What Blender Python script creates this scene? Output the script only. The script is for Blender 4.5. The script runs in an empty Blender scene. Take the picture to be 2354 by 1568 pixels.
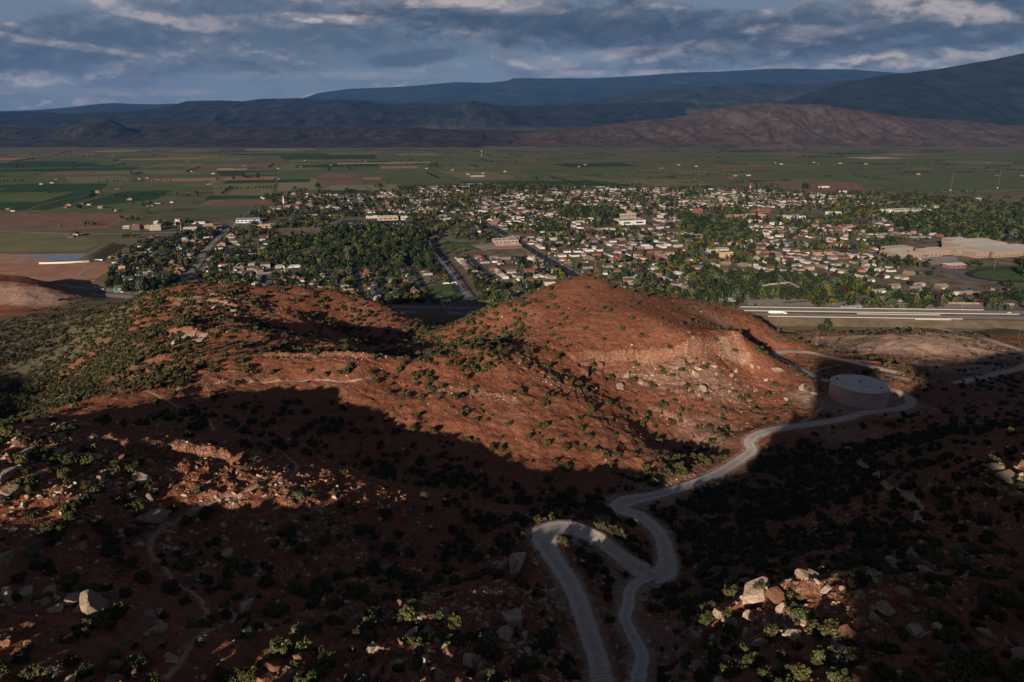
import bpy, math, random
import numpy as np
from mathutils import Vector, Matrix

# ------------------------------------------------------------------ camera, sky, sun, exposure
R = math.radians
CAM_H, PITCH, FPX = 220.0, R(17.6), 1569.0
SUN_AZ, SUN_EL = R(23.0), R(15.0)          # light travels towards +Y, 23 degrees to the right
scene = bpy.context.scene
col = scene.collection
camd = bpy.data.cameras.new('camera'); camd.sensor_width = 36.0; camd.lens = 36.0*FPX/2353.0
camd.clip_start = 1.0; camd.clip_end = 120000.0
cam = bpy.data.objects.new('camera', camd); col.objects.link(cam)
cam.location = (0, 0, CAM_H); cam.rotation_euler = (R(90)-PITCH, 0, 0)
scene.camera = cam
scene.view_settings.view_transform = 'Standard'
scene.view_settings.look = 'None'
scene.view_settings.exposure = 0.38
scene.view_settings.gamma = 1.0
scene.cycles.use_denoising = True
scene.cycles.max_bounces = 6
scene.cycles.diffuse_bounces = 3
scene.cycles.volume_bounces = 0
scene.cycles.transparent_max_bounces = 8

sun = bpy.data.lights.new('sun', 'SUN'); sun.energy = 5.0; sun.angle = R(0.53); sun.color = (1.0, 0.85, 0.68)
suno = bpy.data.objects.new('sun', sun); col.objects.link(suno)
travel = Vector((math.sin(SUN_AZ)*math.cos(SUN_EL), math.cos(SUN_AZ)*math.cos(SUN_EL), -math.sin(SUN_EL)))
suno.rotation_euler = travel.to_track_quat('-Z', 'Y').to_euler()
suno.location = (-200, -400, 600)

# ---- small node helper
class NT:
    def __init__(s, tree): s.t = tree; s.n = tree.nodes; s.l = tree.links
    def node(s, ty, **kw):
        n = s.n.new(ty)
        for k, v in kw.items():
            if k.startswith('i_'):
                key = k[2:]
                n.inputs[int(key) if key.isdigit() else key.replace('_', ' ')].default_value = v
            else: setattr(n, k, v)
        return n
    def put(s, sock, v):
        if hasattr(v, 'is_linked') or isinstance(v, bpy.types.NodeSocket): s.l.new(v, sock)
        else: sock.default_value = v
    def math(s, op, a, b=0.0, c=None, clamp=False):
        n = s.n.new('ShaderNodeMath'); n.operation = op; n.use_clamp = clamp
        s.put(n.inputs[0], a); s.put(n.inputs[1], b)
        if c is not None: s.put(n.inputs[2], c)
        return n.outputs[0]
    def mix(s, f, a, b, mode='MIX'):
        n = s.n.new('ShaderNodeMix'); n.data_type = 'RGBA'; n.blend_type = mode
        s.put(n.inputs[0], f)
        for k, v in ((6, a), (7, b)):
            if isinstance(v, tuple) and len(v) == 3: v = v+(1.0,)
            s.put(n.inputs[k], v)
        return n.outputs[2]
    def ramp(s, v, p0, p1, a=0.0, b=1.0):
        n = s.n.new('ShaderNodeMapRange'); n.interpolation_type = 'SMOOTHSTEP'
        s.put(n.inputs[0], v); n.inputs[1].default_value = p0; n.inputs[2].default_value = p1
        n.inputs[3].default_value = a; n.inputs[4].default_value = b
        return n.outputs[0]
    def noise(s, vec, scale, detail=4.0, rough=0.5, dist=0.0, dim='3D'):
        n = s.n.new('ShaderNodeTexNoise'); n.noise_dimensions = dim
        if vec is not None: s.l.new(vec, n.inputs['Vector'])
        n.inputs['Scale'].default_value = scale; n.inputs['Detail'].default_value = detail
        n.inputs['Roughness'].default_value = rough; n.inputs['Distortion'].default_value = dist
        return n.outputs['Fac']
    def mapping(s, vec, sc=(1, 1, 1), rot=(0, 0, 0), loc=(0, 0, 0)):
        n = s.n.new('ShaderNodeMapping'); s.l.new(vec, n.inputs[0])
        n.inputs['Scale'].default_value = sc; n.inputs['Rotation'].default_value = rot; n.inputs['Location'].default_value = loc
        return n.outputs[0]

world = bpy.data.worlds.new('World'); scene.world = world; world.use_nodes = True
def build_world():
    N = NT(world.node_tree); N.n.clear()
    out = N.node('ShaderNodeOutputWorld'); bg = N.node('ShaderNodeBackground')
    N.l.new(bg.outputs[0], out.inputs[0])
    sky = N.node('ShaderNodeTexSky'); sky.sky_type = 'NISHITA'; sky.sun_disc = False
    sky.sun_elevation = SUN_EL; sky.sun_rotation = math.pi+SUN_AZ; sky.altitude = 1600; sky.air_density = 1.0
    sky.dust_density = 0.6; sky.ozone_density = 1.5
    STR = 0.078
    tc = N.node('ShaderNodeTexCoord'); d = tc.outputs['Generated']
    sep = N.node('ShaderNodeSeparateXYZ'); N.l.new(d, sep.inputs[0])
    x, y, z = sep.outputs
    yc = N.math('MAXIMUM', N.math('ABSOLUTE', y), 0.15)
    U = N.math('DIVIDE', x, yc); W = N.math('DIVIDE', z, yc)
    zc = N.math('ADD', N.math('MAXIMUM', z, 0.0), 0.045)
    comb = N.node('ShaderNodeCombineXYZ')                    # flat cloud deck seen in perspective
    N.l.new(N.math('DIVIDE', x, zc), comb.inputs[0]); N.l.new(N.math('DIVIDE', y, zc), comb.inputs[1])
    deck = comb.outputs[0]
    comb2 = N.node('ShaderNodeCombineXYZ'); N.l.new(U, comb2.inputs[0]); N.l.new(N.math('MULTIPLY', W, 1.75), comb2.inputs[1])
    flat = comb2.outputs[0]
    n_big = N.noise(deck, 0.42, 6.0, 0.56, 0.3)
    n_mid = N.noise(N.mapping(flat, (.8, 1.3, 1)), 8.0, 8.0, 0.60, 0.5)
    n_fine = N.noise(N.mapping(flat, (1, 1.9, 1), (0, 0, R(-7))), 15.0, 9.0, 0.62, 0.6)
    n_wisp = N.noise(N.mapping(flat, (.55, 2.6, 1), (0, 0, R(5))), 13.0, 8.0, 0.62, 0.9)
    n_puff = N.noise(N.mapping(flat, (1, 1.15, 1)), 26.0, 7.0, 0.58, 0.4)
    def blob(cx, cy, sx, sy, rot=0.0, amp=1.0, wob=0.45):    # elongated cloud bank; centre given as slope from the camera's axis
        c, s_ = math.cos(rot), math.sin(rot)
        du = N.math('SUBTRACT', U, cx); dw = N.math('SUBTRACT', W, cy)
        a = N.math('DIVIDE', N.math('ADD', N.math('MULTIPLY', du, c), N.math('MULTIPLY', dw, s_)), sx)
        b = N.math('DIVIDE', N.math('SUBTRACT', N.math('MULTIPLY', dw, c), N.math('MULTIPLY', du, s_)), sy)
        r2 = N.math('ADD', N.math('MULTIPLY', a, a), N.math('MULTIPLY', b, b))
        r2 = N.math('ADD', r2, N.math('ADD', N.math('MULTIPLY', N.math('SUBTRACT', n_mid, 0.5), wob*6.0), N.math('MULTIPLY', N.math('SUBTRACT', n_puff, 0.5), 3.4)))
        return N.math('MULTIPLY', N.ramp(r2, 1.75, 0.1), amp)
    def uw(px, py):
        v = -(py-784)/FPX; dy = math.cos(PITCH)+math.sin(PITCH)*v
        return ((px-1176.5)/FPX/dy, (-math.sin(PITCH)+math.cos(PITCH)*v)/dy)
    def B(px, py, w, h, rot=0.0, amp=1.0, wob=0.45):
        c = uw(px, py); return blob(c[0], c[1], w/FPX, h/FPX, rot, amp, wob)
    def mx(L):
        o = L[0]
        for q in L[1:]: o = N.math('MAXIMUM', o, q)
        return o
    dark = mx([B(1500, 70, 760, 48, R(-3)), B(1150, 55, 260, 30, 0, .8), B(140, 110, 330, 60, R(5), .75), B(620, 60, 330, 60, R(0), .65),
               B(950, 132, 100, 17, R(6), .75), B(2000, 60, 480, 50, R(7), .9), B(2250, 60, 240, 60, R(14), .9),
               B(700, 130, 420, 24, R(3), .4), B(2150, 108, 330, 15, R(8), .6), B(350, 160, 300, 18, 0, .35)])
    light = mx([B(60, 190, 95, 24, 0, 1.0, .15), B(90, 95, 260, 8, R(-8), .5), B(300, 25, 180, 14, R(-12), .7), B(520, 55, 130, 16, 0, .45), B(790, 45, 150, 10, R(-3), .9), B(1060, 5, 200, 12, 0, .8),
                B(1170, 20, 110, 12, 0, .6), B(1240, 145, 70, 13, 0, .8), B(1440, 133, 60, 11, 0, .7), B(1600, 112, 300, 14, R(4), .35),
                B(2080, 140, 150, 18, R(3), 1.0, .3), B(1900, 150, 200, 10, R(4), .8), B(2110, 20, 180, 22, R(-4), .75), B(2200, 125, 180, 16, R(2), .7),
                B(1980, 62, 120, 10, R(10), .6), B(1830, 72, 90, 12, 0, .6), B(1500, 170, 220, 7, 0, .6), B(250, 212, 200, 8, 0, .4), B(700, 175, 260, 9, 0, .35), B(1300, 196, 200, 6, 0, .5)])
    def cl(dx, dy, sc, st, rot=-4, det=9.0, ro=.56):         # cumulus field; a shifted sample tells the lit crown from the dark base
        return N.noise(N.mapping(flat, (1, st, 1), (0, 0, R(rot)), (dx, dy, 0)), sc, det, ro, .25)
    a1 = cl(0, 0, 6.5, 1.45); a2 = cl(-.010, .036, 6.5, 1.45); b1 = cl(3.1, 1.7, 16.0, 1.3, 6); b2 = cl(3.1-.004, 1.7+.015, 16.0, 1.3, 6)
    rel = N.math('ADD', N.math('SUBTRACT', a1, a2), N.math('MULTIPLY', N.math('SUBTRACT', b1, b2), .75))
    crown = N.ramp(rel, .05, .22); under = N.ramp(rel, -.005, -.11)
    body = N.ramp(N.math('ADD', a1, N.math('MULTIPLY', N.math('SUBTRACT', b1, .5), .5)), .44, .60)
    sky_c = N.mix(N.ramp(W, 0.03, 0.13), (2.55, 2.90, 3.25), (1.85, 2.30, 2.80))
    sky_c = N.mix(.10, sky_c, N.mix(1.0, sky.outputs[0], (0.50, 0.60, 0.80), 'MULTIPLY'))
    c = N.mix(N.math('MULTIPLY', body, .72), sky_c, (2.05, 2.25, 2.50))
    c = N.mix(N.math('MULTIPLY', under, N.math('MULTIPLY', body, N.ramp(W, .02, .12, .3, .75))), c, (0.98, 1.22, 1.56))
    dk = N.math('MULTIPLY', dark, N.ramp(b1, .28, .72, 1.0, .80))
    c = N.mix(N.math('MULTIPLY', dk, 0.97), c, N.mix(N.ramp(rel, -.10, .22), (0.46, 0.66, 0.95), (0.95, 1.14, 1.42)))
    lt = N.math('MULTIPLY', N.math('MAXIMUM', N.math('MULTIPLY', light, N.ramp(b1, .38, .58, .25, 1.0)), N.math('MULTIPLY', N.math('MULTIPLY', crown, body), N.math('SUBTRACT', .62, N.math('MULTIPLY', dark, .60)))), 1.0)
    c4 = N.mix(N.math('MULTIPLY', lt, N.ramp(rel, -.08, .06, .45, .95)), c, (6.6, 5.6, 5.1))
    over = N.ramp(z, 0.17, 0.34)                             # unseen cloud deck overhead and behind, made dark to keep shadows deep
    behind = N.ramp(y, 0.30, -0.1)
    c5 = N.mix(over, c4, N.mix(n_big, (0.24, 0.29, 0.42), (0.50, 0.57, 0.72)))
    c6 = N.mix(behind, c5, N.mix(n_big, (0.38, 0.43, 0.56), (0.85, 0.88, 0.95)))
    c7 = N.mix(N.ramp(z, 0.0, -0.06), c6, (0.30, 0.28, 0.26))
    N.l.new(c7, bg.inputs[0]); bg.inputs[1].default_value = STR
build_world()

# ------------------------------------------------------------------ pixel of the photograph (2353 wide) -> direction / ground
def pdir(px, py):
    v = -(py-784.0)/FPX
    return np.array([(px-1176.5)/FPX, math.cos(PITCH)+math.sin(PITCH)*v, -math.sin(PITCH)+math.cos(PITCH)*v])
def atY(px, py, Y):
    d = pdir(px, py); t = Y/d[1]; return (d[0]*t, Y, CAM_H+d[2]*t)
def gnd(px, py, z=0.0):
    d = pdir(px, py); t = (z-CAM_H)/d[2]; return (d[0]*t, d[1]*t)
def toD(x, y, z):
    cp, sp = math.cos(PITCH), math.sin(PITCH); dz = np.asarray(z)-CAM_H
    dep = np.asarray(y)*cp-dz*sp; up = np.asarray(y)*sp+dz*cp
    dep = np.maximum(dep, 1.0)
    return 1176.5+FPX*np.asarray(x)/dep, 784-FPX*up/dep, dep

# ------------------------------------------------------------------ noise
_rng = np.random.RandomState(7); _TAB = _rng.rand(8, 256, 256)
def vn(x, y, s=0):
    t = _TAB[s % 8]
    xi = np.floor(x).astype(np.int64); yi = np.floor(y).astype(np.int64); fx = x-xi; fy = y-yi
    fx = fx*fx*(3-2*fx); fy = fy*fy*(3-2*fy)
    a = t[xi & 255, yi & 255]; b = t[(xi+1) & 255, yi & 255]; c = t[xi & 255, (yi+1) & 255]; d = t[(xi+1) & 255, (yi+1) & 255]
    return a+(b-a)*fx+(c-a)*fy+(a-b-c+d)*fx*fy
def fbm(x, y, oct=4, s=0, g=.5):
    o = 0; a = 1; n = 0; cx, sx = math.cos(.6), math.sin(.6)
    for k in range(oct):
        o = o+a*vn(x, y, s+k); n += a; a *= g
        x, y = (x*cx-y*sx)*2.03+17.3, (x*sx+y*cx)*2.03+5.1
    return o/n
def ridged(x, y, oct=4, s=0, g=.5):
    o = 0; a = 1; n = 0; cx, sx = math.cos(.7), math.sin(.7)
    for k in range(oct):
        o = o+a*(1-np.abs(2*vn(x, y, s+k)-1)); n += a; a *= g
        x, y = (x*cx-y*sx)*2.03+11.3, (x*sx+y*cx)*2.03+3.7
    return o/n
def sstep(a, b, x):
    t = np.clip((x-a)/(b-a), 0, 1); return t*t*(3-2*t)

# ------------------------------------------------------------------ near hills: control points (photo position, distance)
CT = []
def C(px, py, Y): CT.append(atY(px, py, Y))
def Z(px, py, z):
    x, y = gnd(px, py, z); CT.append((x, y, z))
def Wp(x, y, z): CT.append((x, y, z))
# hill A (far dome, right)
for p in [(1322, 636, 538), (1350, 634, 540), (1375, 638, 538), (1408, 654, 540), (1459, 667, 541), (1500, 676, 541), (1288, 648, 531), (1253, 668, 518), (1229, 680, 506), (1185, 697, 491), (1126, 720, 478), (1058, 752, 464), (1546, 686, 545), (1608, 699, 545), (1660, 714, 545), (1707, 724, 546), (1759, 745, 551), (1800, 768, 556),
          (1500, 720, 455), (1400, 690, 480), (1320, 720, 455), (1420, 760, 425), (1550, 740, 450), (1650, 762, 450), (1600, 787, 413), (1500, 800, 412), (1380, 815, 402), (1700, 784, 430),
          (1600, 822, 404), (1480, 838, 402), (1380, 850, 392), (1700, 825, 425), (1740, 800, 470), (1150, 752, 462), (1080, 778, 450), (1030, 797, 440),
          (1250, 800, 400), (1180, 780, 425)]: C(*p)
# gully between A and B, foot of A
for p in [(1250, 842, 372), (1330, 880, 366), (1400, 915, 358), (1480, 962, 345), (1560, 1000, 333), (1620, 1045, 312), (1560, 900, 372), (1680, 900, 388), (1650, 980, 344),
          (1780, 960, 358), (1800, 880, 410), (1870, 890, 405), (1850, 940, 374)]: C(*p)
# hill B
for p in [(1000, 817, 348), (1080, 812, 357), (1150, 805, 364), (850, 820, 338), (700, 818, 333), (600, 826, 326), (520, 842, 316), (700, 860, 315), (900, 870, 325), (1100, 870, 340),
          (1250, 930, 322), (1100, 960, 302), (900, 950, 292), (750, 930, 292), (620, 900, 300), (1300, 1020, 290), (1450, 1080, 274), (1000, 1040, 270), (860, 1000, 276),
          (1420, 1000, 308)]: C(*p)
# bowl between B and the rocky foreground ridge
for p in [(550, 965, 262), (680, 1010, 252), (800, 1062, 246), (900, 1090, 244), (1000, 1112, 243), (1100, 1140, 240), (1200, 1155, 240), (1300, 1160, 241), (450, 930, 272), (420, 890, 288)]: C(*p)
# ridge D and its dark gully, ridge C, dark valley
for p in [(560, 760, 398), (480, 770, 392), (430, 765, 396), (640, 770, 402), (740, 785, 402), (850, 800, 398), (940, 808, 392), (560, 800, 362), (700, 812, 358), (850, 822, 356),
          (960, 822, 360), (430, 667, 520), (480, 665, 525), (560, 665, 530), (650, 680, 530), (740, 680, 545), (850, 695, 560), (900, 710, 566), (945, 735, 575),
          (850, 780, 505), (940, 788, 512), (720, 760, 480), (600, 740, 470), (640, 720, 490), (800, 740, 530), (480, 720, 460)]: C(*p)
for p in [(990, 770, 35), (1010, 745, 14), (930, 752, 20), (1060, 745, 20), (1000, 728, 4)]: Z(*p)
# left flank and left valley
for p in [(380, 860, 318), (350, 830, 345), (380, 800, 372), (300, 690, 545), (350, 675, 530), (300, 740, 470), (330, 780, 405), (200, 920, 300), (280, 890, 300), (250, 960, 245),
          (330, 930, 262), (270, 840, 370)]: C(*p)
for p in [(0, 720, 15), (80, 730, 17), (160, 735, 20), (220, 715, 22), (0, 780, 24), (100, 800, 28), (0, 850, 38), (80, 870, 42), (180, 800, 33), (0, 920, 60), (60, 960, 72), (250, 715, 36), (130, 900, 57)]: Z(*p)
# foreground relief, given by how far it stands out of the shade line BL along the sun's rays
BLa = [-900, -700, -500, -330, -262, -250, -229, -208, -189, -165, -144, -114, -87, -60, -44, -36, -24, -17, 3, 23, 40, 57, 114, 179, 242, 400]
BLb = [120, 128, 134, 138, 142, 160, 163.5, 162, 157, 151, 146.5, 141.5, 138, 138.5, 139, 142, 150, 157, 165, 172, 186, 195, 202, 216, 235, 250]
_sa, _ca, _tE = math.sin(SUN_AZ), math.cos(SUN_AZ), math.tan(SUN_EL)
def BL(a): return np.interp(a, BLa, BLb)
def CB(px, py, off):
    d = pdir(px, py); k = d[0]/d[1]; r = d[2]/d[1]; Y = 150.0
    for _ in range(60):
        a = Y*(k*_ca-_sa)
        Yn = (BL(a)+off-CAM_H)/(r+(k*_sa+_ca)*_tE); Y = 0.6*Y+0.4*min(max(Yn, 60), 400)
    CT.append(atY(px, py, Y))
for p in [(0, 1005, 2), (100, 1000, 2), (200, 985, 2), (300, 1000, 2.5), (400, 1015, 3.5), (500, 1040, 4), (560, 1040, 3.5), (650, 1075, 4.5), (750, 1110, 5.5), (850, 1140, 5), (1000, 1170, 3),
          (1130, 1190, 0), (0, 1100, 0), (150, 1110, 0), (300, 1100, 0), (450, 1120, 0), (600, 1150, 2), (750, 1180, 2), (900, 1200, 0.5), (1050, 1215, -1)]: CB(*p)
# foreground bench
for p in [(0, 1250, -7), (150, 1260, -7), (300, 1250, -8), (450, 1260, -8), (600, 1270, -6), (750, 1280, -3), (900, 1270, -3), (1050, 1280, -2), (1150, 1260, 1), (1200, 1300, 0),
          (50, 1350, -3), (350, 1340, -5), (600, 1340, -4), (800, 1350, -2), (0, 1400, 0), (220, 1400, 0.5), (450, 1400, -1), (650, 1400, 0), (850, 1400, 3.2), (1000, 1400, 3.5), (1130, 1400, 3), (1230, 1400, 0), (0, 1568, 3), (250, 1568, 3), (500, 1568, 3),
          (200, 1480, 3.5), (500, 1480, 3), (800, 1480, 4), (750, 1568, 3.5), (950, 1568, 3), (1150, 1568, 0), (1260, 1568, -2), (1050, 1490, 2), (1180, 1480, 0.5)]: CB(*p)
# gravel road corridor
for p in [(1380, 1568, 128), (1345, 1450, 144), (1310, 1340, 162), (1270, 1270, 175), (1260, 1225, 186), (1310, 1215, 191), (1400, 1260, 186), (1470, 1310, 180), (1520, 1320, 182), (1530, 1260, 196),
          (1500, 1200, 218), (1440, 1170, 236), (1440, 1155, 243), (1560, 1125, 257), (1640, 1085, 279), (1700, 1060, 292), (1735, 1010, 316), (1800, 985, 334), (1900, 965, 356), (1980, 950, 368),
          (2070, 935, 384), (2090, 915, 395), (2050, 890, 410), (2000, 880, 425), (1880, 872, 432), (1820, 845, 468), (1785, 818, 510), (1830, 808, 520), (1950, 830, 478), (2050, 845, 462),
          (1971, 905, 398), (1971, 930, 386), (1400, 1400, 152), (1330, 1290, 178)]: C(*p)
# wash right of road, ravine, right hill
for p in [(1450, 1450, 142), (1480, 1568, 122), (1560, 1400, 160), (1600, 1250, 206), (1700, 1180, 244), (1750, 1120, 270), (1820, 1060, 298), (1950, 1010, 330), (2100, 970, 350), (2200, 940, 372), (2280, 915, 392),
          (1640, 1330, 166), (1900, 1250, 168), (2050, 1100, 240), (1900, 1130, 246), (2150, 1000, 285), (2250, 960, 315), (2353, 920, 320)]: C(*p)
for p in [(1700, 1380, 127), (1800, 1370, 119), (1750, 1350, 136), (1850, 1400, 113), (1950, 1360, 115), (2050, 1390, 107), (2150, 1480, 97), (1700, 1450, 117), (1620, 1500, 118), (1600, 1568, 110), (1800, 1568, 93), (2000, 1568, 89),
          (2200, 1568, 87), (2353, 1568, 88), (2353, 1400, 107), (2200, 1400, 106), (2300, 1250, 143), (2100, 1250, 150), (2353, 1130, 178), (2353, 1050, 207), (2300, 1100, 188), (2200, 1120, 196), (2250, 1030, 236), (2353, 960, 285)]: C(*p)
# fan behind the tank, mound
for p in [(2200, 880, 42), (2330, 860, 38), (2300, 830, 30), (2353, 800, 21), (2200, 845, 33), (1830, 790, 27), (1850, 770, 17), (1900, 790, 22), (1900, 760, 10), (2000, 765, 12), (2100, 757, 12),
          (1970, 800, 27), (1990, 775, 27), (2100, 772, 28), (2200, 783, 26), (2270, 800, 22), (2050, 800, 34), (2150, 815, 33), (2250, 770, 10), (2353, 765, 8), (1800, 780, 24), (2340, 775, 12), (1950, 765, 10)]: Z(*p)
# tan hill beside the freeway, far left
for p in [(0, 648, 850), (60, 655, 850), (120, 668, 845), (180, 686, 838)]: C(*p)
for p in [(0, 712, 14), (120, 708, 11), (230, 700, 8)]: Z(*p)
# outside the frame
for q in [(-150, 30, 148), (-60, 20, 134), (30, 20, 136), (120, 30, 150), (220, 60, 160), (-260, 60, 120), (-300, 160, 100), (-330, 260, 90), (-420, 340, 60), (-520, 480, 35), (-620, 600, 20), (-650, 760, 14),
          (-680, 860, 32), (320, 120, 150), (330, 220, 130), (380, 330, 95), (430, 430, 55), (500, 540, 28), (540, 640, 12), (560, 760, 0), (0, -30, 138), (-420, 80, 100), (-550, 220, 85), (-650, 400, 45),
          (450, 200, 130), (560, 350, 90), (620, 520, 30)]: Wp(*q)
for X in range(-560, 640, 60):
    Wp(X, 745 if X > -300 else 905, -3.0)
CT = np.array(CT)
def tps(P, reg):
    n = len(P); XY = P[:, :2]/100.0
    d = np.sqrt(((XY[:, None]-XY[None])**2).sum(-1))+1e-9
    K = d*d*np.log(d)+np.eye(n)*reg
    A = np.zeros((n+3, n+3)); A[:n, :n] = K; A[:n, n] = 1; A[:n, n+1:] = XY; A[n, :n] = 1; A[n+1:, :n] = XY.T
    w = np.linalg.solve(A, np.concatenate([P[:, 2], [0, 0, 0]]))
    def f(x, y):
        x = x/100.0; y = y/100.0; o = w[n]+w[n+1]*x+w[n+2]*y
        for i in range(n):
            d2 = (x-XY[i, 0])**2+(y-XY[i, 1])**2+1e-12
            o = o+w[i]*0.5*d2*np.log(d2)
        return o
    return f
TPS = tps(CT, 0.002)
CX = np.arange(-760, 761, 5.0); CY = np.arange(-60, 941, 5.0)
CZ = TPS(*np.meshgrid(CX, CY, indexing='ij'))
class Grid:
    def __init__(s, xs, ys, z): s.xs = xs; s.ys = ys; s.z = z
    def __call__(s, x, y):
        x = np.clip(np.asarray(x, float), s.xs[0], s.xs[-1]-1e-6); y = np.clip(np.asarray(y, float), s.ys[0], s.ys[-1]-1e-6)
        i = np.clip(np.searchsorted(s.xs, x, 'right')-1, 0, len(s.xs)-2); j = np.clip(np.searchsorted(s.ys, y, 'right')-1, 0, len(s.ys)-2)
        fx = (x-s.xs[i])/(s.xs[i+1]-s.xs[i]); fy = (y-s.ys[j])/(s.ys[j+1]-s.ys[j])
        z = s.z
        return z[i, j]*(1-fx)*(1-fy)+z[i+1, j]*fx*(1-fy)+z[i, j+1]*(1-fx)*fy+z[i+1, j+1]*fx*fy
base = Grid(CX, CY, CZ)
def cast(pts, H, t0=60.0, t1=1500.0):
    """photo positions -> points on the height function H (first hit), valley floor at z=0"""
    D = np.array([pdir(*p) for p in pts]); n = len(D); hit = np.full(n, np.nan)
    t = np.full(n, t0); prev = t.copy(); done = np.zeros(n, bool)
    while not done.all() and t.max() < 60000:
        prev = t.copy(); t = np.where(done, t, t+np.maximum(1.0, t*0.002))
        x = D[:, 0]*t; y = D[:, 1]*t; z = CAM_H+D[:, 2]*t
        g = np.where((y < 930) & (np.abs(x) < 755), np.maximum(H(x, y), 0.0), 0.0)
        below = (~done) & (z <= g)
        if below.any():
            lo = prev[below]; hi = t[below]; d = D[below]
            for _ in range(10):
                m = (lo+hi)/2; xx = d[:, 0]*m; yy = d[:, 1]*m; zz = CAM_H+d[:, 2]*m
                gg = np.where((yy < 930) & (np.abs(xx) < 755), np.maximum(H(xx, yy), 0.0), 0.0)
                u = zz <= gg; hi = np.where(u, m, hi); lo = np.where(u, lo, m)
            t[below] = hi; done |= below
    return np.stack([D[:, 0]*t, D[:, 1]*t, CAM_H+D[:, 2]*t], 1)

# ------------------------------------------------------------------ near hills: fine grid with ledges, gullies and graded roads
def axis(lo, hi, smin, k):
    p = [0.0]
    while p[-1] < hi: p.append(p[-1]+max(smin, k*abs(p[-1])))
    q = [0.0]
    while q[-1] > lo: q.append(q[-1]-max(smin, k*abs(q[-1])))
    return np.array(q[::-1][:-1]+p)
GX = axis(-740, 700, 0.75, 0.005)
ys = [-40.0]
while ys[-1] < 925: ys.append(ys[-1]+(4.0 if ys[-1] < 60 else max(0.62, 0.0030*ys[-1])))
GY = np.array(ys)
MX, MY = np.meshgrid(GX, GY, indexing='ij')
GZ = base(MX, MY)
def smooth_line(P, step=1.0):
    P = np.asarray(P, float); out = []
    for i in range(len(P)-1):
        p0 = P[max(i-1, 0)]; p1 = P[i]; p2 = P[i+1]; p3 = P[min(i+2, len(P)-1)]
        n = max(2, int(np.linalg.norm(p2-p1)/step))
        for k in range(n):
            t = k/n
            out.append(0.5*((2*p1)+(-p0+p2)*t+(2*p0-5*p1+4*p2-p3)*t*t+(-p0+3*p1-3*p2+p3)*t**3))
    out.append(P[-1]); return np.array(out)
def near_line(L, rad):
    """distance from every grid node to a polyline sampled about every metre, and the sample index (only within rad)"""
    D = np.full(GZ.shape, 1e9); I = np.zeros(GZ.shape, np.int32)
    for k, p in enumerate(L):
        i0, i1 = np.searchsorted(GX, [p[0]-rad, p[0]+rad]); j0, j1 = np.searchsorted(GY, [p[1]-rad, p[1]+rad])
        if i1 <= i0 or j1 <= j0: continue
        d = np.hypot(MX[i0:i1, j0:j1]-p[0], MY[i0:i1, j0:j1]-p[1]); s = D[i0:i1, j0:j1]; m = d < s
        s[m] = d[m]; I[i0:i1, j0:j1][m] = k
    return D, I
def blobs(L, soft=1.0):
    """sum of soft ellipses on the ground, each given as photo position and radii in metres"""
    P = cast([(a[0], a[1]) for a in L], base); o = np.zeros(GZ.shape)
    for p, a in zip(P, L):
        rx, ry = a[2], a[3]
        i0, i1 = np.searchsorted(GX, [p[0]-2.2*rx, p[0]+2.2*rx]); j0, j1 = np.searchsorted(GY, [p[1]-2.2*ry, p[1]+2.2*ry])
        x = (MX[i0:i1, j0:j1]-p[0])/rx; y = (MY[i0:i1, j0:j1]-p[1])/ry
        o[i0:i1, j0:j1] = np.maximum(o[i0:i1, j0:j1], (a[4] if len(a) > 4 else 1.0)*sstep(1.6, .5, np.hypot(x, y)+0.9*(fbm(MX[i0:i1, j0:j1]/7, MY[i0:i1, j0:j1]/7, 3, 2)-.5)))
    return o
ROADS = {}
ROADS['main'] = ([(1392, 1625), (1378, 1545), (1352, 1450), (1315, 1350), (1272, 1283), (1250, 1242), (1262, 1218), (1300, 1212), (1360, 1230), (1415, 1270), (1465, 1306), (1503, 1325), (1531, 1308), (1529, 1262), (1508, 1218),
                  (1468, 1185), (1424, 1170), (1440, 1153), (1510, 1137), (1580, 1116), (1649, 1088), (1697, 1058), (1726, 1036), (1722, 1012), (1759, 991), (1820, 981), (1923, 966), (1992, 948), (2075, 938), (2093, 922), (2074, 905), (2036, 892),
                  (1970, 882), (1906, 876), (1875, 868), (1841, 850), (1800, 831), (1779, 820), (1790, 810), (1827, 808), (1872, 813), (1940, 827), (1992, 840), (2060, 856)], 6.0)
ROADS['side'] = ([(1498, 1326), (1462, 1340), (1446, 1364), (1444, 1390), (1436, 1418), (1452, 1457), (1476, 1505), (1468, 1557), (1460, 1610)], 3.8)
ROADS['east'] = ([(2195, 882), (2235, 872), (2285, 860), (2340, 847), (2368, 828), (2345, 806), (2300, 790), (2259, 777), (2197, 764), (2150, 752)], 6.5)
TRAILS = [[(655, 1045), (682, 1064), (665, 1094), (610, 1113), (560, 1132), (514, 1147), (428, 1185), (370, 1209), (346, 1247), (350, 1281), (380, 1315), (411, 1350), (456, 1377), (483, 1422), (476, 1456), (428, 1500), (380, 1560)],
          [(340, 905), (390, 925), (445, 944), (476, 968), (493, 992)], [(470, 890), (493, 885), (565, 880), (634, 875), (696, 870), (807, 878), (850, 875)],
          [(1945, 1015), (1954, 1039), (2002, 1083), (2028, 1112), (2095, 1151), (2112, 1175), (2108, 1213)],
          [(1820, 985), (1890, 940)], [(1880, 760), (1876, 790), (1886, 808)], [(1985, 812), (2060, 792), (2130, 772), (2200, 768)], [(2120, 820), (2130, 795), (2175, 770)], [(2230, 800), (2222, 780), (2190, 768)],
          [(1940, 827), (2040, 838), (2130, 826), (2250, 830), (2350, 815)], [(1840, 770), (1866, 764), (1900, 766), (1990, 770), (2150, 768)], [(1830, 865), (1880, 850), (1930, 838)]]
lines = {}
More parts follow.
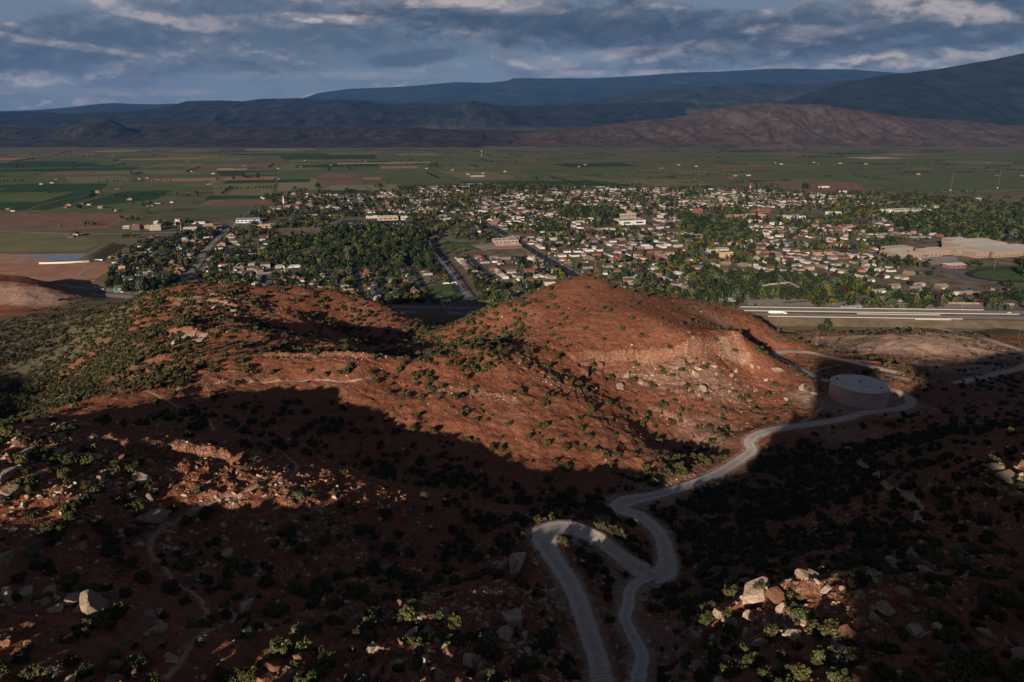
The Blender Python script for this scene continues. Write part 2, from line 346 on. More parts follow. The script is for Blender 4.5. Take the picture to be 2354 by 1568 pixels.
for k, (P, w) in ROADS.items():
    Q = cast(P, base); L = smooth_line(Q, 1.0)
    z = L[:, 2].copy()
    for _ in range(60): z[1:-1] = 0.25*z[:-2]+0.5*z[1:-1]+0.25*z[2:]
    L[:, 2] = z; lines[k] = (L, w)
tlines = []
for P in TRAILS:
    Q = cast(P, base); tlines.append(smooth_line(Q, 1.0))
RD = np.full(GZ.shape, 1e9); RZ = np.zeros(GZ.shape)
for k, (L, w) in lines.items():
    D, I = near_line(L, 16.0); m = D-w/2 < RD
    RD = np.where(m, D-w/2, RD); RZ = np.where(m, L[I, 2], RZ)
TD = np.full(GZ.shape, 1e9)
for L in tlines:
    D, I = near_line(L, 8.0); TD = np.minimum(TD, D)
TANK = np.array(cast([(1971, 912)], base)[0]); TANK_R = 16.8
TANK[2] -= 1.0
TKD = np.hypot(MX-TANK[0], MY-TANK[1])
far_road = sstep(0, 14, RD); far_tank = sstep(TANK_R+2, TANK_R+18, TKD)
hillf = sstep(4, 24, GZ)
domeA = np.exp(-(((MX-110)/95)**2+((MY-490)/70)**2)**2)
rough = 1.0-0.62*domeA
gul = ridged(MX/46+.35*fbm(MX/30, MY/30, 2, 1), MY/46, 3, 1)-0.62
mid = fbm(MX/15, MY/15, 4, 3)-0.5
small = ridged(MX/5.2, MY/5.2, 3, 5)-0.6
tiny = fbm(MX/1.7, MY/1.7, 3, 2)-0.5
keep = far_road*far_tank*hillf
GZ = GZ+keep*rough*(gul*3.4+mid*3.2)+(0.25+0.75*keep)*hillf*(small*1.0*rough+tiny*(0.30+.45*rough))
# rills running down the front of hill B and the dome
rill = ridged(MX/9.0+MY/70, MY/42.0-MX/60, 2, 6)-0.6
GZ = GZ+keep*rill*0.9*np.exp(-(((MX-0)/190)**4+((MY-330)/90)**4))
LEDGES = [([(1325, 838), (1350, 825), (1420, 818), (1480, 822), (1540, 812), (1590, 804)], 2.6, 8), ([(1570, 808), (1600, 802), (1660, 795), (1716, 797)], 4.6, 9),
          ([(1408, 1138), (1440, 1135), (1490, 1130), (1555, 1106), (1600, 1088)], 1.9, 4), ([(10, 1045), (80, 1035), (150, 1030), (230, 1018), (300, 1026), (380, 1035), (450, 1040), (550, 1058)], 2.2, 7),
          ([(120, 1070), (200, 1075), (290, 1085)], 1.2, 5), ([(1688, 1352), (1740, 1362), (1790, 1372), (1856, 1392)], 2.8, 8), ([(1690, 1400), (1760, 1412), (1840, 1418)], 1.3, 6),
          ([(1060, 1395), (1120, 1390), (1180, 1385), (1215, 1400)], 2.4, 6), ([(1150, 1270), (1190, 1262), (1230, 1275)], 2.2, 5), ([(380, 765), (430, 760), (470, 775)], 2.4, 7), ([(470, 690), (520, 700), (560, 715)], 1.8, 6),
          ([(560, 755), (640, 762), (740, 775), (850, 792)], 1.4, 7), ([(600, 823), (700, 815), (850, 820), (960, 818)], 1.0, 6), ([(940, 708), (960, 722), (985, 735)], 1.8, 7), ([(840, 1240), (900, 1245), (960, 1238)], 1.3, 5),
          ([(720, 1310), (800, 1300), (880, 1310)], 1.2, 5), ([(880, 1450), (960, 1440), (1040, 1445)], 1.5, 5), ([(780, 1520), (900, 1510), (1010, 1520)], 1.6, 5), ([(2270, 1075), (2310, 1085), (2353, 1090)], 2.2, 6),
          ([(1480, 930), (1560, 965), (1640, 985)], 0.8, 6), ([(1000, 900), (1100, 905), (1200, 930)], .7, 5), ([(1040, 690), (1180, 735)], 0, 5), ([(2120, 1290), (2180, 1300)], 1.4, 5),
          ([(1860, 1480), (1980, 1470), (2100, 1490)], 0.9, 5), ([(640, 1160), (740, 1180), (830, 1200)], .9, 5)]
ROCKM = np.zeros(GZ.shape)
for P, h, fall in LEDGES:
    if h == 0: continue
    L = smooth_line(cast(P, base), 0.8)
    L[:, 1] += 2.2*(fbm(np.arange(len(L))/5.0, L[:, 0]/9.0, 3, 1)-.5)
    n = len(L); ext = fall*3.2
    D, I = near_line(L, ext)
    tx = np.gradient(L[:, 0]); ty = np.gradient(L[:, 1]); tl = np.hypot(tx, ty)+1e-6
    nx, ny = -ty/tl, tx/tl
    sgn = np.where(ny < 0, -1.0, 1.0); nx, ny = nx*sgn, ny*sgn
    s = (MX-L[I, 0])*nx[I]+(MY-L[I, 1])*ny[I]+(h*.45)*(ridged(I/3.4, GZ*0+h, 3, 4)-.6)+1.0*h*(fbm(I/13.0, GZ*0+2*h, 2, 2)-.5)
    endf = sstep(0, 6, I)*sstep(n-1, n-7, I)*(D < ext)*(0.55+0.9*fbm(I/7.0, 0*I+3.3, 2, 3))
    sh = np.tanh(s/0.9)
    GZ = GZ+h*endf*sh*np.exp(-np.abs(s)/fall)
    ROCKM = np.maximum(ROCKM, endf*np.exp(-np.maximum(np.abs(s+1.0)-1.2, 0)/2.2)*(D < ext))
# bedding planes: small steps wherever the slope is rocky
stepz = 1.7
ph = (GZ+0.06*MX+1.5*fbm(MX/30, MY/30, 2, 4))/stepz; fr = ph-np.floor(ph)
ter = (np.clip((fr-.5)*3.4, -.5, .5)-(fr-.5))*stepz
rockzone = np.clip(blobs([(480, 1060, 60, 16), (150, 1060, 45, 20), (900, 1440, 26, 22), (1150, 1420, 20, 18), (1770, 1390, 18, 14), (430, 770, 22, 14), (540, 700, 34, 26), (1570, 860, 44, 22), (820, 1300, 30, 12), (1180, 1290, 10, 8),
                           (640, 1220, 40, 16), (2310, 1090, 16, 12), (900, 1540, 22, 12), (2170, 1310, 12, 8), (1250, 860, 30, 14), (940, 730, 24, 12), (700, 780, 70, 8, .6)]), 0, 1)
GZ = GZ+ter*keep*(0.18+0.75*rockzone)*rough
# roads and the tank pad cut into the slope
kr = 1-sstep(0.4, 7.0, RD)
GZ = GZ*(1-kr)+(RZ-0.06)*kr+np.where(RD < 1, 0.0, 0.0)
kt = 1-sstep(TANK_R+1.5, TANK_R+9, TKD); kt = kt*sstep(0.0, 3.0, RD)
GZ = GZ*(1-kt)+TANK[2]*kt
mp = cast([(2090, 786)], base)[0]; GZ = GZ+4.5*np.exp(-(((MX-mp[0])/48)**2+((MY-mp[1])/26)**2)**1.5)*sstep(2, 14, RD)
GZ = GZ-0.18*np.exp(-(TD/1.0)**2)
# tracks of the freeway hill go under the plain smoothly
edge = sstep(-735, -700, MX)*sstep(695, 640, MX)*sstep(920, 905, MY)
GZ = GZ*edge-3.0*(1-edge)
H = Grid(GX, GY, GZ)
def ground(x, y):
    inside = (np.abs(x) < 735) & (np.asarray(y) < 922)
    return np.where(inside, np.maximum(H(x, y), 0.0), 0.0)
def castH(pts): return cast(pts, H)
PALE = np.clip(blobs([(1971, 930, 34, 22), (2100, 788, 85, 42, 1.25), (2200, 778, 40, 20, 1.1), (1480, 1150, 22, 5, .9), (1462, 1345, 9, 9, 1.2), (1440, 1375, 4, 8, 1.1), (1275, 1225, 8, 6, 1.1), (1440, 1165, 10, 5, 1.0), (1400, 1300, 14, 26, .42), (1460, 1500, 12, 24, .42), (1880, 780, 26, 14, .5), (1680, 808, 12, 3, .8), (1640, 1000, 18, 24, .5), (60, 680, 70, 30, .8),
                      (1590, 870, 40, 18, .5), (2250, 850, 50, 16, .8), (650, 880, 40, 5, .3), (1950, 1000, 30, 14, .5), (480, 690, 30, 26, .5), (1640, 735, 24, 18, .45), (2060, 950, 26, 14, .6), (1560, 1130, 20, 6, .8),
                      (1380, 640, 30, 20, .15), (2050, 870, 30, 12, .6)]), 0, 1)
PALE = np.maximum(PALE, 0.8*(1-sstep(0.0, 3.2, RD))); PALE = np.maximum(PALE, np.exp(-(TD/1.1)**2)*0.85)
GREEN = np.clip(blobs([(60, 760, 130, 90), (0, 830, 90, 70), (160, 800, 60, 60, .8), (200, 880, 60, 50, .5), (1960, 790, 30, 20, .6), (2000, 760, 80, 10, .6), (2280, 768, 60, 14, .7), (1900, 860, 50, 26, .5), (1400, 1340, 8, 14, .4),
                       (1750, 1150, 70, 34, .5), (2050, 1050, 60, 30, .5), (1650, 1300, 24, 24, .5), (900, 760, 40, 40, .3), (2200, 830, 60, 14, .5), (2280, 900, 60, 24, .4)]), 0, 1)
GREEN = np.maximum(GREEN, sstep(16, 7, GZ)*0.9)*(1-.85*(1-sstep(0.0, 3.0, RD)))*(1-0.8*np.exp(-(TD/1.2)**2))
CLIFF = np.clip(np.maximum(ROCKM, 0.7*rockzone*sstep(.42, .62, fbm(MX/6, MY/6, 3, 5))), 0, 1)*sstep(0, 1.5, RD)
RED = blobs([(500, 1060, 70, 20), (900, 1300, 60, 40), (900, 1500, 60, 40), (2000, 1420, 60, 40), (2200, 1050, 60, 60), (700, 740, 150, 60, .7)])

# ---- where the photograph's shadow line lies, seen along the sun's rays (a = sideways, b = height above the ray through the origin)
sa, ca, tE = math.sin(SUN_AZ), math.cos(SUN_AZ), math.tan(SUN_EL)
def sunab(x, y, z): return x*ca-y*sa, z+(x*sa+y*ca)*tE

# ------------------------------------------------------------------ mesh and material helpers
MATS = {}
def pbr(name, color, rough=0.85, metal=0.0, var=0.0, nscale=1.0, spec=0.2, objvar=0.0, emit=None):
    if name in MATS: return MATS[name]
    m = bpy.data.materials.new(name); m.use_nodes = True; N = NT(m.node_tree)
    b = N.n['Principled BSDF']; b.inputs['Roughness'].default_value = rough; b.inputs['Metallic'].default_value = metal
    b.inputs['Specular IOR Level'].default_value = spec
    c = tuple(color)+(1.0,)
    if var or objvar:
        geo = N.node('ShaderNodeNewGeometry'); n = N.noise(geo.outputs['Position'], nscale, 3.0)
        lo = tuple(x*(1-var) for x in color); hi = tuple(min(1, x*(1+var)) for x in color)
        cc = N.mix(n, lo, hi)
        if objvar:
            oi = N.node('ShaderNodeObjectInfo')
            hs = N.node('ShaderNodeHueSaturation'); N.l.new(cc, hs.inputs['Color'])
            N.l.new(N.ramp(oi.outputs['Random'], 0, 1, 1-objvar, 1+objvar), hs.inputs['Value'])
            N.l.new(N.math('ADD', N.math('MULTIPLY', N.math('FRACT', N.math('MULTIPLY', oi.outputs['Random'], 7.31)), 0.06), 0.47), hs.inputs['Hue'])
            cc = hs.outputs[0]
        N.l.new(cc, b.inputs['Base Color'])
    else: b.inputs['Base Color'].default_value = c
    if emit: b.inputs['Emission Color'].default_value = emit[0]+(1,); b.inputs['Emission Strength'].default_value = emit[1]
    MATS[name] = m; return m
def mesh_np(name, V, F, mats=(), mi=None, attrs=None, smooth=False):
    """V (n,3); F (m,k) all faces with the same number of corners, or list of such arrays"""
    me = bpy.data.meshes.new(name)
    Fs = F if isinstance(F, list) else [F]
    Fs = [np.asarray(f, np.int32) for f in Fs if len(f)]
    V = np.asarray(V, np.float32)
    me.vertices.add(len(V)); me.vertices.foreach_set('co', V.ravel())
    tot = sum(f.size for f in Fs); nf = sum(len(f) for f in Fs)
    me.loops.add(tot); me.loops.foreach_set('vertex_index', np.concatenate([f.ravel() for f in Fs]))
    ls = []; st = 0
    for f in Fs:
        ls.append(st+np.arange(len(f))*f.shape[1]); st += f.size
    me.polygons.add(nf); me.polygons.foreach_set('loop_start', np.concatenate(ls).astype(np.int32))
    if mi is not None: me.polygons.foreach_set('material_index', np.asarray(mi, np.int32))
    me.polygons.foreach_set('use_smooth', np.full(nf, smooth))
    for m in mats: me.materials.append(m)
    me.update(calc_edges=True)
    if attrs:
        for k, a in attrs.items():
            at = me.color_attributes.new(k, 'FLOAT_COLOR', 'POINT')
            A = np.ones((len(V), 4), np.float32); A[:, :a.shape[1]] = a
            at.data.foreach_set('color', A.ravel())
    return me
def link(name, me, parent=None, loc=(0, 0, 0), rz=0.0, scale=None):
    o = bpy.data.objects.new(name, me); col.objects.link(o); o.location = loc
    if rz: o.rotation_euler = (0, 0, rz)
    if scale is not None: o.scale = scale if hasattr(scale, '__len__') else (scale,)*3
    if parent: o.parent = parent
    return o
def tag(o, label=None, cat=None, group=None, kind=None):
    if label: o['label'] = label
    if cat: o['category'] = cat
    if group: o['group'] = group
    if kind: o['kind'] = kind
    return o
def gridmesh(name, X, Y, Zz, mats, attrs=None, smooth=True):
    nx, ny = X.shape
    V = np.stack([X.ravel(), Y.ravel(), Zz.ravel()], 1)
    i, j = np.meshgrid(np.arange(nx-1), np.arange(ny-1), indexing='ij'); a = (i*ny+j).ravel()
    F = np.stack([a, a+ny, a+ny+1, a+1], 1)
    return mesh_np(name, V, F, mats, None, attrs, smooth)
class MB:
    """collects boxes, prisms, tubes into one mesh"""
    def __init__(s): s.V = []; s.F = []; s.n = 0
    def add(s, V, F):
        s.V.append(np.asarray(V, float)); s.F += [tuple(int(i)+s.n for i in f) for f in F]; s.n += len(V)
    def box(s, x0, x1, y0, y1, z0, z1):
        s.add([(x0, y0, z0), (x1, y0, z0), (x1, y1, z0), (x0, y1, z0), (x0, y0, z1), (x1, y0, z1), (x1, y1, z1), (x0, y1, z1)],
              [(0, 3, 2, 1), (4, 5, 6, 7), (0, 1, 5, 4), (1, 2, 6, 5), (2, 3, 7, 6), (3, 0, 4, 7)]); return s
    def tube(s, P, r, n=8, r2=None):
        P = [Vector(p) for p in P]; r2 = r if r2 is None else r2; V = []
        for i, p in enumerate(P):
            d = (P[min(i+1, len(P)-1)]-P[max(i-1, 0)]).normalized(); u = d.orthogonal().normalized(); w = d.cross(u)
            rr = r+(r2-r)*i/max(1, len(P)-1)
            V += [tuple(p+u*(rr*math.cos(2*math.pi*k/n))+w*(rr*math.sin(2*math.pi*k/n))) for k in range(n)]
        F = [(i*n+k, i*n+(k+1) % n, (i+1)*n+(k+1) % n, (i+1)*n+k) for i in range(len(P)-1) for k in range(n)]
        F += [tuple(range(n))[::-1], tuple((len(P)-1)*n+k for k in range(n))]
        s.add(V, F); return s
    def poly(s, pts, z0, z1):
        n = len(pts); s.add([(x, y, z0) for x, y in pts]+[(x, y, z1) for x, y in pts],
                            [tuple(range(n))[::-1], tuple(range(n, 2*n))]+[(i, (i+1) % n, (i+1) % n+n, i+n) for i in range(n)]); return s
    def rot(s, rz, loc=(0, 0, 0)):
        c, q = math.cos(rz), math.sin(rz)
        s.V = [np.stack([v[:, 0]*c-v[:, 1]*q+loc[0], v[:, 0]*q+v[:, 1]*c+loc[1], v[:, 2]+loc[2]], 1) for v in s.V]; return s
    def mesh(s, name, mat, smooth=False):
        me = bpy.data.meshes.new(name); me.from_pydata(np.concatenate(s.V).tolist(), [], s.F)
        if mat: me.materials.append(mat)
        if smooth: me.polygons.foreach_set('use_smooth', [True]*len(me.polygons))
        me.update(); return me
    def build(s, name, mat, parent=None, loc=(0, 0, 0), rz=0.0, smooth=False): return link(name, s.mesh(name, mat, smooth), parent, loc, rz)

# ------------------------------------------------------------------ hill material
def hill_material():
    m = bpy.data.materials.new('red_hill_soil'); m.use_nodes = True; N = NT(m.node_tree); b = N.n['Principled BSDF']
    b.inputs['Roughness'].default_value = 0.95; b.inputs['Specular IOR Level'].default_value = 0.08
    geo = N.node('ShaderNodeNewGeometry'); P = geo.outputs['Position']
    at = N.node('ShaderNodeVertexColor'); at.layer_name = 'mk'
    sp = N.node('ShaderNodeSeparateColor'); N.l.new(at.outputs['Color'], sp.inputs[0]); pale, green, rock = sp.outputs
    n1 = N.noise(P, 0.035, 5, .6); n2 = N.noise(P, 0.35, 6, .65); n3 = N.noise(P, 2.2, 5, .7); n4 = N.noise(P, 0.11, 4, .6, .5)
    red = N.mix(N.ramp(n2, .32, .70), (0.200, 0.068, 0.038), (0.345, 0.132, 0.074))
    red = N.mix(N.math('MULTIPLY', N.ramp(n1, .45, .68), .55), red, (0.345, 0.150, 0.092))
    red = N.mix(N.math('MULTIPLY', N.ramp(n4, .56, .75), .5), red, (0.175, 0.054, 0.029))
    # beds of the sandstone: bands that follow height
    sz = N.node('ShaderNodeSeparateXYZ'); N.l.new(P, sz.inputs[0])
    hz = N.math('ADD', N.math('MULTIPLY', sz.outputs[2], 0.42), N.math('MULTIPLY', n1, 2.4))
    cb = N.node('ShaderNodeCombineXYZ'); N.l.new(hz, cb.inputs[2])
    band = N.noise(cb.outputs[0], 1.0, 4, .7)
    red = N.mix(N.math('MULTIPLY', N.ramp(band, .50, .72), .5), red, (0.40, 0.185, 0.115))
    # stones lying about: small pale and dark chips
    vo = N.node('ShaderNodeTexVoronoi'); vo.feature = 'F1'; N.l.new(P, vo.inputs['Vector']); vo.inputs['Scale'].default_value = 1.15
    vo.inputs['Randomness'].default_value = 1.0
    stone = N.math('MULTIPLY', N.ramp(vo.outputs['Distance'], .36, .24), N.ramp(N.noise(P, .16, 4, .6), .44, .64))
    sc = N.node('ShaderNodeSeparateColor'); N.l.new(vo.outputs['Color'], sc.inputs[0])
    stc = N.mix(sc.outputs[0], (0.20, 0.075, 0.045), (0.50, 0.29, 0.20))
    red = N.mix(N.math('MULTIPLY', stone, .75), red, stc)
    # sage and dry grass tufts
    tuft = N.math('MULTIPLY', N.ramp(N.noise(P, .75, 6, .72), .52, .66), N.ramp(N.noise(P, .07, 3, .5), .30, .55))
    red = N.mix(N.math('MULTIPLY', tuft, .50), red, N.mix(n3, (0.085, 0.070, 0.038), (0.19, 0.155, 0.095)))
    palec = N.mix(N.ramp(n2, .3, .7), (0.34, 0.205, 0.155), (0.50, 0.345, 0.275))
    palec = N.mix(N.math('MULTIPLY', tuft, .35), palec, (0.15, 0.13, 0.085))
    c = N.mix(N.ramp(N.math('ADD', pale, N.math('MULTIPLY', N.math('SUBTRACT', n2, .5), .5)), .15, .85), red, palec)
    grassc = N.mix(N.ramp(n3, .3, .7), (0.090, 0.085, 0.045), (0.185, 0.160, 0.095))
    grassc = N.mix(N.ramp(N.noise(P, .05, 4, .6), .42, .66), grassc, (0.225, 0.150, 0.105))
    c = N.mix(N.ramp(N.math('ADD', green, N.math('MULTIPLY', N.math('SUBTRACT', N.noise(P, .3, 5, .65), .5), .9)), .30, .70), c, grassc)
    rc = N.mix(N.ramp(N.noise(N.mapping(P, (.5, .5, 1.9)), .8, 6, .7), .35, .72), (0.22, 0.09, 0.055), (0.50, 0.275, 0.185))
    rc = N.mix(N.math('MULTIPLY', pale, .6), rc, (0.52, 0.37, 0.28))
    vc = N.node('ShaderNodeTexVoronoi'); vc.feature = 'DISTANCE_TO_EDGE'; N.l.new(N.mapping(P, (.55, .55, .75)), vc.inputs['Vector']); vc.inputs['Scale'].default_value = 1.0
    rc = N.mix(N.math('MULTIPLY', N.ramp(vc.outputs['Distance'], .09, .0), .8), rc, (0.10, .042, .03))
    c = N.mix(N.ramp(N.math('ADD', rock, N.math('MULTIPLY', N.math('SUBTRACT', n3, .5), .6)), .30, .62), c, rc)
    N.l.new(c, b.inputs['Base Color'])
    bh = N.math('ADD', N.math('MULTIPLY', n3, .35), N.math('ADD', N.math('MULTIPLY', n2, 1.2), N.math('MULTIPLY', N.ramp(vo.outputs['Distance'], .42, .12), .30)))
    bp = N.node('ShaderNodeBump'); bp.inputs['Strength'].default_value = 0.9; bp.inputs['Distance'].default_value = 1.5
    N.l.new(bh, bp.inputs['Height']); N.l.new(bp.outputs[0], b.inputs['Normal'])
    return m
MH = hill_material()
mk = np.stack([PALE.ravel(), GREEN.ravel(), CLIFF.ravel()], 1)
hills = link('red_hills', gridmesh('red_hills', MX, MY, GZ, [MH], {'mk': mk}))
tag(hills, kind='structure')

# ------------------------------------------------------------------ unseen ridge added behind the viewpoint, crest shaped to shade the foreground
def back_ridge():
    a = np.arange(-900, 900, 5.0); h = -np.concatenate([np.arange(24, 300, 6.0), np.arange(300, 1500, 30.0)])
    A, Hh = np.meshgrid(a, h, indexing='ij')
    Ba = [-900, -500, -330, -262, -250, -229, -208, -189, -165, -144, -114, -87, -60, -44, -36, -26, -14, 14, 19, 26, 57, 62, 67, 76, 82, 90, 114, 179, 242, 400, 900]
    Bb = [112, 122, 132, 134, 158, 160.5, 159, 152, 147, 142, 137, 134.5, 135, 136, 140, 146, 149, 151, 190, 199, 200, 190, 178, 177, 186, 200, 202, 213, 230, 245, 240]
    B = np.interp(A, Ba, Bb)+3.6*(fbm(A/13, Hh*0+1.5, 4, 2, .6)-.5)
    crest = B+262*tE
    t = np.clip((-Hh-24)/(262-24), 0, 1)
    X = A*ca+Hh*sa; Y = -A*sa+Hh*ca
    low = np.where(-Hh < 60, base(X, Y)-2, 118)
    low = np.clip(low, 20, 132)
    Zf = low+(crest-low)*t**1.15
    Zf = np.minimum(Zf, B-Hh*tE-np.where(-Hh < 258, 2.5, 0))
    back = crest+0.10*(-Hh-262)-6*sstep(262, 330, -Hh)
    Zz = np.where(-Hh > 262, np.minimum(back, crest+0.24*(-Hh-262)-1.0), Zf)
    Zz += (ridged(A/40, Hh/40, 4, 3)-1.0)*3.0*sstep(60, 120, -Hh)*(np.abs(Hh+262) > 12)
    Zz = np.where(Y > -30, -5, Zz)
    m = np.zeros((Zz.size, 3)); m[:, 2] = 0.1
    o = link('shade_ridge', gridmesh('shade_ridge', X, Y, Zz, [MH], {'mk': m})); tag(o, kind='structure')
back_ridge()

# ------------------------------------------------------------------ roads on the hills
def strip(name, L, w, mat, lift, zf=None, smooth=True):
    L = np.asarray(L); n = len(L); tx = np.gradient(L[:, 0]); ty = np.gradient(L[:, 1]); tl = np.hypot(tx, ty)+1e-9; nx, ny = -ty/tl, tx/tl
    offs = np.array([-.58, -.5, -.36, -.24, -.1, 0, .1, .24, .36, .5, .58]); m_ = len(offs)
    V = np.zeros((n, m_, 3)); A = np.zeros((n, m_, 3))
    WD = np.ones(n)
    if w == 6.0:
        for q in castH([(1265, 1226), (1500, 1322), (1440, 1160), (1300, 1214)]): WD = np.maximum(WD, 1+.55*np.exp(-((L[:, 0]-q[0])**2+(L[:, 1]-q[1])**2)/11.0**2))
    for k, o in enumerate(offs):
        ww = w*WD*o*(1+0.10*(vn(np.arange(n)/6.0, np.full(n, 1.7+k), 3)-.5)*(abs(o) > .4)*2)
        rut = 1.0 if abs(abs(o)-.24) < .13 and abs(o) > .05 else 0.0; A[:, k, 0] = rut; A[:, k, 1] = 1.0 if abs(o) > .45 else 0
        V[:, k, 0] = L[:, 0]+nx*ww; V[:, k, 1] = L[:, 1]+ny*ww
        V[:, k, 2] = (L[:, 2] if zf is None else zf(V[:, k, 0], V[:, k, 1]))+lift-(.30 if abs(o) > .55 else 0)-(.03*rut if w > 4 else 0)+(.10*vn(np.arange(n)/2.5, np.full(n, 3.1*k), 2) if abs(abs(o)-.5) < .03 and w > 4 else 0)
    return gridmesh(name, V[:, :, 0], V[:, :, 1], V[:, :, 2], [mat], {'tr': A.reshape(-1, 3)})
def gravel_material(name, c0, c1, bump=.25):
    m = bpy.data.materials.new(name); m.use_nodes = True; N = NT(m.node_tree); b = N.n['Principled BSDF']
    b.inputs['Roughness'].default_value = .95; b.inputs['Specular IOR Level'].default_value = .1
    geo = N.node('ShaderNodeNewGeometry'); P = geo.outputs['Position']
    c = N.mix(N.ramp(N.noise(P, .5, 6, .65), .3, .7), c0, c1)
    c = N.mix(N.math('MULTIPLY', N.ramp(N.noise(P, .09, 3, .5), .5, .7), .4), c, tuple(x*.75 for x in c0))
    at = N.node('ShaderNodeVertexColor'); at.layer_name = 'tr'; sp = N.node('ShaderNodeSeparateColor'); N.l.new(at.outputs['Color'], sp.inputs[0])
    c = N.mix(N.math('MULTIPLY', sp.outputs[0], .40), c, tuple(min(1, x*1.22) for x in c1))
    c = N.mix(N.math('MULTIPLY', sp.outputs[1], N.ramp(N.noise(P, .8, 5, .7), .35, .6)), c, (0.25, 0.115, 0.075))
    N.l.new(c, b.inputs['Base Color'])
    bp = N.node('ShaderNodeBump'); bp.inputs['Strength'].default_value = .5; bp.inputs['Distance'].default_value = bump
    N.l.new(N.noise(P, 1.8, 6, .7), bp.inputs['Height']); N.l.new(bp.outputs[0], b.inputs['Normal'])
    return m
M_gravel = gravel_material('grey_gravel', (0.42, 0.345, 0.325), (0.58, 0.495, 0.47))
M_dirt = gravel_material('pale_dirt', (0.34, 0.19, 0.14), (0.47, 0.30, 0.235))
for k, (L, w) in lines.items():
    tag(link({'main': 'gravel_road', 'side': 'wash_track', 'east': 'gravel_road_east'}[k], strip('gravel_road', L, w, M_gravel, 0.05)), kind='structure')
    # wheel ruts: low ridges of loose gravel thrown up along the road
def hs(x, y): return H(x, y)
for L in tlines: tag(link('dirt_path', strip('dirt_path', L, 1.0 if L[:, 1].max() < 320 else 2.8, M_dirt, 0.10, hs)), kind='structure')

# ------------------------------------------------------------------ valley floor
G15 = R(15)
gc, gs = math.cos(G15), math.sin(G15)
def uv2xy(u, v): return u*gc-v*gs, u*gs+v*gc
def xy2uv(x, y): return x*gc+y*gs, -x*gs+y*gc
def plain_material():
    m = bpy.data.materials.new('valley_grass'); m.use_nodes = True; N = NT(m.node_tree); b = N.n['Principled BSDF']
    b.inputs['Roughness'].default_value = .95; b.inputs['Specular IOR Level'].default_value = .05
    geo = N.node('ShaderNodeNewGeometry'); P = N.mapping(geo.outputs['Position'], (1, 1, 1), (0, 0, -G15))
    big = N.noise(P, .0011, 5, .6, .4); mid = N.noise(N.mapping(P, (.6, 1.6, 1)), .004, 5, .65); fine = N.noise(P, .06, 5, .7)
    c = N.mix(N.ramp(mid, .3, .7), (0.100, 0.108, 0.054), (0.190, 0.182, 0.100))
    c = N.mix(N.math('MULTIPLY', N.ramp(big, .5, .66), .55), c, (0.185, 0.150, 0.100))
    # fence-line patchwork of pastures
    br = N.node('ShaderNodeTexBrick'); N.l.new(N.mapping(P, (.0024, .0024, 1)), br.inputs['Vector']); br.inputs['Scale'].default_value = 1.0
    br.inputs['Color1'].default_value = (0, 0, 0, 1); br.inputs['Color2'].default_value = (1, 1, 1, 1); br.inputs['Mortar'].default_value = (.5, .5, .5, 1)
    br.inputs['Mortar Size'].default_value = .004; br.inputs['Brick Width'].default_value = 1.3; br.inputs['Row Height'].default_value = .62; br.offset = .37
    s = N.node('ShaderNodeSeparateColor'); N.l.new(br.outputs[0], s.inputs[0])
    c = N.mix(.40, c, N.mix(s.outputs[0], (0.075, 0.095, 0.045), (0.19, 0.165, 0.10)))
    scrub = N.math('MULTIPLY', N.ramp(N.noise(N.mapping(P, (.5, 1.0, 1)), .012, 6, .75), .55, .64), .8)
    c = N.mix(scrub, c, (0.035, 0.045, 0.025))
    c = N.mix(N.ramp(fine, .25, .75, 0, .35), c, (0.06, 0.06, 0.03))
    # land near the hills is drier and browner
    sx = N.node('ShaderNodeSeparateXYZ'); N.l.new(geo.outputs['Position'], sx.inputs[0])
    dry = N.math('MULTIPLY', N.ramp(sx.outputs[1], 1500, 900), N.ramp(N.noise(P, .02, 4, .6), .25, .6, .5, 1.0))
    c = N.mix(dry, c, N.mix(fine, (0.135, 0.105, 0.065), (0.26, 0.175, 0.125)))
    foot = N.ramp(N.math('ADD', sx.outputs[1], N.math('MULTIPLY', N.noise(P, .0006, 4, .6), 1400)), 6600, 8200)
    c = N.mix(foot, c, N.mix(mid, (0.11, 0.09, 0.06), (0.22, 0.16, 0.12)))
    N.l.new(c, b.inputs['Base Color']); return m
xs = np.array([-60000, -20000, -8000, -3000, -1200, 0, 1200, 3000, 8000, 20000, 60000.]); ysv = np.array([-3000, 400, 1000, 2000, 4000, 8000, 16000, 60000.])
PX, PY = np.meshgrid(xs, ysv, indexing='ij')
tag(link('valley_floor', gridmesh('valley_floor', PX, PY, PX*0, [plain_material()], smooth=False)), kind='structure')

# ------------------------------------------------------------------ mountains
def mountain_material(name, lo, hi, spots, spot_amt, sc=0.004, band=None):
    m = bpy.data.materials.new(name); m.use_nodes = True; N = NT(m.node_tree); b = N.n['Principled BSDF']
    b.inputs['Roughness'].default_value = 1; b.inputs['Specular IOR Level'].default_value = 0
    geo = N.node('ShaderNodeNewGeometry'); P = geo.outputs['Position']
    c = N.mix(N.ramp(N.noise(P, sc, 6, .65), .35, .65), lo, hi)
    c = N.mix(N.math('MULTIPLY', N.ramp(N.noise(N.mapping(P, (.6, .6, 1.5)), sc*1.7, 7, .7, .3), .50, .64), spot_amt), c, spots)
    if band:
        sz = N.node('ShaderNodeSeparateXYZ'); N.l.new(P, sz.inputs[0])
        hh = N.math('ADD', sz.outputs[2], N.math('MULTIPLY', N.noise(P, sc*.5, 4, .6), band[3]))
        f = N.math('MULTIPLY', N.ramp(hh, band[0], band[1]), N.ramp(hh, band[2], band[1]))
        c = N.mix(N.math('MULTIPLY', f, band[5] if len(band) > 5 else .8), c, band[4])
    N.l.new(c, b.inputs['Base Color']); return m
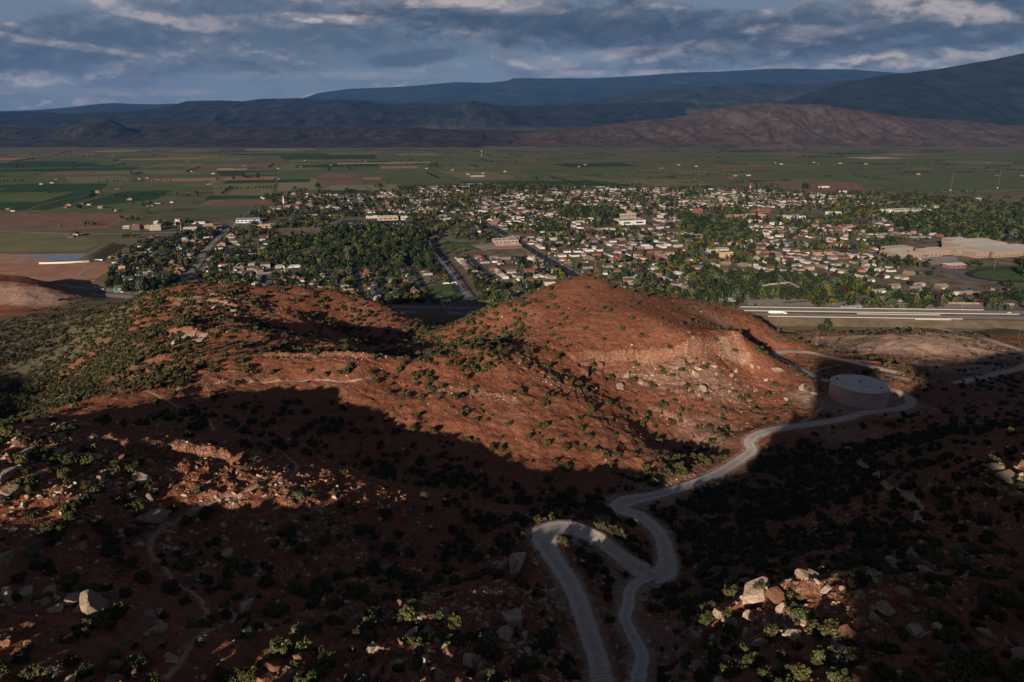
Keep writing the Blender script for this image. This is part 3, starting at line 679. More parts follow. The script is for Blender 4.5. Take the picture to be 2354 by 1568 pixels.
def mountain(name, sky, Yc, Yf, mat, label, amp=.22, nx=420, ny=110, seed=0, pw=1.25, back=None, fs=900.0, x0=None, x1=None):
    """sky: skyline in photo positions; crest at distance Yc, foot at Yf; a real ridge with spurs and gullies"""
    sky = sorted(sky); S = np.array([atY(px, py, Yc) for px, py in sky])
    xa = S[0, 0] if x0 is None else x0; xb = S[-1, 0] if x1 is None else x1
    X = np.linspace(xa, xb, nx); T = np.concatenate([np.linspace(0, 1, ny), 1+np.linspace(.05, 1, 24)])
    XX, TT = np.meshgrid(X, T, indexing='ij')
    zc = np.interp(XX, S[:, 0], S[:, 2])
    zc = zc+(fbm(XX/fs*1.5, XX*0+seed, 4, seed)-.5)*amp*.16*np.maximum(zc, 0)
    d = Yc-Yf; wob = (fbm(XX/(fs*3), XX*0+seed*3.1, 3, seed)-.5)*d*.5
    YY = Yf+wob*(1-np.minimum(TT, 1))+(d-0)*TT
    up = np.clip(TT, 0, 1)**pw; dn = 1-sstep(1, 2, TT)*0.9
    rg = ridged(XX/fs+.9*fbm(XX/fs*.6, YY/fs*.6, 3, 1), YY/(fs*3.8), 5, seed, .52)
    rg2 = ridged(XX/(fs*.30)+.8*fbm(XX/fs, YY/fs, 3, 3), YY/(fs*1.1), 4, seed+2, .5)
    env = np.sin(np.clip(TT, 0, 1)*math.pi)**.8
    Zz = np.maximum(zc, 5)*(up*dn+env*(amp*(rg-.62)*1.9+amp*.55*(rg2-.6)))
    px = (X-xa)/(xb-xa); e = (sstep(0, .04, px)*sstep(1, .96, px))[:, None]
    if x0 is None and back is None: Zz = Zz*e
    Zz = np.where(TT <= 0, -6, Zz-3*(1-up)*0-2.0)
    o = link(name, gridmesh(name, XX, YY, Zz, [mat])); tag(o, kind='structure'); return o
m_far = mountain_material('shaded_far_forest', (0.018, 0.028, 0.034), (0.038, 0.048, 0.046), (0.075, 0.085, 0.065), .45, .0012)  # forest tone darkened to hold cloud shade over the far ranges
m_dark = mountain_material('shaded_juniper_slopes', (0.016, 0.022, 0.024), (0.034, 0.038, 0.036), (0.070, 0.062, 0.056), .5, .0035, (120, 200, 330, 160, (0.100, 0.090, 0.082), .5))  # dark tone includes the cloud shade lying on these slopes
m_mid = mountain_material('green_plateau', (0.022, 0.032, 0.032), (0.045, 0.055, 0.045), (0.075, 0.090, 0.050), .5, .0022, (380, 520, 620, 120, (0.11, 0.12, 0.065), .6))
m_right = mountain_material('cloud_shaded_slopes', (0.014, 0.020, 0.024), (0.028, 0.036, 0.036), (0.045, 0.048, 0.036), .35, .004)  # cloud shadow on the mountain put into its low albedo
m_brown = mountain_material('brown_hills', (0.064, 0.047, 0.042), (0.108, 0.079, 0.067), (0.042, 0.042, 0.034), .6, .008)
m_bad = mountain_material('badlands', (0.032, 0.030, 0.031), (0.062, 0.055, 0.052), (0.022, 0.025, 0.024), .6, .005)
m_butte = mountain_material('dark_butte_soil', (0.030, 0.034, 0.030), (0.055, 0.052, 0.042), (0.020, 0.024, 0.022), .5, .008)
mountain('far_range', [(560, 262), (640, 240), (690, 228), (730, 214), (800, 204), (870, 202), (950, 198), (1050, 189), (1120, 191), (1165, 186), (1180, 180), (1350, 181), (1450, 176), (1560, 168), (1650, 165), (1780, 158), (1870, 159),
          (1960, 160), (2060, 168), (2150, 172), (2400, 178), (2700, 190)], 30000, 20000, m_far, '', .10, 320, 70, 3, 1.0, 1, 3500)
mountain('far_left_range', [(-300, 262), (-100, 260), (0, 256), (100, 252), (170, 246), (220, 240), (260, 237), (300, 239), (360, 240), (400, 238), (460, 245), (600, 262)], 26000, 18000, m_far, '', .10, 220, 60, 5, 1.0, 1, 3000)
mountain('mesa', [(-500, 262), (-200, 258), (0, 256), (80, 257), (150, 262), (250, 258), (330, 254), (390, 243), (430, 232), (500, 231), (560, 233), (600, 228), (680, 226), (760, 229), (840, 230), (870, 238), (930, 238), (980, 236), (1060, 242),
          (1200, 243), (1350, 240), (1500, 236), (1700, 236), (1900, 240)], 15500, 9300, m_dark, '', .20, 520, 120, 1, 1.35, 1, 1200)
mountain('round_hill', [(960, 285), (1000, 262), (1030, 244), (1060, 234), (1085, 231), (1110, 234), (1150, 248), (1185, 270), (1230, 290)], 12500, 10900, m_dark, '', .16, 120, 60, 4, 1.0, None, 500)
mountain('green_tableland', [(1100, 262), (1200, 246), (1300, 237), (1400, 226), (1500, 208), (1560, 202), (1650, 196), (1720, 191), (1800, 193), (1880, 192), (1960, 184), (2100, 176), (2400, 160), (2700, 150)], 17500, 11500, m_mid, '', .16, 420, 110, 6, 1.15, 1, 1500)
mountain('dark_mountain', [(1700, 262), (1800, 236), (1900, 205), (1960, 186), (2020, 174), (2090, 167), (2160, 158), (2220, 148), (2290, 136), (2353, 121), (2450, 100), (2600, 80), (2900, 60)], 12800, 9000, m_right, '', .13, 320, 110, 7, 1.1, 1, 1100)
mountain('brown_hills', [(1105, 331), (1140, 320), (1180, 309), (1260, 301), (1330, 297), (1400, 285), (1470, 278), (1560, 268), (1610, 256), (1660, 246), (1720, 238), (1770, 235), (1830, 240), (1880, 240), (1950, 249), (2030, 262), (2100, 271),
          (2200, 275), (2300, 286), (2400, 290), (2600, 300), (2750, 325)], 8600, 7250, m_brown, '', .26, 420, 120, 2, 1.1, None, 420)
mountain('badland_hills', [(-400, 292), (-200, 285), (0, 290), (120, 296), (300, 288), (450, 286), (600, 292), (750, 288), (900, 290), (1000, 296), (1150, 299), (1300, 303), (1450, 310), (1600, 318)], 9300, 7700, m_bad, '', .30, 480, 90, 5, .9, 1, 420)
mountain('dark_butte', [(105, 320), (135, 304), (165, 290), (195, 277), (220, 271), (245, 274), (270, 287), (300, 302), (345, 318)], 8300, 7500, m_butte, '', .16, 120, 70, 6, 1.0, None, 260)
mountain('low_foothills', [(-300, 318), (0, 318), (120, 322), (380, 318), (440, 308), (480, 318), (600, 322), (800, 320), (1000, 322), (1120, 328)], 7600, 7000, m_bad, '', .30, 260, 40, 3, .8, None, 300)

# ------------------------------------------------------------------ air
def haze():
    x0, x1, y0, y1, z0, z1 = -48000, 48000, -2500, 47000, -8, 2900
    o = MB().box(x0, x1, y0, y1, z0, z1).build('haze', None); tag(o, kind='stuff')
    m = bpy.data.materials.new('air'); m.use_nodes = True; N = NT(m.node_tree); N.n.clear()
    out = N.node('ShaderNodeOutputMaterial'); v = N.node('ShaderNodeVolumePrincipled')
    v.inputs['Color'].default_value = (0.11, 0.30, 0.80, 1); v.inputs['Density'].default_value = 1.7e-5; v.inputs['Anisotropy'].default_value = 0.0
    N.l.new(v.outputs[0], out.inputs['Volume']); o.data.materials.append(m)
    o.hide_viewport = False

# ------------------------------------------------------------------ plants and rocks: prototype shapes
RND = np.random.RandomState(42)
def unit(n, rs): v = rs.normal(size=(n, 3)); return v/np.linalg.norm(v, axis=1)[:, None]
def foliage(n, lobes, size, seed, up=0.25, shell=0.55):
    """n leaf tufts (bent quads) spread through overlapping lobes (cx,cy,cz,rx,ry,rz)"""
    rs = np.random.RandomState(seed); L = np.array(lobes, float); vol = L[:, 3]*L[:, 4]*L[:, 5]
    k = rs.choice(len(L), n, p=vol**.67/(vol**.67).sum()); d = unit(n, rs)
    r = shell+(1-shell)*rs.rand(n); r = np.where(rs.rand(n) < .12, r*1.12, r)
    c = L[k, :3]+d*L[k, 3:]*r[:, None]
    nrm = d*0.9+unit(n, rs)*.9; nrm[:, 2] += up; nrm /= np.linalg.norm(nrm, axis=1)[:, None]
    t = np.cross(nrm, unit(n, rs)); t /= np.linalg.norm(t, axis=1)[:, None]+1e-9; b = np.cross(nrm, t)
    s = size*(0.6+.9*rs.rand(n))[:, None]
    q = np.stack([c-t*s*.5-b*s*.35, c+t*s*.35-b*s*.5, c+t*s*.5+b*s*.4, c-t*s*.4+b*s*.5], 1).reshape(-1, 3)
    q[:, 2] = np.maximum(q[:, 2], 0.0)
    return q, np.arange(4*n).reshape(n, 4)
def lobes_bush(seed, k=6, flat=.7):
    rs = np.random.RandomState(seed); L = [(0, 0, .42*flat, .62, .62, .48*flat)]
    for i in range(k):
        a = rs.rand()*6.28; r = .30+.38*rs.rand(); s = .26+.26*rs.rand()
        L.append((r*math.cos(a), r*math.sin(a), (.30+.50*rs.rand())*flat, s, s, s*.85))
    return L
def lobes_tree(seed, k=10, h=1.0, w=.42, base_=.28):
    rs = np.random.RandomState(seed); L = [(0, 0, .62*h, w*.75, w*.75, .30*h)]
    for i in range(k):
        a = rs.rand()*6.28; zz = base_+(.95-base_)*rs.rand(); ww = w*math.sin(math.pi*min(1, (zz-base_+.12)/(1.05-base_)))**.6
        r = ww*(.45+.5*rs.rand()); s = (.13+.12*rs.rand())
        L.append((r*math.cos(a), r*math.sin(a), zz*h, s*w/.42*1.1, s*w/.42*1.1, s*.85))
    return L
def leaf_material(name, c0, c1, objv=.25, nscale=1.3):
    m = bpy.data.materials.new(name); m.use_nodes = True; N = NT(m.node_tree); b = N.n['Principled BSDF']
    b.inputs['Roughness'].default_value = .7; b.inputs['Specular IOR Level'].default_value = .12
    geo = N.node('ShaderNodeNewGeometry'); oi = N.node('ShaderNodeObjectInfo')
    f = N.math('ADD', N.math('MULTIPLY', N.noise(geo.outputs['Position'], nscale, 3, .7), .75), N.math('MULTIPLY', geo.outputs['Random Per Island'], .35))
    c = N.mix(N.ramp(f, .3, .8), c0, c1)
    h = N.node('ShaderNodeHueSaturation'); N.l.new(c, h.inputs['Color'])
    N.l.new(N.ramp(oi.outputs['Random'], 0, 1, 1-objv, 1+objv), h.inputs['Value'])
    N.l.new(N.math('ADD', N.math('MULTIPLY', N.math('FRACT', N.math('MULTIPLY', oi.outputs['Random'], 7.3)), .05), .475), h.inputs['Hue'])
    N.l.new(h.outputs[0], b.inputs['Base Color']); return m
ML_jun = leaf_material('juniper_leaves', (0.036, 0.043, 0.017), (0.128, 0.125, 0.050))
ML_olive = leaf_material('olive_leaves', (0.052, 0.056, 0.020), (0.150, 0.142, 0.052))
ML_sage = leaf_material('sage_leaves', (0.085, 0.085, 0.055), (0.20, 0.19, 0.135), .2)
M_bark = pbr('bark', (0.13, 0.095, 0.07), .9, var=.3, nscale=3)
def rock_mesh(seed, sub=2, cuts=9, rough=.06, flat=1.0):
    import bmesh
    rs = np.random.RandomState(seed); bm = bmesh.new(); bmesh.ops.create_icosphere(bm, subdivisions=sub, radius=1.0)
    V = np.array([v.co[:] for v in bm.verts]); F = np.array([[v.index for v in f.verts] for f in bm.faces]); bm.free()
    for i in range(cuts):
        n = unit(1, rs)[0]; d = .30+.34*rs.rand(); k = V@n; m = k > d; V[m] -= np.outer(k[m]-d, n)*.98
    V += rough*(np.stack([fbm(V[:, 0]*3+seed+9, V[:, 1]*3+V[:, 2]*2+9, 3, j)-.5 for j in range(3)], 1))*2
    V += .025*(np.stack([fbm(V[:, 0]*8+seed, V[:, 1]*5+V[:, 2]*7+3, 3, j+3)-.5 for j in range(3)], 1))*2
    V[:, 2] *= flat; return V, F
ROCKS = [rock_mesh(s, 4, 11+s % 4, .06, .8) for s in range(10)]
SMALLR = [rock_mesh(50+s, 2, 9, .04, .75) for s in range(6)]
def rock_material(name, c0, c1, dark=(0.16, .075, .05)):
    m = bpy.data.materials.new(name); m.use_nodes = True; N = NT(m.node_tree); b = N.n['Principled BSDF']
    b.inputs['Roughness'].default_value = .92; b.inputs['Specular IOR Level'].default_value = .15
    geo = N.node('ShaderNodeNewGeometry'); P = geo.outputs['Position']; oi = N.node('ShaderNodeObjectInfo')
    c = N.mix(N.ramp(N.noise(N.mapping(P, (.6, .6, 2.0)), 1.1, 6, .7), .3, .7), c0, c1)
    c = N.mix(N.math('MULTIPLY', N.ramp(N.noise(P, .55, 4, .6), .55, .72), .6), c, dark)
    h = N.node('ShaderNodeHueSaturation'); N.l.new(c, h.inputs['Color']); N.l.new(N.ramp(oi.outputs['Random'], 0, 1, .75, 1.15), h.inputs['Value'])
    N.l.new(h.outputs[0], b.inputs['Base Color'])
    bp = N.node('ShaderNodeBump'); bp.inputs['Strength'].default_value = .8; bp.inputs['Distance'].default_value = .6
    N.l.new(N.noise(N.mapping(P, (1, 1, 2.2)), 1.3, 9, .75), bp.inputs['Height']); N.l.new(bp.outputs[0], b.inputs['Normal'])
    return m
MR_red = rock_material('red_sandstone', (0.20, 0.085, 0.052), (0.33, 0.165, 0.108))
MR_pale = rock_material('pale_sandstone', (0.36, 0.26, 0.195), (0.54, 0.415, 0.325), (0.25, .155, .11))
def many(name, protos, XYZ, S, mat, rs, squash=None, tilt=0.0):
    """one joined mesh of many small copies (stuff)"""
    Vs = []; Fs = []; n = 0
    ang = rs.rand(len(XYZ))*6.28; k = rs.randint(0, len(protos), len(XYZ))
    for i in range(len(protos)):
        idx = np.where(k == i)[0]
        if not len(idx): continue
        V, F = protos[i]; c = np.cos(ang[idx])[:, None]; s = np.sin(ang[idx])[:, None]; sc = S[idx][:, None]
        sz = sc*(squash[idx][:, None] if squash is not None else 1)
        x = (V[None, :, 0]*c-V[None, :, 1]*s)*sc+XYZ[idx, 0:1]; y = (V[None, :, 0]*s+V[None, :, 1]*c)*sc+XYZ[idx, 1:2]; z = V[None, :, 2]*sz+XYZ[idx, 2:3]
        Vs.append(np.stack([x, y, z], 2).reshape(-1, 3)); Fs.append((F[None]+(np.arange(len(idx))*len(V))[:, None, None]+n).reshape(-1, F.shape[1])); n += len(V)*len(idx)
    o = link(name, mesh_np(name, np.concatenate(Vs), np.concatenate(Fs), [mat])); return tag(o, kind='stuff')
REG = []      # (object, kind, look, group, photo x, photo y, depth)
def reg(o, kind, look, group, x, y, z, cat=None):
    px, py, dp = toD(x, y, z); REG.append([o, kind, look, group, float(px), float(py), float(dp)]); o['category'] = cat or kind; return o
def visible(P, lift=0.8):
    """is a point over the hills seen by the camera (not behind a ridge)"""
    P = np.asarray(P, float); ok = np.ones(len(P), bool); px, py, d = toD(P[:, 0], P[:, 1], P[:, 2]+lift)
    ok &= (px > -200) & (px < 2550) & (py > -20) & (py < 1660) & (P[:, 1] > 60)
    for t in np.linspace(.25, .985, 60):
        x = P[:, 0]*t; y = P[:, 1]*t; z = CAM_H+(P[:, 2]+lift-CAM_H)*t
        ok &= ~((z < ground(x, y)-.3) & (y < 930))
    return ok

# ---- how thickly the slopes are covered (per square metre of junipers), by place
DENS = 0.0062*sstep(3, 12, GZ)
zones = [((300, 1220, 60, 24), .030), ((800, 1300, 60, 30), .034), ((500, 1350, 60, 30), .026), ((800, 1500, 70, 24), .036), ((300, 1500, 50, 20), .030), ((1150, 1500, 24, 14), .04), ((1200, 1230, 20, 10), .05), ((700, 990, 50, 30), .022), ((950, 1080, 50, 14), .03), ((250, 745, 40, 40), .05), ((230, 770, 40, 40), .05), ((130, 740, 60, 50), .03), ((1420, 1250, 10, 8), .09), ((1380, 1310, 8, 20), .06), ((1400, 1420, 8, 14), .05),
         ((2250, 1150, 40, 30), .04), ((2100, 1400, 50, 24), .04), ((1250, 1150, 26, 8), .05), ((1800, 1250, 30, 24), .05), ((1000, 930, 120, 50), .009),
         ((330, 760, 60, 60), .050), ((250, 820, 60, 60), .075), ((180, 880, 60, 50), .080), ((60, 900, 60, 50), .085), ((100, 950, 40, 25), .075), ((300, 880, 34, 30), .06), ((350, 720, 50, 40), .045), ((60, 760, 110, 60), .022), ((150, 790, 60, 60), .045),
         ((470, 690, 40, 30), .020), ((600, 680, 60, 30), .012), ((1100, 770, 30, 40), .060), ((1180, 720, 16, 34), .055), ((1050, 800, 30, 26), .05), ((800, 810, 70, 12), .030), ((700, 780, 60, 12), .018), ((900, 770, 60, 40), .030),
         ((1450, 940, 26, 20), .012), ((1640, 1020, 20, 16), .022), ((1700, 930, 30, 24), .010), ((1330, 880, 12, 14), .010), ((1620, 1250, 24, 30), .080), ((1750, 1150, 44, 34), .080), ((1900, 1080, 50, 30), .070), ((2050, 1030, 50, 24), .055),
         ((1650, 1380, 16, 24), .060), ((1950, 1250, 36, 24), .050), ((2150, 1180, 30, 24), .035), ((1900, 1480, 40, 16), .035), ((2200, 1500, 40, 20), .040), ((2250, 1350, 30, 24), .032), ((2000, 1560, 60, 14), .050), ((2250, 980, 40, 30), .030),
         ((1200, 1200, 24, 10), .045), ((1360, 1180, 16, 10), .035), ((1400, 1330, 6, 20), .030), ((650, 1000, 50, 24), .014), ((900, 1090, 40, 12), .018), ((1350, 1140, 26, 8), .020), ((300, 1200, 60, 20), .012), ((900, 1350, 40, 30), .014),
         ((700, 1250, 50, 20), .012), ((500, 1500, 50, 20), .012), ((1050, 1560, 30, 10), .022), ((1320, 1570, 8, 8), .03), ((2350, 870, 40, 20), .012), ((2000, 870, 40, 14), .006), ((1500, 1080, 26, 14), .006)]
for z, w in zones: DENS = np.maximum(DENS, w*blobs([z]))
DENS = DENS*np.clip(1.75*fbm(MX/18, MY/18, 3, 4)-.05, .15, 1.7)*sstep(1.5, 4.0, RD)*sstep(TANK_R+2, TANK_R+5, TKD)*(1-.9*np.exp(-(TD/1.4)**2))
for zz in [(1360, 700, 80, 50), (1550, 750, 60, 30), (1971, 930, 26, 20)]: DENS = DENS*(1-.5*blobs([zz]))
DENS = DENS*(1-.75*blobs([(2100, 790, 70, 40)]))
Dg = Grid(GX, GY, DENS)
def scatter(n, rs, dens, scale=1.0, x0=-560, x1=500, y0=72, y1=905):
    x = x0+(x1-x0)*rs.rand(n); y = y0+(y1-y0)*rs.rand(n)**1.0
    A = (x1-x0)*(y1-y0)/n
    k = rs.rand(n) < dens(x, y)*A*scale
    x, y = x[k], y[k]; z = ground(x, y); P = np.stack([x, y, z], 1); return P[z > 1.0]
rs = np.random.RandomState(5)
PJ = scatter(400000, rs, Dg, 1.7); PJ = PJ[visible(PJ, 1.5)]
SJ = (0.75+1.75*rs.rand(len(PJ))**1.3)
qx, qy, dj = toD(PJ[:, 0], PJ[:, 1], PJ[:, 2]); infr = (qx > -8) & (qx < 2361) & (qy < 1580)
order = np.argsort(-SJ/dj*infr); top = order[:290]; rest = order[290:]
JM = []
for s in range(9):
    V, F = foliage(420 if s == 7 else 1300, lobes_bush(s, 11, .85+.18*(s % 3)), .125, 100+s, .4, .45)
    JM.append(mesh_np('juniper', V, F, [ML_sage if s == 7 else (ML_olive if s % 3 == 2 else ML_jun)]))
for i in top:
    s = rs.randint(0, 9); olive = s % 3 == 2
    o = link('juniper_shrub', JM[s], None, tuple(PJ[i]-np.array([0, 0, .12*SJ[i]])), rs.rand()*6.28, (SJ[i], SJ[i], SJ[i]*(.85+.4*rs.rand())))
    size = 'large' if SJ[i] > 2.0 else ('small' if SJ[i] < 1.45 else 'mid-sized')
    reg(o, 'shrub', size+(' dry grey' if s == 7 else (' yellow-green' if olive else ' dark green'))+' juniper shrub', 'junipers dotted over the red slopes', *PJ[i])
jl = [foliage(150, lobes_bush(30+s, 6, 1.0), .34, 300+s, .4, .5) for s in range(8)]
many('far_juniper_cover', jl, PJ[rest]-np.array([0, 0, .1]), SJ[rest]*1.05, ML_jun, rs, .8+.5*rs.rand(len(rest)))
# low sage and dead brush
SG = Grid(GX, GY, (0.055+0.13*GREEN+1.2*DENS)*sstep(3, 12, GZ)*sstep(.6, 2.5, RD)*(1-.9*np.exp(-(TD/1.0)**2))*np.clip(2.2*fbm(MX/9, MY/9, 3, 6)-.35, 0.05, 1.6)*(1-.55*domeA)*sstep(TANK_R+1, TANK_R+3, TKD))
PS = scatter(600000, rs, SG, 1.0); PS = PS[visible(PS, .6)]
sg = [foliage(26, [(0, 0, .35, .6, .6, .38)], .38, 400+s, .5, .4) for s in range(6)]
many('sagebrush', sg, PS, .28+.42*rs.rand(len(PS)), ML_sage, rs)
print('junipers', len(PJ), 'sage', len(PS))

# ---- rocks
NEARF = sstep(250, 200, MY)
RK = Grid(GX, GY, (0.026+0.17*NEARF+0.42*CLIFF+0.16*rockzone)*sstep(4, 14, GZ)*sstep(.5, 2.5, RD)*(1-.9*np.exp(-(TD/1.0)**2))*np.clip(2.6*fbm(MX/11, MY/11, 3, 7)-.5, 0.05, 2.0)*(1-.7*domeA*(1-CLIFF))*sstep(TANK_R+1, TANK_R+3, TKD))
PRK = scatter(600000, rs, RK, 1.7); PRK = PRK[visible(PRK, .4)]
SR = (.24+1.05*rs.rand(len(PRK))**3.0)*np.where(PRK[:, 1] > 270, .8, 1.0)
qx, qy, dr = toD(PRK[:, 0], PRK[:, 1], PRK[:, 2]); infr = (qx > -8) & (qx < 2361) & (qy < 1578)
palef = Grid(GX, GY, np.clip(PALE+.35*CLIFF+1.1*blobs([(60, 1060, 50, 14), (1150, 1420, 22, 22), (1770, 1400, 24, 20), (1650, 860, 60, 26), (420, 780, 26, 14), (540, 700, 30, 20), (250, 1200, 50, 18), (180, 1370, 30, 12), (2320, 1100, 16, 12), (1300, 1480, 12, 20), (1700, 1500, 20, 16)]), 0, 1))
ispale = rs.rand(len(PRK)) < (.16+.55*palef(PRK[:, 0], PRK[:, 1]))*np.where(PRK[:, 1] > 270, .42, 1.0)
order = np.argsort(-SR/dr*infr); top = order[:160]; rest = order[160:]
RM = {}
for s, (V, F) in enumerate(ROCKS):
    for nm, mt in (('red', MR_red), ('pale', MR_pale)): RM[s, nm] = mesh_np('boulder', V, F, [mt], smooth=False)
def put_rock(x, y, z, w, h, d=None, pale=True, seed=None, look=None, grp='boulders strewn over the red slopes'):
    s = rs.randint(0, 10) if seed is None else seed; d = d or w
    o = link('boulder', RM[s, 'pale' if pale else 'red'], None, (x, y, z+h*.14), rs.rand()*6.28 if seed is None else 0.3*seed, (w*.85, d*.85, h*.95))
    o.rotation_euler[0] = (rs.rand()-.5)*.5; o.rotation_euler[1] = (rs.rand()-.5)*.5
    size = 'huge' if w > 4 else ('large' if w > 2 else ('small' if w < 1.1 else 'mid-sized'))
    return reg(o, 'boulder', look or (size+(' pale tan' if pale else ' red')+(' flat slab' if h < .5*w else ' boulder')), grp, x, y, z)
for i in top:
    k = rs.rand(); put_rock(*PRK[i], SR[i]*2.2, SR[i]*(1.0+1.0*k), SR[i]*(1.4+1.4*rs.rand()), bool(ispale[i]))
for nm, mt, m in (('loose_red_stones', MR_red, ~ispale), ('loose_pale_stones', MR_pale, ispale)):
    q = [i for i in rest if m[i]]
    if q: many(nm, SMALLR, PRK[q], SR[q]*1.0, mt, rs, .6+.6*rs.rand(len(q)))
HB = [(222, 1386, 62, 62, 1), (163, 1376, 36, 30, 1), (190, 1392, 40, 34, 1), (18, 1370, 38, 32, 1), (565, 1390, 42, 22, 1), (690, 1296, 20, 16, 1), (10, 1285, 46, 40, 1), (322, 1092, 38, 24, 1), (303, 1112, 18, 16, 1), (345, 1143, 24, 16, 1), (232, 1106, 26, 20, 1),
      (352, 1178, 60, 30, 1), (270, 1225, 30, 24, 1), (190, 1250, 26, 18, 1), (525, 1265, 30, 20, 1), (438, 1326, 22, 18, 1), (455, 1334, 16, 14, 1), (1172, 1415, 68, 50, 1), (1160, 1450, 44, 44, 1), (1120, 1415, 44, 22, 0), (1205, 1460, 26, 26, 1),
      (1190, 1285, 62, 34, 1), (1155, 1297, 34, 22, 1), (1285, 1418, 46, 34, 0), (1290, 1380, 44, 24, 1), (1270, 1362, 32, 18, 1), (1303, 1488, 34, 44, 1), (1285, 1512, 20, 18, 1), (1252, 1345, 10, 20, 1), (1735, 1357, 80, 30, 1), (1800, 1378, 84, 30, 0), (1692, 1360, 22, 20, 1),
      (1790, 1402, 30, 30, 1), (1822, 1395, 20, 16, 0), (1715, 1335, 36, 22, 1), (1650, 1405, 34, 22, 1), (1600, 1468, 36, 30, 1), (2130, 1318, 42, 22, 1), (2160, 1330, 22, 20, 1), (2110, 1312, 30, 16, 1), (2095, 1270, 40, 16, 1), (2200, 1265, 60, 22, 0), (2320, 1090, 54, 30, 1),
      (2290, 1078, 36, 24, 1), (2345, 1105, 34, 30, 1), (2338, 1140, 24, 20, 1), (980, 1515, 34, 34, 1), (1035, 1500, 50, 34, 0), (1095, 1520, 36, 34, 0), (860, 1545, 44, 26, 0), (640, 1575, 70, 30, 0), (260, 1560, 40, 30, 1), (165, 1560, 22, 34, 1), (265, 1545, 26, 22, 1),
      (1215, 1500, 24, 22, 1), (1180, 1530, 26, 22, 1), (418, 896, 26, 14, 1), (1597, 857, 20, 14, 1), (1615, 893, 19, 14, 1), (1841, 891, 18, 16, 1), (1873, 904, 26, 9, 1), (1806, 915, 13, 12, 1), (1727, 838, 14, 10, 1), (1742, 843, 12, 9, 1), (1781, 848, 22, 14, 1),
      (1646, 857, 16, 13, 1), (1641, 840, 14, 10, 1), (1603, 846, 14, 10, 1), (1690, 852, 12, 9, 1), (1760, 872, 12, 8, 1), (1680, 862, 14, 8, 1), (1558, 845, 14, 10, 1), (1350, 832, 40, 18, 0), (1345, 850, 36, 16, 0), (1380, 836, 22, 16, 0), (1440, 862, 16, 14, 1), (1475, 878, 18, 12, 1),
      (1425, 885, 26, 14, 1), (1500, 860, 12, 10, 1), (430, 772, 44, 14, 1), (450, 782, 36, 14, 1), (410, 785, 30, 12, 1), (470, 770, 26, 10, 1), (500, 705, 26, 8, 1), (535, 712, 24, 8, 1), (560, 690, 20, 8, 1), (590, 696, 16, 8, 1),
      (120, 1040, 50, 14, 1), (60, 1035, 40, 14, 1), (210, 1050, 40, 14, 1), (260, 1062, 46, 14, 0), (300, 1050, 40, 12, 0), (180, 1075, 36, 14, 0), (390, 1040, 26, 16, 0), (430, 1050, 24, 18, 0), (455, 1062, 22, 16, 0), (360, 1052, 26, 16, 0), (540, 1052, 40, 14, 0), (30, 1120, 40, 20, 1), (20, 1085, 40, 20, 1)]
HP = castH([(a[0], a[1]+a[3]*.3) for a in HB])
for (px, py, w, h, pale), p in zip(HB, HP):
    dp = float(toD(*p)[2]); k = dp/FPX
    put_rock(p[0], p[1], p[2], w*k, h*k*1.05, w*k*.75, bool(pale), seed=int(px+py) % 10)
print('rocks', len(PRK), len(HB))

# ------------------------------------------------------------------ fields, lots and streets of the valley
def ground_mat(name, c0, c1, sc=.05, rows=None):
    m = bpy.data.materials.new(name); m.use_nodes = True; N = NT(m.node_tree); b = N.n['Principled BSDF']
    b.inputs['Roughness'].default_value = .93; b.inputs['Specular IOR Level'].default_value = .08
    geo = N.node('ShaderNodeNewGeometry'); P = N.mapping(geo.outputs['Position'], (1, 1, 1), (0, 0, -G15))
    c = N.mix(N.ramp(N.noise(P, sc, 6, .68), .3, .7), c0, c1)
    if rows:
        w = N.node('ShaderNodeTexWave'); w.inputs['Scale'].default_value = rows[0]; w.inputs['Distortion'].default_value = .6; w.bands_direction = rows[1]
        N.l.new(P, w.inputs['Vector']); c = N.mix(N.math('MULTIPLY', w.outputs['Fac'], rows[3]), c, rows[2])
    N.l.new(c, b.inputs['Base Color']); return m
GM = dict(dkgreen=ground_mat('lucerne', (0.025, 0.052, 0.022), (0.042, 0.078, 0.030), .01), green=ground_mat('pasture', (0.075, 0.105, 0.038), (0.115, 0.145, 0.055), .01),
          olive=ground_mat('dry_pasture', (0.13, 0.135, 0.065), (0.20, 0.185, 0.095), .012), brown=ground_mat('ploughed_soil', (0.155, 0.095, 0.065), (0.235, 0.145, 0.10), .02),
          tan=ground_mat('stubble', (0.34, 0.28, 0.17), (0.44, 0.37, 0.23), .02), red=ground_mat('red_soil', (0.29, 0.145, 0.10), (0.40, 0.22, 0.155), .03),
          lawn=ground_mat('lawn', (0.050, 0.085, 0.026), (0.085, 0.125, 0.040), .06), asphalt=ground_mat('dark_asphalt', (0.032, 0.034, 0.040), (0.052, 0.054, 0.062), .05),
          grey=ground_mat('old_asphalt', (0.105, 0.100, 0.103), (0.165, 0.158, 0.160), .05), conc=ground_mat('concrete_yard', (0.24, 0.21, 0.19), (0.34, 0.30, 0.275), .05),
          vine=ground_mat('vine_rows', (0.10, 0.12, 0.05), (0.15, 0.16, 0.07), .02, (.10, 'X', (0.34, 0.27, 0.17), .8)), town=ground_mat('town_yards', (0.070, 0.075, 0.040), (0.235, 0.180, 0.145), .035),
          stripe=ground_mat('striped_turf', (0.055, 0.095, 0.03), (0.08, 0.12, 0.04), .03, (.024, 'Y', (0.25, 0.20, 0.13), .55)), basin=ground_mat('silt', (0.30, 0.17, 0.13), (0.40, 0.25, 0.20), .05))
_lift = [0.10]
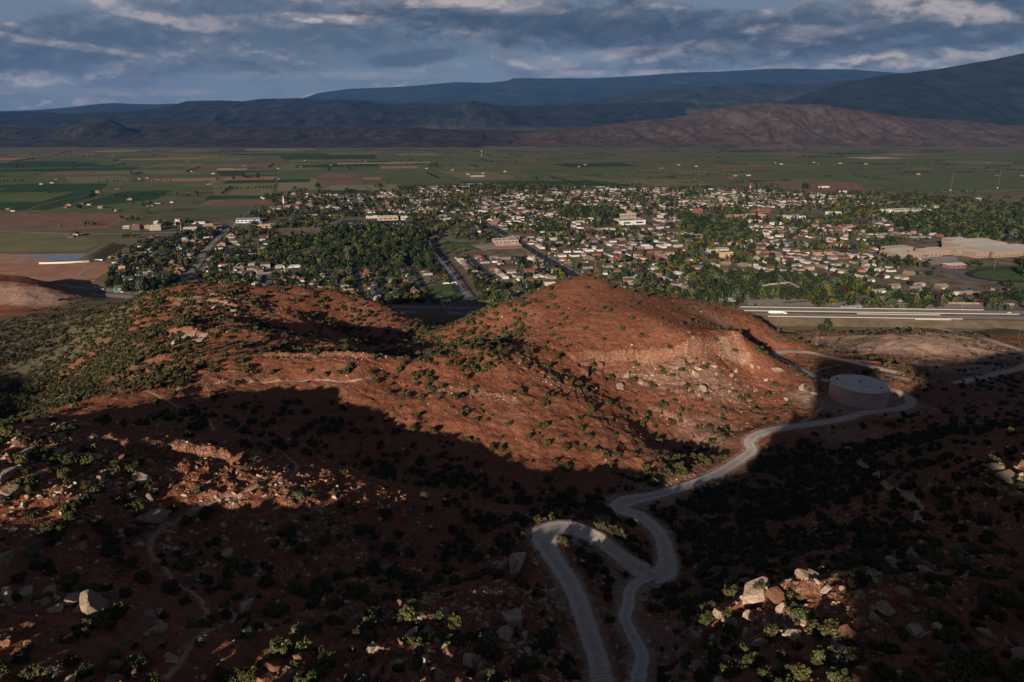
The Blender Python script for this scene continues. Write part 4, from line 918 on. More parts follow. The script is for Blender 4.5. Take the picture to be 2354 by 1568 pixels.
def field(poly, mat, name='field', z=None):
    z = _lift[0] if z is None else z; _lift[0] += 0.004
    P = [gnd(px-350 if px <= 0 else (px+260 if px >= 2353 else px), py, z) for px, py in poly]; me = bpy.data.meshes.new(name)
    me.from_pydata([(x, y, z) for x, y in P], [], [tuple(range(len(P)))]); me.materials.append(GM[mat])
    if me.polygons[0].normal.z < 0: me.flip_normals()
    return tag(link(name, me), kind='structure')
TOWN = [(238, 672), (262, 592), (330, 560), (400, 545), (420, 520), (560, 500), (640, 472), (600, 455), (690, 440), (800, 450), (1000, 425), (1300, 430), (1700, 436), (1900, 441), (2360, 455), (2500, 560), (2600, 722), (1750, 712), (1130, 705), (900, 700), (600, 692), (330, 683)]
field(TOWN, 'town', 'town_ground', 0.05)
FIELDS = [([(0, 424), (250, 422), (215, 455), (110, 483), (0, 485)], 'dkgreen'), ([(285, 440), (398, 438), (360, 458), (240, 472), (170, 470)], 'dkgreen'), ([(150, 407), (285, 404), (310, 420), (160, 421)], 'olive'), ([(0, 398), (140, 396), (150, 418), (0, 421)], 'green'),
          ([(0, 490), (325, 490), (250, 525), (150, 531), (0, 532)], 'brown'), ([(480, 415), (634, 421), (624, 449), (494, 449)], 'olive'), ([(480, 450), (672, 450), (672, 455), (470, 459)], 'dkgreen'), ([(480, 460), (685, 457), (672, 469), (456, 472)], 'brown'),
          ([(740, 426), (910, 424), (920, 437), (740, 438)], 'vine'), ([(642, 412), (729, 412), (736, 436), (636, 440)], 'vine'), ([(740, 438.5), (845, 437.5), (850, 444), (735, 448)], 'dkgreen'), ([(730, 414), (832, 414), (835, 424), (738, 424)], 'brown'), ([(911, 427), (960, 426), (980, 440), (930, 443)], 'dkgreen'),
          ([(500, 387), (569, 387), (567, 391), (497, 392)], 'tan'), ([(439, 380), (510, 380), (497, 388), (425, 389)], 'brown'), ([(877, 381), (959, 381), (965, 387), (873, 388)], 'red'), ([(836, 408), (873, 408), (876, 413), (832, 413)], 'red'), ([(641, 392), (720, 392), (730, 411), (641, 411)], 'green'),
          ([(497, 393), (640, 392), (640, 404), (507, 404)], 'dkgreen'), ([(520, 376), (640, 375), (636, 386), (512, 386)], 'brown'), ([(645, 377), (730, 376), (735, 391), (645, 391)], 'olive'), ([(730, 399), (815, 399), (826, 412), (733, 411)], 'brown'), ([(740, 388), (860, 387), (870, 398), (745, 398)], 'green'),
          ([(300, 392), (420, 391), (470, 400), (320, 402)], 'olive'), ([(330, 404), (470, 402), (480, 412), (345, 417)], 'green'), ([(0, 376), (200, 372), (260, 384), (0, 390)], 'dkgreen'), ([(210, 372), (380, 370), (420, 380), (270, 385)], 'green'), ([(560, 396), (640, 394), (641, 402), (565, 403)], 'green'),
          ([(885, 389), (1000, 388), (1030, 408), (890, 408)], 'green'), ([(1000, 392), (1130, 395), (1200, 412), (1080, 415)], 'olive'), ([(1050, 418), (1350, 415), (1480, 428), (1120, 427)], 'dkgreen'), ([(1200, 395), (1400, 392), (1480, 408), (1230, 412)], 'green'), ([(1420, 415), (1600, 412), (1640, 425), (1500, 428)], 'olive'),
          ([(1640, 380), (1760, 378), (1770, 384), (1650, 387)], 'brown'), ([(1680, 424), (1960, 418), (2000, 440), (1800, 438)], 'brown'), ([(1560, 395), (1700, 392), (1720, 402), (1580, 405)], 'olive'), ([(1760, 395), (2000, 390), (2050, 405), (1800, 412)], 'green'), ([(2100, 400), (2353, 395), (2353, 410), (2120, 415)], 'green'),
          ([(2060, 420), (2300, 416), (2353, 432), (2100, 440)], 'green'), ([(60, 360), (330, 356), (360, 364), (60, 368)], 'green'), ([(380, 360), (560, 357), (600, 366), (390, 369)], 'olive'), ([(640, 358), (860, 356), (870, 366), (650, 367)], 'dkgreen'), ([(900, 362), (1100, 360), (1140, 372), (920, 374)], 'green'),
          ([(290, 425), (400, 421), (470, 432), (400, 437), (290, 438)], 'green'), ([(110, 485), (240, 473), (340, 462), (350, 478), (325, 488), (120, 489)], 'green'), ([(0, 534), (180, 536), (230, 560), (190, 578), (0, 580)], 'olive'),
          ([(0, 608), (235, 602), (262, 612), (215, 648), (120, 646), (0, 638)], 'red'), ([(0, 582), (100, 584), (220, 583), (195, 602), (60, 606), (0, 603)], 'basin'), ([(637, 536), (737, 534), (737, 551), (636, 553)], 'stripe'), ([(640, 527), (716, 526), (714, 533), (640, 535)], 'brown'),
          ([(1020, 555), (1100, 556), (1120, 575), (1020, 575)], 'lawn'), ([(976, 658), (1031, 654), (1038, 671), (986, 673)], 'lawn'), ([(991, 675), (1058, 673), (1065, 688), (995, 690)], 'lawn'), ([(1731, 661), (1810, 656), (1855, 671), (1752, 677)], 'lawn'), ([(1738, 663), (1756, 665), (1752, 673), (1736, 672)], 'red'),
          ([(1047, 571), (1075, 570), (1080, 573), (1055, 575)], 'red'), ([(2060, 592), (2197, 589), (2207, 606), (2129, 610)], 'conc'), ([(2149, 565), (2197, 558), (2300, 567), (2283, 575), (2214, 575)], 'asphalt'), ([(1990, 572), (2060, 568), (2110, 574), (2010, 582)], 'asphalt'),
          ([(2129, 612), (2200, 618), (2290, 640), (2240, 650)], 'grey'), ([(2210, 612), (2353, 604), (2353, 614), (2250, 620)], 'lawn'), ([(2250, 655), (2353, 648), (2353, 668), (2290, 668)], 'lawn'), ([(760, 521), (791, 507), (931, 507), (935, 520)], 'asphalt'), ([(640, 515), (780, 512), (760, 522), (630, 524)], 'conc'),
          ([(1340, 507), (1420, 503), (1420, 514), (1370, 516)], 'asphalt'), ([(1700, 507), (1800, 503), (1890, 516), (1880, 522)], 'asphalt'), ([(1620, 594), (1680, 588), (1700, 602), (1640, 606)], 'red'), ([(1330, 690), (1560, 672), (1640, 700), (1420, 705)], 'brown'), ([(1080, 562), (1130, 558), (1160, 571), (1110, 576)], 'conc'),
          ([(1590, 578), (1640, 574), (1650, 583), (1600, 586)], 'conc'), ([(430, 520), (520, 516), (540, 530), (440, 534)], 'asphalt'), ([(440, 545), (500, 540), (510, 556), (460, 560)], 'asphalt'), ([(290, 542), (400, 538), (395, 548), (300, 552)], 'brown'), ([(1700, 682), (1960, 690), (1990, 705), (1720, 702)], 'conc'), ([(2010, 696), (2320, 700), (2330, 708), (2060, 710)], 'conc')]
for P, m in FIELDS: field(P, m, {'asphalt': 'parking_lot', 'conc': 'concrete_yard', 'grey': 'parking_lot', 'lawn': 'lawn', 'red': 'bare_soil', 'basin': 'bare_soil'}.get(m, 'crop_field'))
M_water = pbr('pond_water', (0.13, 0.13, 0.16), .12, spec=.6)
MATW = {'w': M_water}
me = bpy.data.meshes.new('pond'); PP = [gnd(*p, 0.9) for p in [(51, 589), (68, 585), (199, 585.5), (180, 597), (150, 598), (113, 601), (112, 596), (95, 592.5), (60, 592)]]
me.from_pydata([(x, y, 0.9) for x, y in PP], [], [tuple(range(len(PP)))]); me.materials.append(M_water); me.update()
if me.polygons[0].normal.z < 0: me.flip_normals()
tag(link('pond_water', me), kind='structure')
# levee at the pond's right end
A, B_ = np.array(gnd(195, 604)), np.array(gnd(258, 566))
nrm = np.array([-(B_-A)[1], (B_-A)[0]]); nrm = nrm/np.linalg.norm(nrm)
t = np.linspace(0, 1, 12)[:, None]; prof = [(-26, 0), (-12, 3.5), (-2, 6.5), (3, 6.5), (22, 0)]
LV = np.array([[list(A+(B_-A)*tt+nrm*o)+[h*min(1, 6*tt[0]+.3)] for o, h in prof] for tt in t])
tag(link('levee', gridmesh('levee', LV[:, :, 0], LV[:, :, 1], LV[:, :, 2]-.05, [ground_mat('levee_gravel', (0.085, 0.070, 0.055), (0.14, 0.12, 0.075), .2)])), kind='structure')

# the smaller parcels of the farmland, laid out square with the section roads
rf_ = np.random.RandomState(77)
def parcels():
    v = 2350.0
    while v < 6900:
        dv = 120+260*rf_.rand(); u = -3600.0
        while u < 5200:
            du = 160+420*rf_.rand(); c = [uv2xy(a, b) for a, b in ((u+6, v+5), (u+du-6, v+5), (u+du-6, v+dv-5), (u+6, v+dv-5))]
            px, py, _ = toD(np.array([p[0] for p in c]), np.array([p[1] for p in c]), 0); left = px.mean() < 1050
            bad = any(340 < 0 or (inp(px.mean(), py.mean(), q)) for q in [FP for FP, _m in FIELDS[:44]]) or (py.max() > 424 and px.max() > 560)
            if not bad and rf_.rand() < (.62 if left else .26) and px.max() > -500 and px.min() < 2750:
                m = rf_.choice(['dkgreen', 'green', 'olive', 'brown', 'tan', 'vine', 'red'], p=[.26, .26, .22, .15, .03, .05, .03] if left else [.20, .38, .34, .06, .01, 0, .01])
                _lift[0] += .002; z = _lift[0]; me = bpy.data.meshes.new('crop_field'); me.from_pydata([(a, b, z) for a, b in c], [], [(0, 1, 2, 3)]); me.materials.append(GM[m]); tag(link('crop_field', me), kind='structure')
            u += du
        v += dv
def inp(x, y, P):
    c = False; j = len(P)-1
    for i in range(len(P)):
        if (P[i][1] > y) != (P[j][1] > y) and x < (P[j][0]-P[i][0])*(y-P[i][1])/(P[j][1]-P[i][1]+1e-12)+P[i][0]: c = not c
        j = i
    return c
parcels()
USED = []
def road(name, pts, w, mat, z, world=False, line=None):
    P = [(p[0], p[1], z) for p in (pts if world else [gnd(*q, z) for q in pts])]
    L = smooth_line(np.array(P), 12.0) if len(P) > 2 else np.array([np.array(P[0])+(np.array(P[1])-np.array(P[0]))*k for k in np.linspace(0, 1, 24)])
    L[:, 2] = z
    tx = np.gradient(L[:, 0]); ty = np.gradient(L[:, 1]); tl = np.hypot(tx, ty); nx, ny = -ty/tl, tx/tl
    o = np.array([-.5, .5])*w; V = np.stack([L[:, None, 0]+nx[:, None]*o, L[:, None, 1]+ny[:, None]*o, L[:, None, 2]+0*o], 2)
    tag(link(name, gridmesh(name, V[:, :, 0], V[:, :, 1], V[:, :, 2], [mat], smooth=False)), kind='structure')
    for p in L: USED.append((p[0], p[1], w/2))
    return L
M_str = GM['grey']; M_blk = GM['asphalt']; M_walk = GM['conc']
M_hwy = ground_mat('highway_asphalt', (0.20, 0.19, 0.19), (0.27, 0.255, 0.25), .05)
ST = []
def street(u0, v0, u1, v1, w=11, mat=None, walk=False, z=None):
    a = uv2xy(u0, v0); b = uv2xy(u1, v1); z = (0.62 if abs(u1-u0) < abs(v1-v0) else 0.58)+.01*(len(ST) % 7)*0
    if walk: road('pavement', [a, b], w+7, M_walk, z-.04, True)
    L = road('street', [a, b], w, mat or M_str, z+(.03 if walk else 0), True); ST.append((u0, v0, u1, v1, w)); return L
Lmain = street(357, 770, 357, 1500, 18, M_blk, True); street(357, 1500, 357, 2560, 12)
street(231, 790, 231, 1180, 9, M_blk); street(231, 1560, 231, 2450, 11)
for u in (496, 641): street(u, 790, u, 2380, 11)
for u in (785, 930): street(u, 800, u, 2300, 10)
for u in (1075, 1220, 1365): street(u, 1230, u, 2250, 10)
for v in (856, 996, 1136): street(357 if v < 1100 else 231, v, 905, v, 8)
for v in (1276, 1414, 1555, 1695, 1835, 1975, 2115, 2255): street(150 if v > 1500 else 231, v, 1600, v, 9 if v != 1695 else 14)
street(560, 735, 1010, 735, 7); street(905, 996, 1060, 996, 8); street(125, 850, 125, 1150, 8, M_blk); street(35, 850, 35, 1200, 8, M_blk); street(-211, 880, -211, 1250, 11); street(-90, 900, -90, 1130, 8)
street(-300, 1010, 125, 1010, 8); street(-350, 1125, 35, 1125, 8)
street(85, 1560, 85, 2350, 11); street(-60, 1600, -60, 2250, 9); street(-200, 1600, -200, 2100, 8)
for v in (1700, 1850, 2000): street(-350, v, 231, v, 8)
road('highway', [(-500, 533), (0, 533), (206, 538), (411, 534), (634, 527), (807, 528), (1000, 531), (1082, 538)], 13, M_hwy, .70)
road('street', [(415, 655), (450, 612), (480, 569), (500, 548), (535, 520), (552, 505)], 12, M_hwy, .74)
road('farm_road', [(855, 445), (830, 418), (800, 388), (785, 376)], 7, GM['grey'], .5); road('farm_road', [(1160, 428), (1060, 410), (985, 392), (950, 380), (915, 366)], 9, GM['grey'], .5)
road('farm_road', [(60, 485), (130, 462), (300, 430), (420, 398), (500, 384)], 6, GM['brown'], .5); road('farm_road', [(620, 455), (634, 420), (641, 395), (648, 372)], 6, GM['brown'], .5)
road('farm_road', [(1280, 400), (1400, 415), (1480, 430)], 6, GM['tan'], .5); road('farm_road', [(1690, 425), (1800, 434), (1960, 445)], 10, GM['brown'], .55); road('farm_road', [(0, 489), (160, 488), (330, 492)], 5, GM['brown'], .5)
road('farm_road', [(2000, 446), (2200, 440), (2353, 436)], 6, GM['tan'], .5); road('farm_road', [(0, 372), (300, 369), (700, 372), (900, 370), (1300, 372)], 7, GM['brown'], .45)
road('dirt_path', [(0, 636), (90, 640), (160, 645)], 5, M_dirt, .5); road('dirt_path', [(180, 632), (215, 612), (240, 606)], 7, GM['conc'], .5)
# storm canal and its bank road
cn = [(1085, 682), (1075, 671), (1041, 623), (1022, 600), (1000, 575), (995, 555), (990, 545)]
road('canal_bank', cn, 22, GM['brown'], .52); CL = road('canal_water', [(x-9, y) for x, y in cn], 7, pbr('canal_water_surface', (0.20, 0.20, 0.23), .15, spec=.6), .60)
road('street', [(x+9, y) for x, y in cn], 5, M_blk, .62)
road('frontage_road', [(1640, 706), (1800, 709), (2000, 712), (2200, 714), (2420, 716)], 8, M_str, .6); road('frontage_road', [(300, 676), (500, 690), (700, 696), (900, 702), (1130, 706), (1330, 700), (1560, 699)], 7, M_str, .66)
# running track of the stadium
tc_ = np.array(gnd(2353, 632)); a = np.linspace(0, 2*math.pi, 60)
TRK = [(tc_[0]+92*math.cos(t)*gc-48*math.sin(t)*gs, tc_[1]+92*math.cos(t)*gs+48*math.sin(t)*gc) for t in a]
me = bpy.data.meshes.new('lawn'); me.from_pydata([(x, y, .86) for x, y in TRK[:-1]], [], [tuple(range(len(TRK)-1))]); me.materials.append(GM['lawn']); tag(link('lawn', me), kind='structure')
road('running_track', TRK, 11, M_blk, .9, True)
# ------------------------------------------------------------------ freeway on its low embankment
FZ = 5.0
def fw(off): 
    P = [(-1500, 1390), (-1100, 1150), (-752, 985), (-634, 937), (-509, 897), (-330, 853), (-154, 822), (-27, 808), (150, 798), (300, 791), (585, 776), (900, 762), (1500, 735)]
    L = smooth_line(np.array([(x, y, 0) for x, y in P], float), 15.0); tx = np.gradient(L[:, 0]); ty = np.gradient(L[:, 1]); tl = np.hypot(tx, ty)
    z = 0.8+FZ*sstep(-200, 200, L[:, 0])
    return np.stack([L[:, 0]-ty/tl*off, L[:, 1]+tx/tl*off, z], 1)
prof = [(-40, -5.5), (-24, -.2), (24, -.2), (38, -5.5)]
E_ = np.stack([fw(o)+np.array([0, 0, h]) for o, h in prof], 1)
tag(link('freeway_embankment', gridmesh('freeway_embankment', E_[:, :, 0], E_[:, :, 1], E_[:, :, 2], [ground_mat('verge', (0.115, 0.090, 0.060), (0.21, 0.155, 0.11), .06)], smooth=False)), kind='structure')
for nm, o0, o1 in (('freeway_lanes', 5.5, 19), ('freeway_lanes', -19, -5.5)):
    A_ = fw(o0); B2 = fw(o1); A_[:, 2] += .0; tag(link(nm, gridmesh(nm, np.stack([A_[:, 0], B2[:, 0]], 1), np.stack([A_[:, 1], B2[:, 1]], 1), np.stack([A_[:, 2], B2[:, 2]], 1), [M_hwy], smooth=False)), kind='structure')
for o in (6.6, 11.8, 17.8, -6.6, -11.8, -17.8):
    A_ = fw(o-.12)+np.array([0, 0, .03]); B2 = fw(o+.12)+np.array([0, 0, .03])
    tag(link('lane_line', gridmesh('lane_line', np.stack([A_[:, 0], B2[:, 0]], 1), np.stack([A_[:, 1], B2[:, 1]], 1), np.stack([A_[:, 2], B2[:, 2]], 1), [pbr('road_paint', (.6, .6, .56))], smooth=False)), kind='structure')
M_conc = pbr('pale_concrete', (0.40, 0.36, 0.32), .9, var=.2, nscale=.4)
for o, xa, xb, lab in ((21.5, 265, 575, 'long pale concrete barrier along the far edge of the freeway'), (3.2, 275, 600, 'long pale concrete barrier along the freeway median'), (-4.5, 400, 505, 'short pale concrete barrier at the median beside the underpass'),
                       (-21.5, 285, 520, 'long pale concrete barrier along the near edge of the freeway')):
    L = fw(o); L = L[(L[:, 0] > xa) & (L[:, 0] < xb)]; q = MB()
    for i in range(len(L)-1):
        a_, b_ = L[i], L[i+1]; d = (b_-a_)/np.linalg.norm((b_-a_)[:2]); n_ = np.array([-d[1], d[0], 0])*.26
        q.add([a_-n_, b_-n_, b_+n_, a_+n_]+[p+np.array([0, 0, .9]) for p in (a_-n_*.5, b_-n_*.5, b_+n_*.5, a_+n_*.5)], [(0, 1, 5, 4), (1, 2, 6, 5), (2, 3, 7, 6), (3, 0, 4, 7), (4, 5, 6, 7)])
    tag(q.build('concrete_barrier', M_conc), lab, 'barrier', 'freeway barriers')

# ------------------------------------------------------------------ houses
def inpoly(x, y, P):
    P = np.asarray(P, float); c = np.zeros(np.shape(x), bool); j = len(P)-1
    for i in range(len(P)):
        xi, yi = P[i]; xj, yj = P[j]
        with np.errstate(divide='ignore', invalid='ignore'):
            k = ((yi > y) != (yj > y)) & (x < (xj-xi)*(y-yi)/(yj-yi+1e-12)+xi)
        c ^= k; j = i
    return c
WALLS = dict(white=(0.58, 0.56, 0.52), cream=(0.40, 0.35, 0.28), tan=(0.34, 0.26, 0.19), brick=(0.23, 0.115, 0.08), grey=(0.30, 0.30, 0.30), brown=(0.18, 0.12, 0.085), yellow=(0.50, 0.40, 0.20), blue=(0.22, 0.27, 0.33))
ROOFS = dict(dark=(0.060, 0.058, 0.060), brown=(0.120, 0.082, 0.060), pale=(0.30, 0.28, 0.265), red=(0.20, 0.085, 0.06), white=(0.52, 0.515, 0.51), tan=(0.23, 0.18, 0.14), steel=(0.26, 0.32, 0.38))
MW = {k: pbr('wall_'+k, v, .85, var=.10, nscale=.5, objvar=.12) for k, v in WALLS.items()}
MRf = {k: pbr('roof_'+k, v, .8, var=.18, nscale=.8, objvar=.15) for k, v in ROOFS.items()}
M_glass = pbr('window_glass', (0.04, 0.045, 0.055), .15, spec=.6); M_door = pbr('door_paint', (0.16, 0.10, 0.07), .6); M_gar = pbr('garage_paint', (0.50, 0.48, 0.45), .6)
def roof_shape(w, d, z, pitch, hip, ov=.55):
    x, y = w/2+ov, d/2+ov; h = y*pitch; V = [(-x, -y, z), (x, -y, z), (x, y, z), (-x, y, z)]
    r = x-y*.95 if hip else x
    V += [(-r, 0, z+h), (r, 0, z+h)]; th = .22
    V += [(a, b, c-th) for a, b, c in V[:4]]
    return V, [(0, 1, 5, 4), (2, 3, 4, 5), (3, 0, 4), (1, 2, 5), (0, 6, 7, 1), (1, 7, 8, 2), (2, 8, 9, 3), (3, 9, 6, 0), (6, 9, 8, 7)]
def shift(V, dx, dy, rot=False): return [((-(b) if rot else a)+dx, (a if rot else b)+dy, c) for a, b, c in V]
def house_parts(w, d, h, pitch, hip, wing, storeys=1):
    H_ = h*storeys; wall = MB().box(-w/2, w/2, -d/2, d/2, -.6, H_)
    gable = MB()
    roof = MB(); V, F = roof_shape(w, d, H_, pitch, hip); roof.add(V, F)
    if not hip:
        for s in (-1, 1): wall.add([(s*w/2, -d/2, H_), (s*w/2, d/2, H_), (s*w/2, 0, H_+(d/2+.55)*pitch-.15)], [(0, 1, 2)])
    wins = []; f = -d/2
    if wing:
        ww, wd = w*.36, d*.42; cx = wing*(w/2-ww/2); wall.box(cx-ww/2, cx+ww/2, f-wd, f, -.6, h)
        V, F = roof_shape(wd*2+d*.5, ww, h, pitch*1.05, False); V = shift(V, cx, f+wd*.05-0.1+d*.02, True); roof.add(V, F)
        wall.add([(cx-ww/2, f-wd, h), (cx+ww/2, f-wd, h), (cx, f-wd, h+(ww/2)*pitch)], [(0, 1, 2)])
        gar = (cx-ww*.38, cx+ww*.38, f-wd-.06, f-wd, 0, 2.3); xs_ = [-wing*w*.38, -wing*w*.18, wing*w*.05]
    else: gar = (w*.24, w*.44, f-.06, f, 0, 2.3); xs_ = [-w*.40, -w*.24, -w*.04]
    for st in range(storeys):
        for x in (xs_ if st == 0 else [-w*.36, -w*.1, w*.15, w*.38]): wins.append((x-.8, x+.8, f-.05, f, .9+h*st, 2.2+h*st))
        for y in (-d*.2, d*.22): wins.append((-w/2-.05, -w/2, y-.7, y+.7, .9+h*st, 2.1+h*st))
    dx = (xs_[1]+xs_[2])/2; door = (dx-.5, dx+.5, f-.07, f, 0, 2.1)
    ch = (w*.2-.4, w*.2+.4, .4, 1.2, H_+.3, H_+d/2*pitch+1.0)
    return wall, roof, wins, gar, door, ch
SPECS = [(15, 9.5, 2.9, .40, False, 1, 1, 'white', 'dark'), (17, 10, 2.8, .30, True, 0, 1, 'brick', 'brown'), (14, 9, 2.9, .45, False, -1, 1, 'cream', 'tan'), (19, 10, 2.8, .26, False, 0, 1, 'brick', 'pale'), (13, 10, 2.9, .55, False, 1, 2, 'tan', 'brown'),
         (16, 10, 2.9, .42, True, -1, 1, 'tan', 'dark'), (12, 8.5, 3.0, .60, False, 0, 1, 'white', 'brown'), (18, 11, 2.9, .40, False, 1, 1, 'grey', 'dark'), (14, 9, 2.9, .35, True, 0, 1, 'white', 'pale'), (15, 10, 2.9, .45, False, -1, 1, 'brown', 'tan'),
         (16, 9, 2.8, .28, False, 0, 1, 'cream', 'white'), (13, 9, 2.9, .50, False, 1, 1, 'brick', 'red'), (20, 9, 2.7, .22, False, 0, 1, 'white', 'white'), (15, 10, 2.9, .48, False, -1, 2, 'cream', 'dark'), (10, 8, 2.6, .50, False, 0, 1, 'white', 'red'), (17, 10, 2.9, .36, True, 1, 1, 'grey', 'brown')]
PROTO = []
for sp in SPECS:
    wall, roof, wins, gar, door, ch = house_parts(*sp[:7])
    PROTO.append(dict(wall=wall.mesh('wall', MW[sp[7]]), roof=roof.mesh('roof', MRf[sp[8]]), windows=[MB().box(*w_).mesh('window', M_glass) for w_ in wins], garage=MB().box(*gar).mesh('garage_door', M_gar), door=MB().box(*door).mesh('door', M_door),
                      chimney=MB().box(*ch).mesh('chimney', MW['brick']), sp=sp))
def empty(name, loc, rz=0.0): 
    o = bpy.data.objects.new(name, None); o.empty_display_size = 1; col.objects.link(o); o.location = loc; o.rotation_euler = (0, 0, rz); return o
WN = dict(white='white', cream='cream', tan='tan', brick='brick', grey='grey', brown='brown', yellow='yellow', blue='blue')
def put_house(k, x, y, rz, parts=True):
    p = PROTO[k]; o = empty('house', (x, y, .35), rz); link('wall', p['wall'], o); r = link('roof', p['roof'], o)
    if parts:
        for w_ in p['windows'][:5]: link('window', w_, o)
        link('garage_door', p['garage'], o); link('door', p['door'], o)
        if k % 2 == 0: link('chimney', p['chimney'], r)
    sp = p['sp']; reg(o, 'house', ('two-storey ' if sp[6] == 2 else '')+WN[sp[7]]+'-walled house with '+{'pale': 'pale grey', 'dark': 'dark grey', 'steel': 'blue-grey'}.get(sp[8], sp[8])+' roof', 'houses on the town streets', x, y, .35)

# places where no house stands (photo positions)
NOH = [[(690, 600), (700, 522), (1000, 540), (1000, 622), (700, 625)], [(625, 520), (745, 520), (745, 560), (625, 625), (610, 560)], [(1000, 535), (1215, 535), (1215, 590), (1000, 590)], [(1985, 548), (2400, 548), (2400, 668), (2200, 668), (2040, 612)], [(960, 635), (1080, 635), (1110, 700), (960, 700)],
       [(1590, 640), (1990, 640), (2010, 720), (1590, 720)], [(1360, 495), (1500, 492), (1500, 525), (1360, 525)], [(540, 490), (1060, 490), (1080, 535), (540, 540)], [(1600, 480), (2000, 478), (2000, 520), (1720, 520), (1600, 500)], [(2010, 470), (2200, 470), (2200, 500), (2010, 500)], [(1580, 570), (1720, 570), (1720, 608), (1600, 608)],
       [(1590, 695), (2353, 700), (2353, 760), (1590, 740)], [(400, 500), (560, 500), (560, 540), (250, 545), (250, 515)], [(1180, 690), (1600, 678), (1600, 720), (1180, 720)], [(870, 695), (1130, 695), (1130, 720), (870, 720)], [(1260, 525), (1330, 525), (1330, 545), (1260, 545)], [(1800, 550), (1880, 550), (1880, 572), (1800, 572)], [(280, 532), (410, 532), (410, 555), (280, 555)]]
UA = np.array(USED)
rsh = np.random.RandomState(11); HC = []
def ok_house(x, y):
    px, py, _ = toD(x, y, 0.)
    if not inpoly(np.array([px]), np.array([py]), TOWN)[0]: return False
    for q in NOH:
        if inpoly(np.array([px]), np.array([py]), q)[0]: return False
    d = np.hypot(UA[:, 0]-x, UA[:, 1]-y)-UA[:, 2]
    return d.min() > 6.5
def row(u0, v0, u1, v1, w):
    L = math.hypot(u1-u0, v1-v0); du, dv = (u1-u0)/L, (v1-v0)/L; s = 16.0
    while s < L-12:
        for side in (-1, 1):
            if rsh.rand() < .07: continue
            off = w/2+13.5+3*rsh.rand()+(0 if rsh.rand() < .8 else 18); u = u0+du*s-dv*off*side; v = v0+dv*s+du*off*side
            x, y = uv2xy(u, v); ang = math.atan2(dv, du)+G15+(0 if side > 0 else math.pi)+(rsh.rand()-.5)*.12*(1 if rsh.rand() < .8 else 8)
            HC.append((x, y, ang))
        s += 19+4*rsh.rand()
for q in ST: row(*q)
for pts, w in (([(415, 655), (450, 612), (480, 569), (500, 548)], 12), ([(300, 676), (500, 690)], 7), ([(1130, 706), (1330, 700), (1560, 690)], 7)):
    P = [xy2uv(*gnd(*p)) for p in pts]
    for a, b in zip(P[:-1], P[1:]): row(a[0], a[1], b[0], b[1], w)
for q in ((-420, 1060, -230, 1060), (-400, 1180, -230, 1180), (-380, 1290, -230, 1290), (-100, 1060, 20, 1060), (-200, 1190, -60, 1190), (-190, 1240, -60, 1240), (-330, 1350, -180, 1350), (240, 930, 350, 930), (-360, 950, -220, 950), (-480, 1330, -350, 1330)): row(*q, 7)
for u in np.arange(-480, 1500, 22.0):            # houses and sheds deeper in the blocks
    for v in np.arange(860, 2420, 24.0):
        if rsh.rand() < .40: x, y = uv2xy(u+8*rsh.rand(), v+8*rsh.rand()); HC.append((x, y, G15+rsh.choice([0, math.pi/2, math.pi, -math.pi/2])+(rsh.rand()-.5)*.2))
HOUSES = []; hx = []
for x, y, a in HC:
    if hx and np.min(np.hypot(np.array(hx)[:, 0]-x, np.array(hx)[:, 1]-y)) < 16.5: continue
    px, py, _ = toD(x, y, 0.)
    if px < -60 or px > 2420: continue
    if not ok_house(x, y): continue
    hx.append((x, y)); HOUSES.append((x, y, a))
for px, py in [(20, 482), (30, 486), (152, 478), (160, 474), (188, 470), (205, 471), (232, 479), (268, 485), (330, 470), (345, 474), (365, 468), (395, 466), (300, 460), (480, 425), (640, 412), (95, 424), (120, 421), (320, 412), (340, 410), (365, 415), (225, 443), (245, 448), (270, 436), (440, 395), (490, 400), (640, 388), (690, 384),
               (760, 380), (560, 382), (1040, 392), (1075, 402), (1110, 400), (980, 388), (1085, 388), (1160, 395), (1560, 380), (1600, 383), (1680, 410), (1780, 376), (1795, 378), (1870, 374), (1880, 377), (1930, 376), (2140, 375), (2270, 374), (2350, 405), (1690, 405), (1720, 404), (1990, 378), (2290, 404), (2110, 402), (840, 372), (700, 370),
               (200, 357), (260, 360), (430, 372), (350, 548), (165, 545), (175, 543), (130, 413), (1330, 384), (1345, 380), (1520, 388)]:
    x, y = gnd(px, py); HOUSES.append((x, y, G15+rsh.choice([0, math.pi/2, -math.pi/2])+.1)); hx.append((x, y))
hx = np.array(hx)
def unseen(x, y, h): return not visible([(x, y, 0)], h)[0]
vis = [i for i in range(len(HOUSES)) if not unseen(HOUSES[i][0], HOUSES[i][1], 4)]
order = sorted(vis, key=lambda i: toD(HOUSES[i][0], HOUSES[i][1], 0)[2]+(0 if -10 < toD(HOUSES[i][0], HOUSES[i][1], 0)[0] < 2363 else 1e5))
near_h, far_h = order[:285], order[285:]
KP = rsh.choice(len(SPECS), len(HOUSES), p=np.array([1.4, 1, 1.1, 1, .8, 1, 1, .9, 1.2, .8, 1, .7, .8, .7, .7, .8])/np.sum([1.4, 1, 1.1, 1, .8, 1, 1, .9, 1.2, .8, 1, .7, .8, .7, .7, .8]))
for i in near_h: x, y, a = HOUSES[i]; put_house(int(KP[i]), x, y, a)
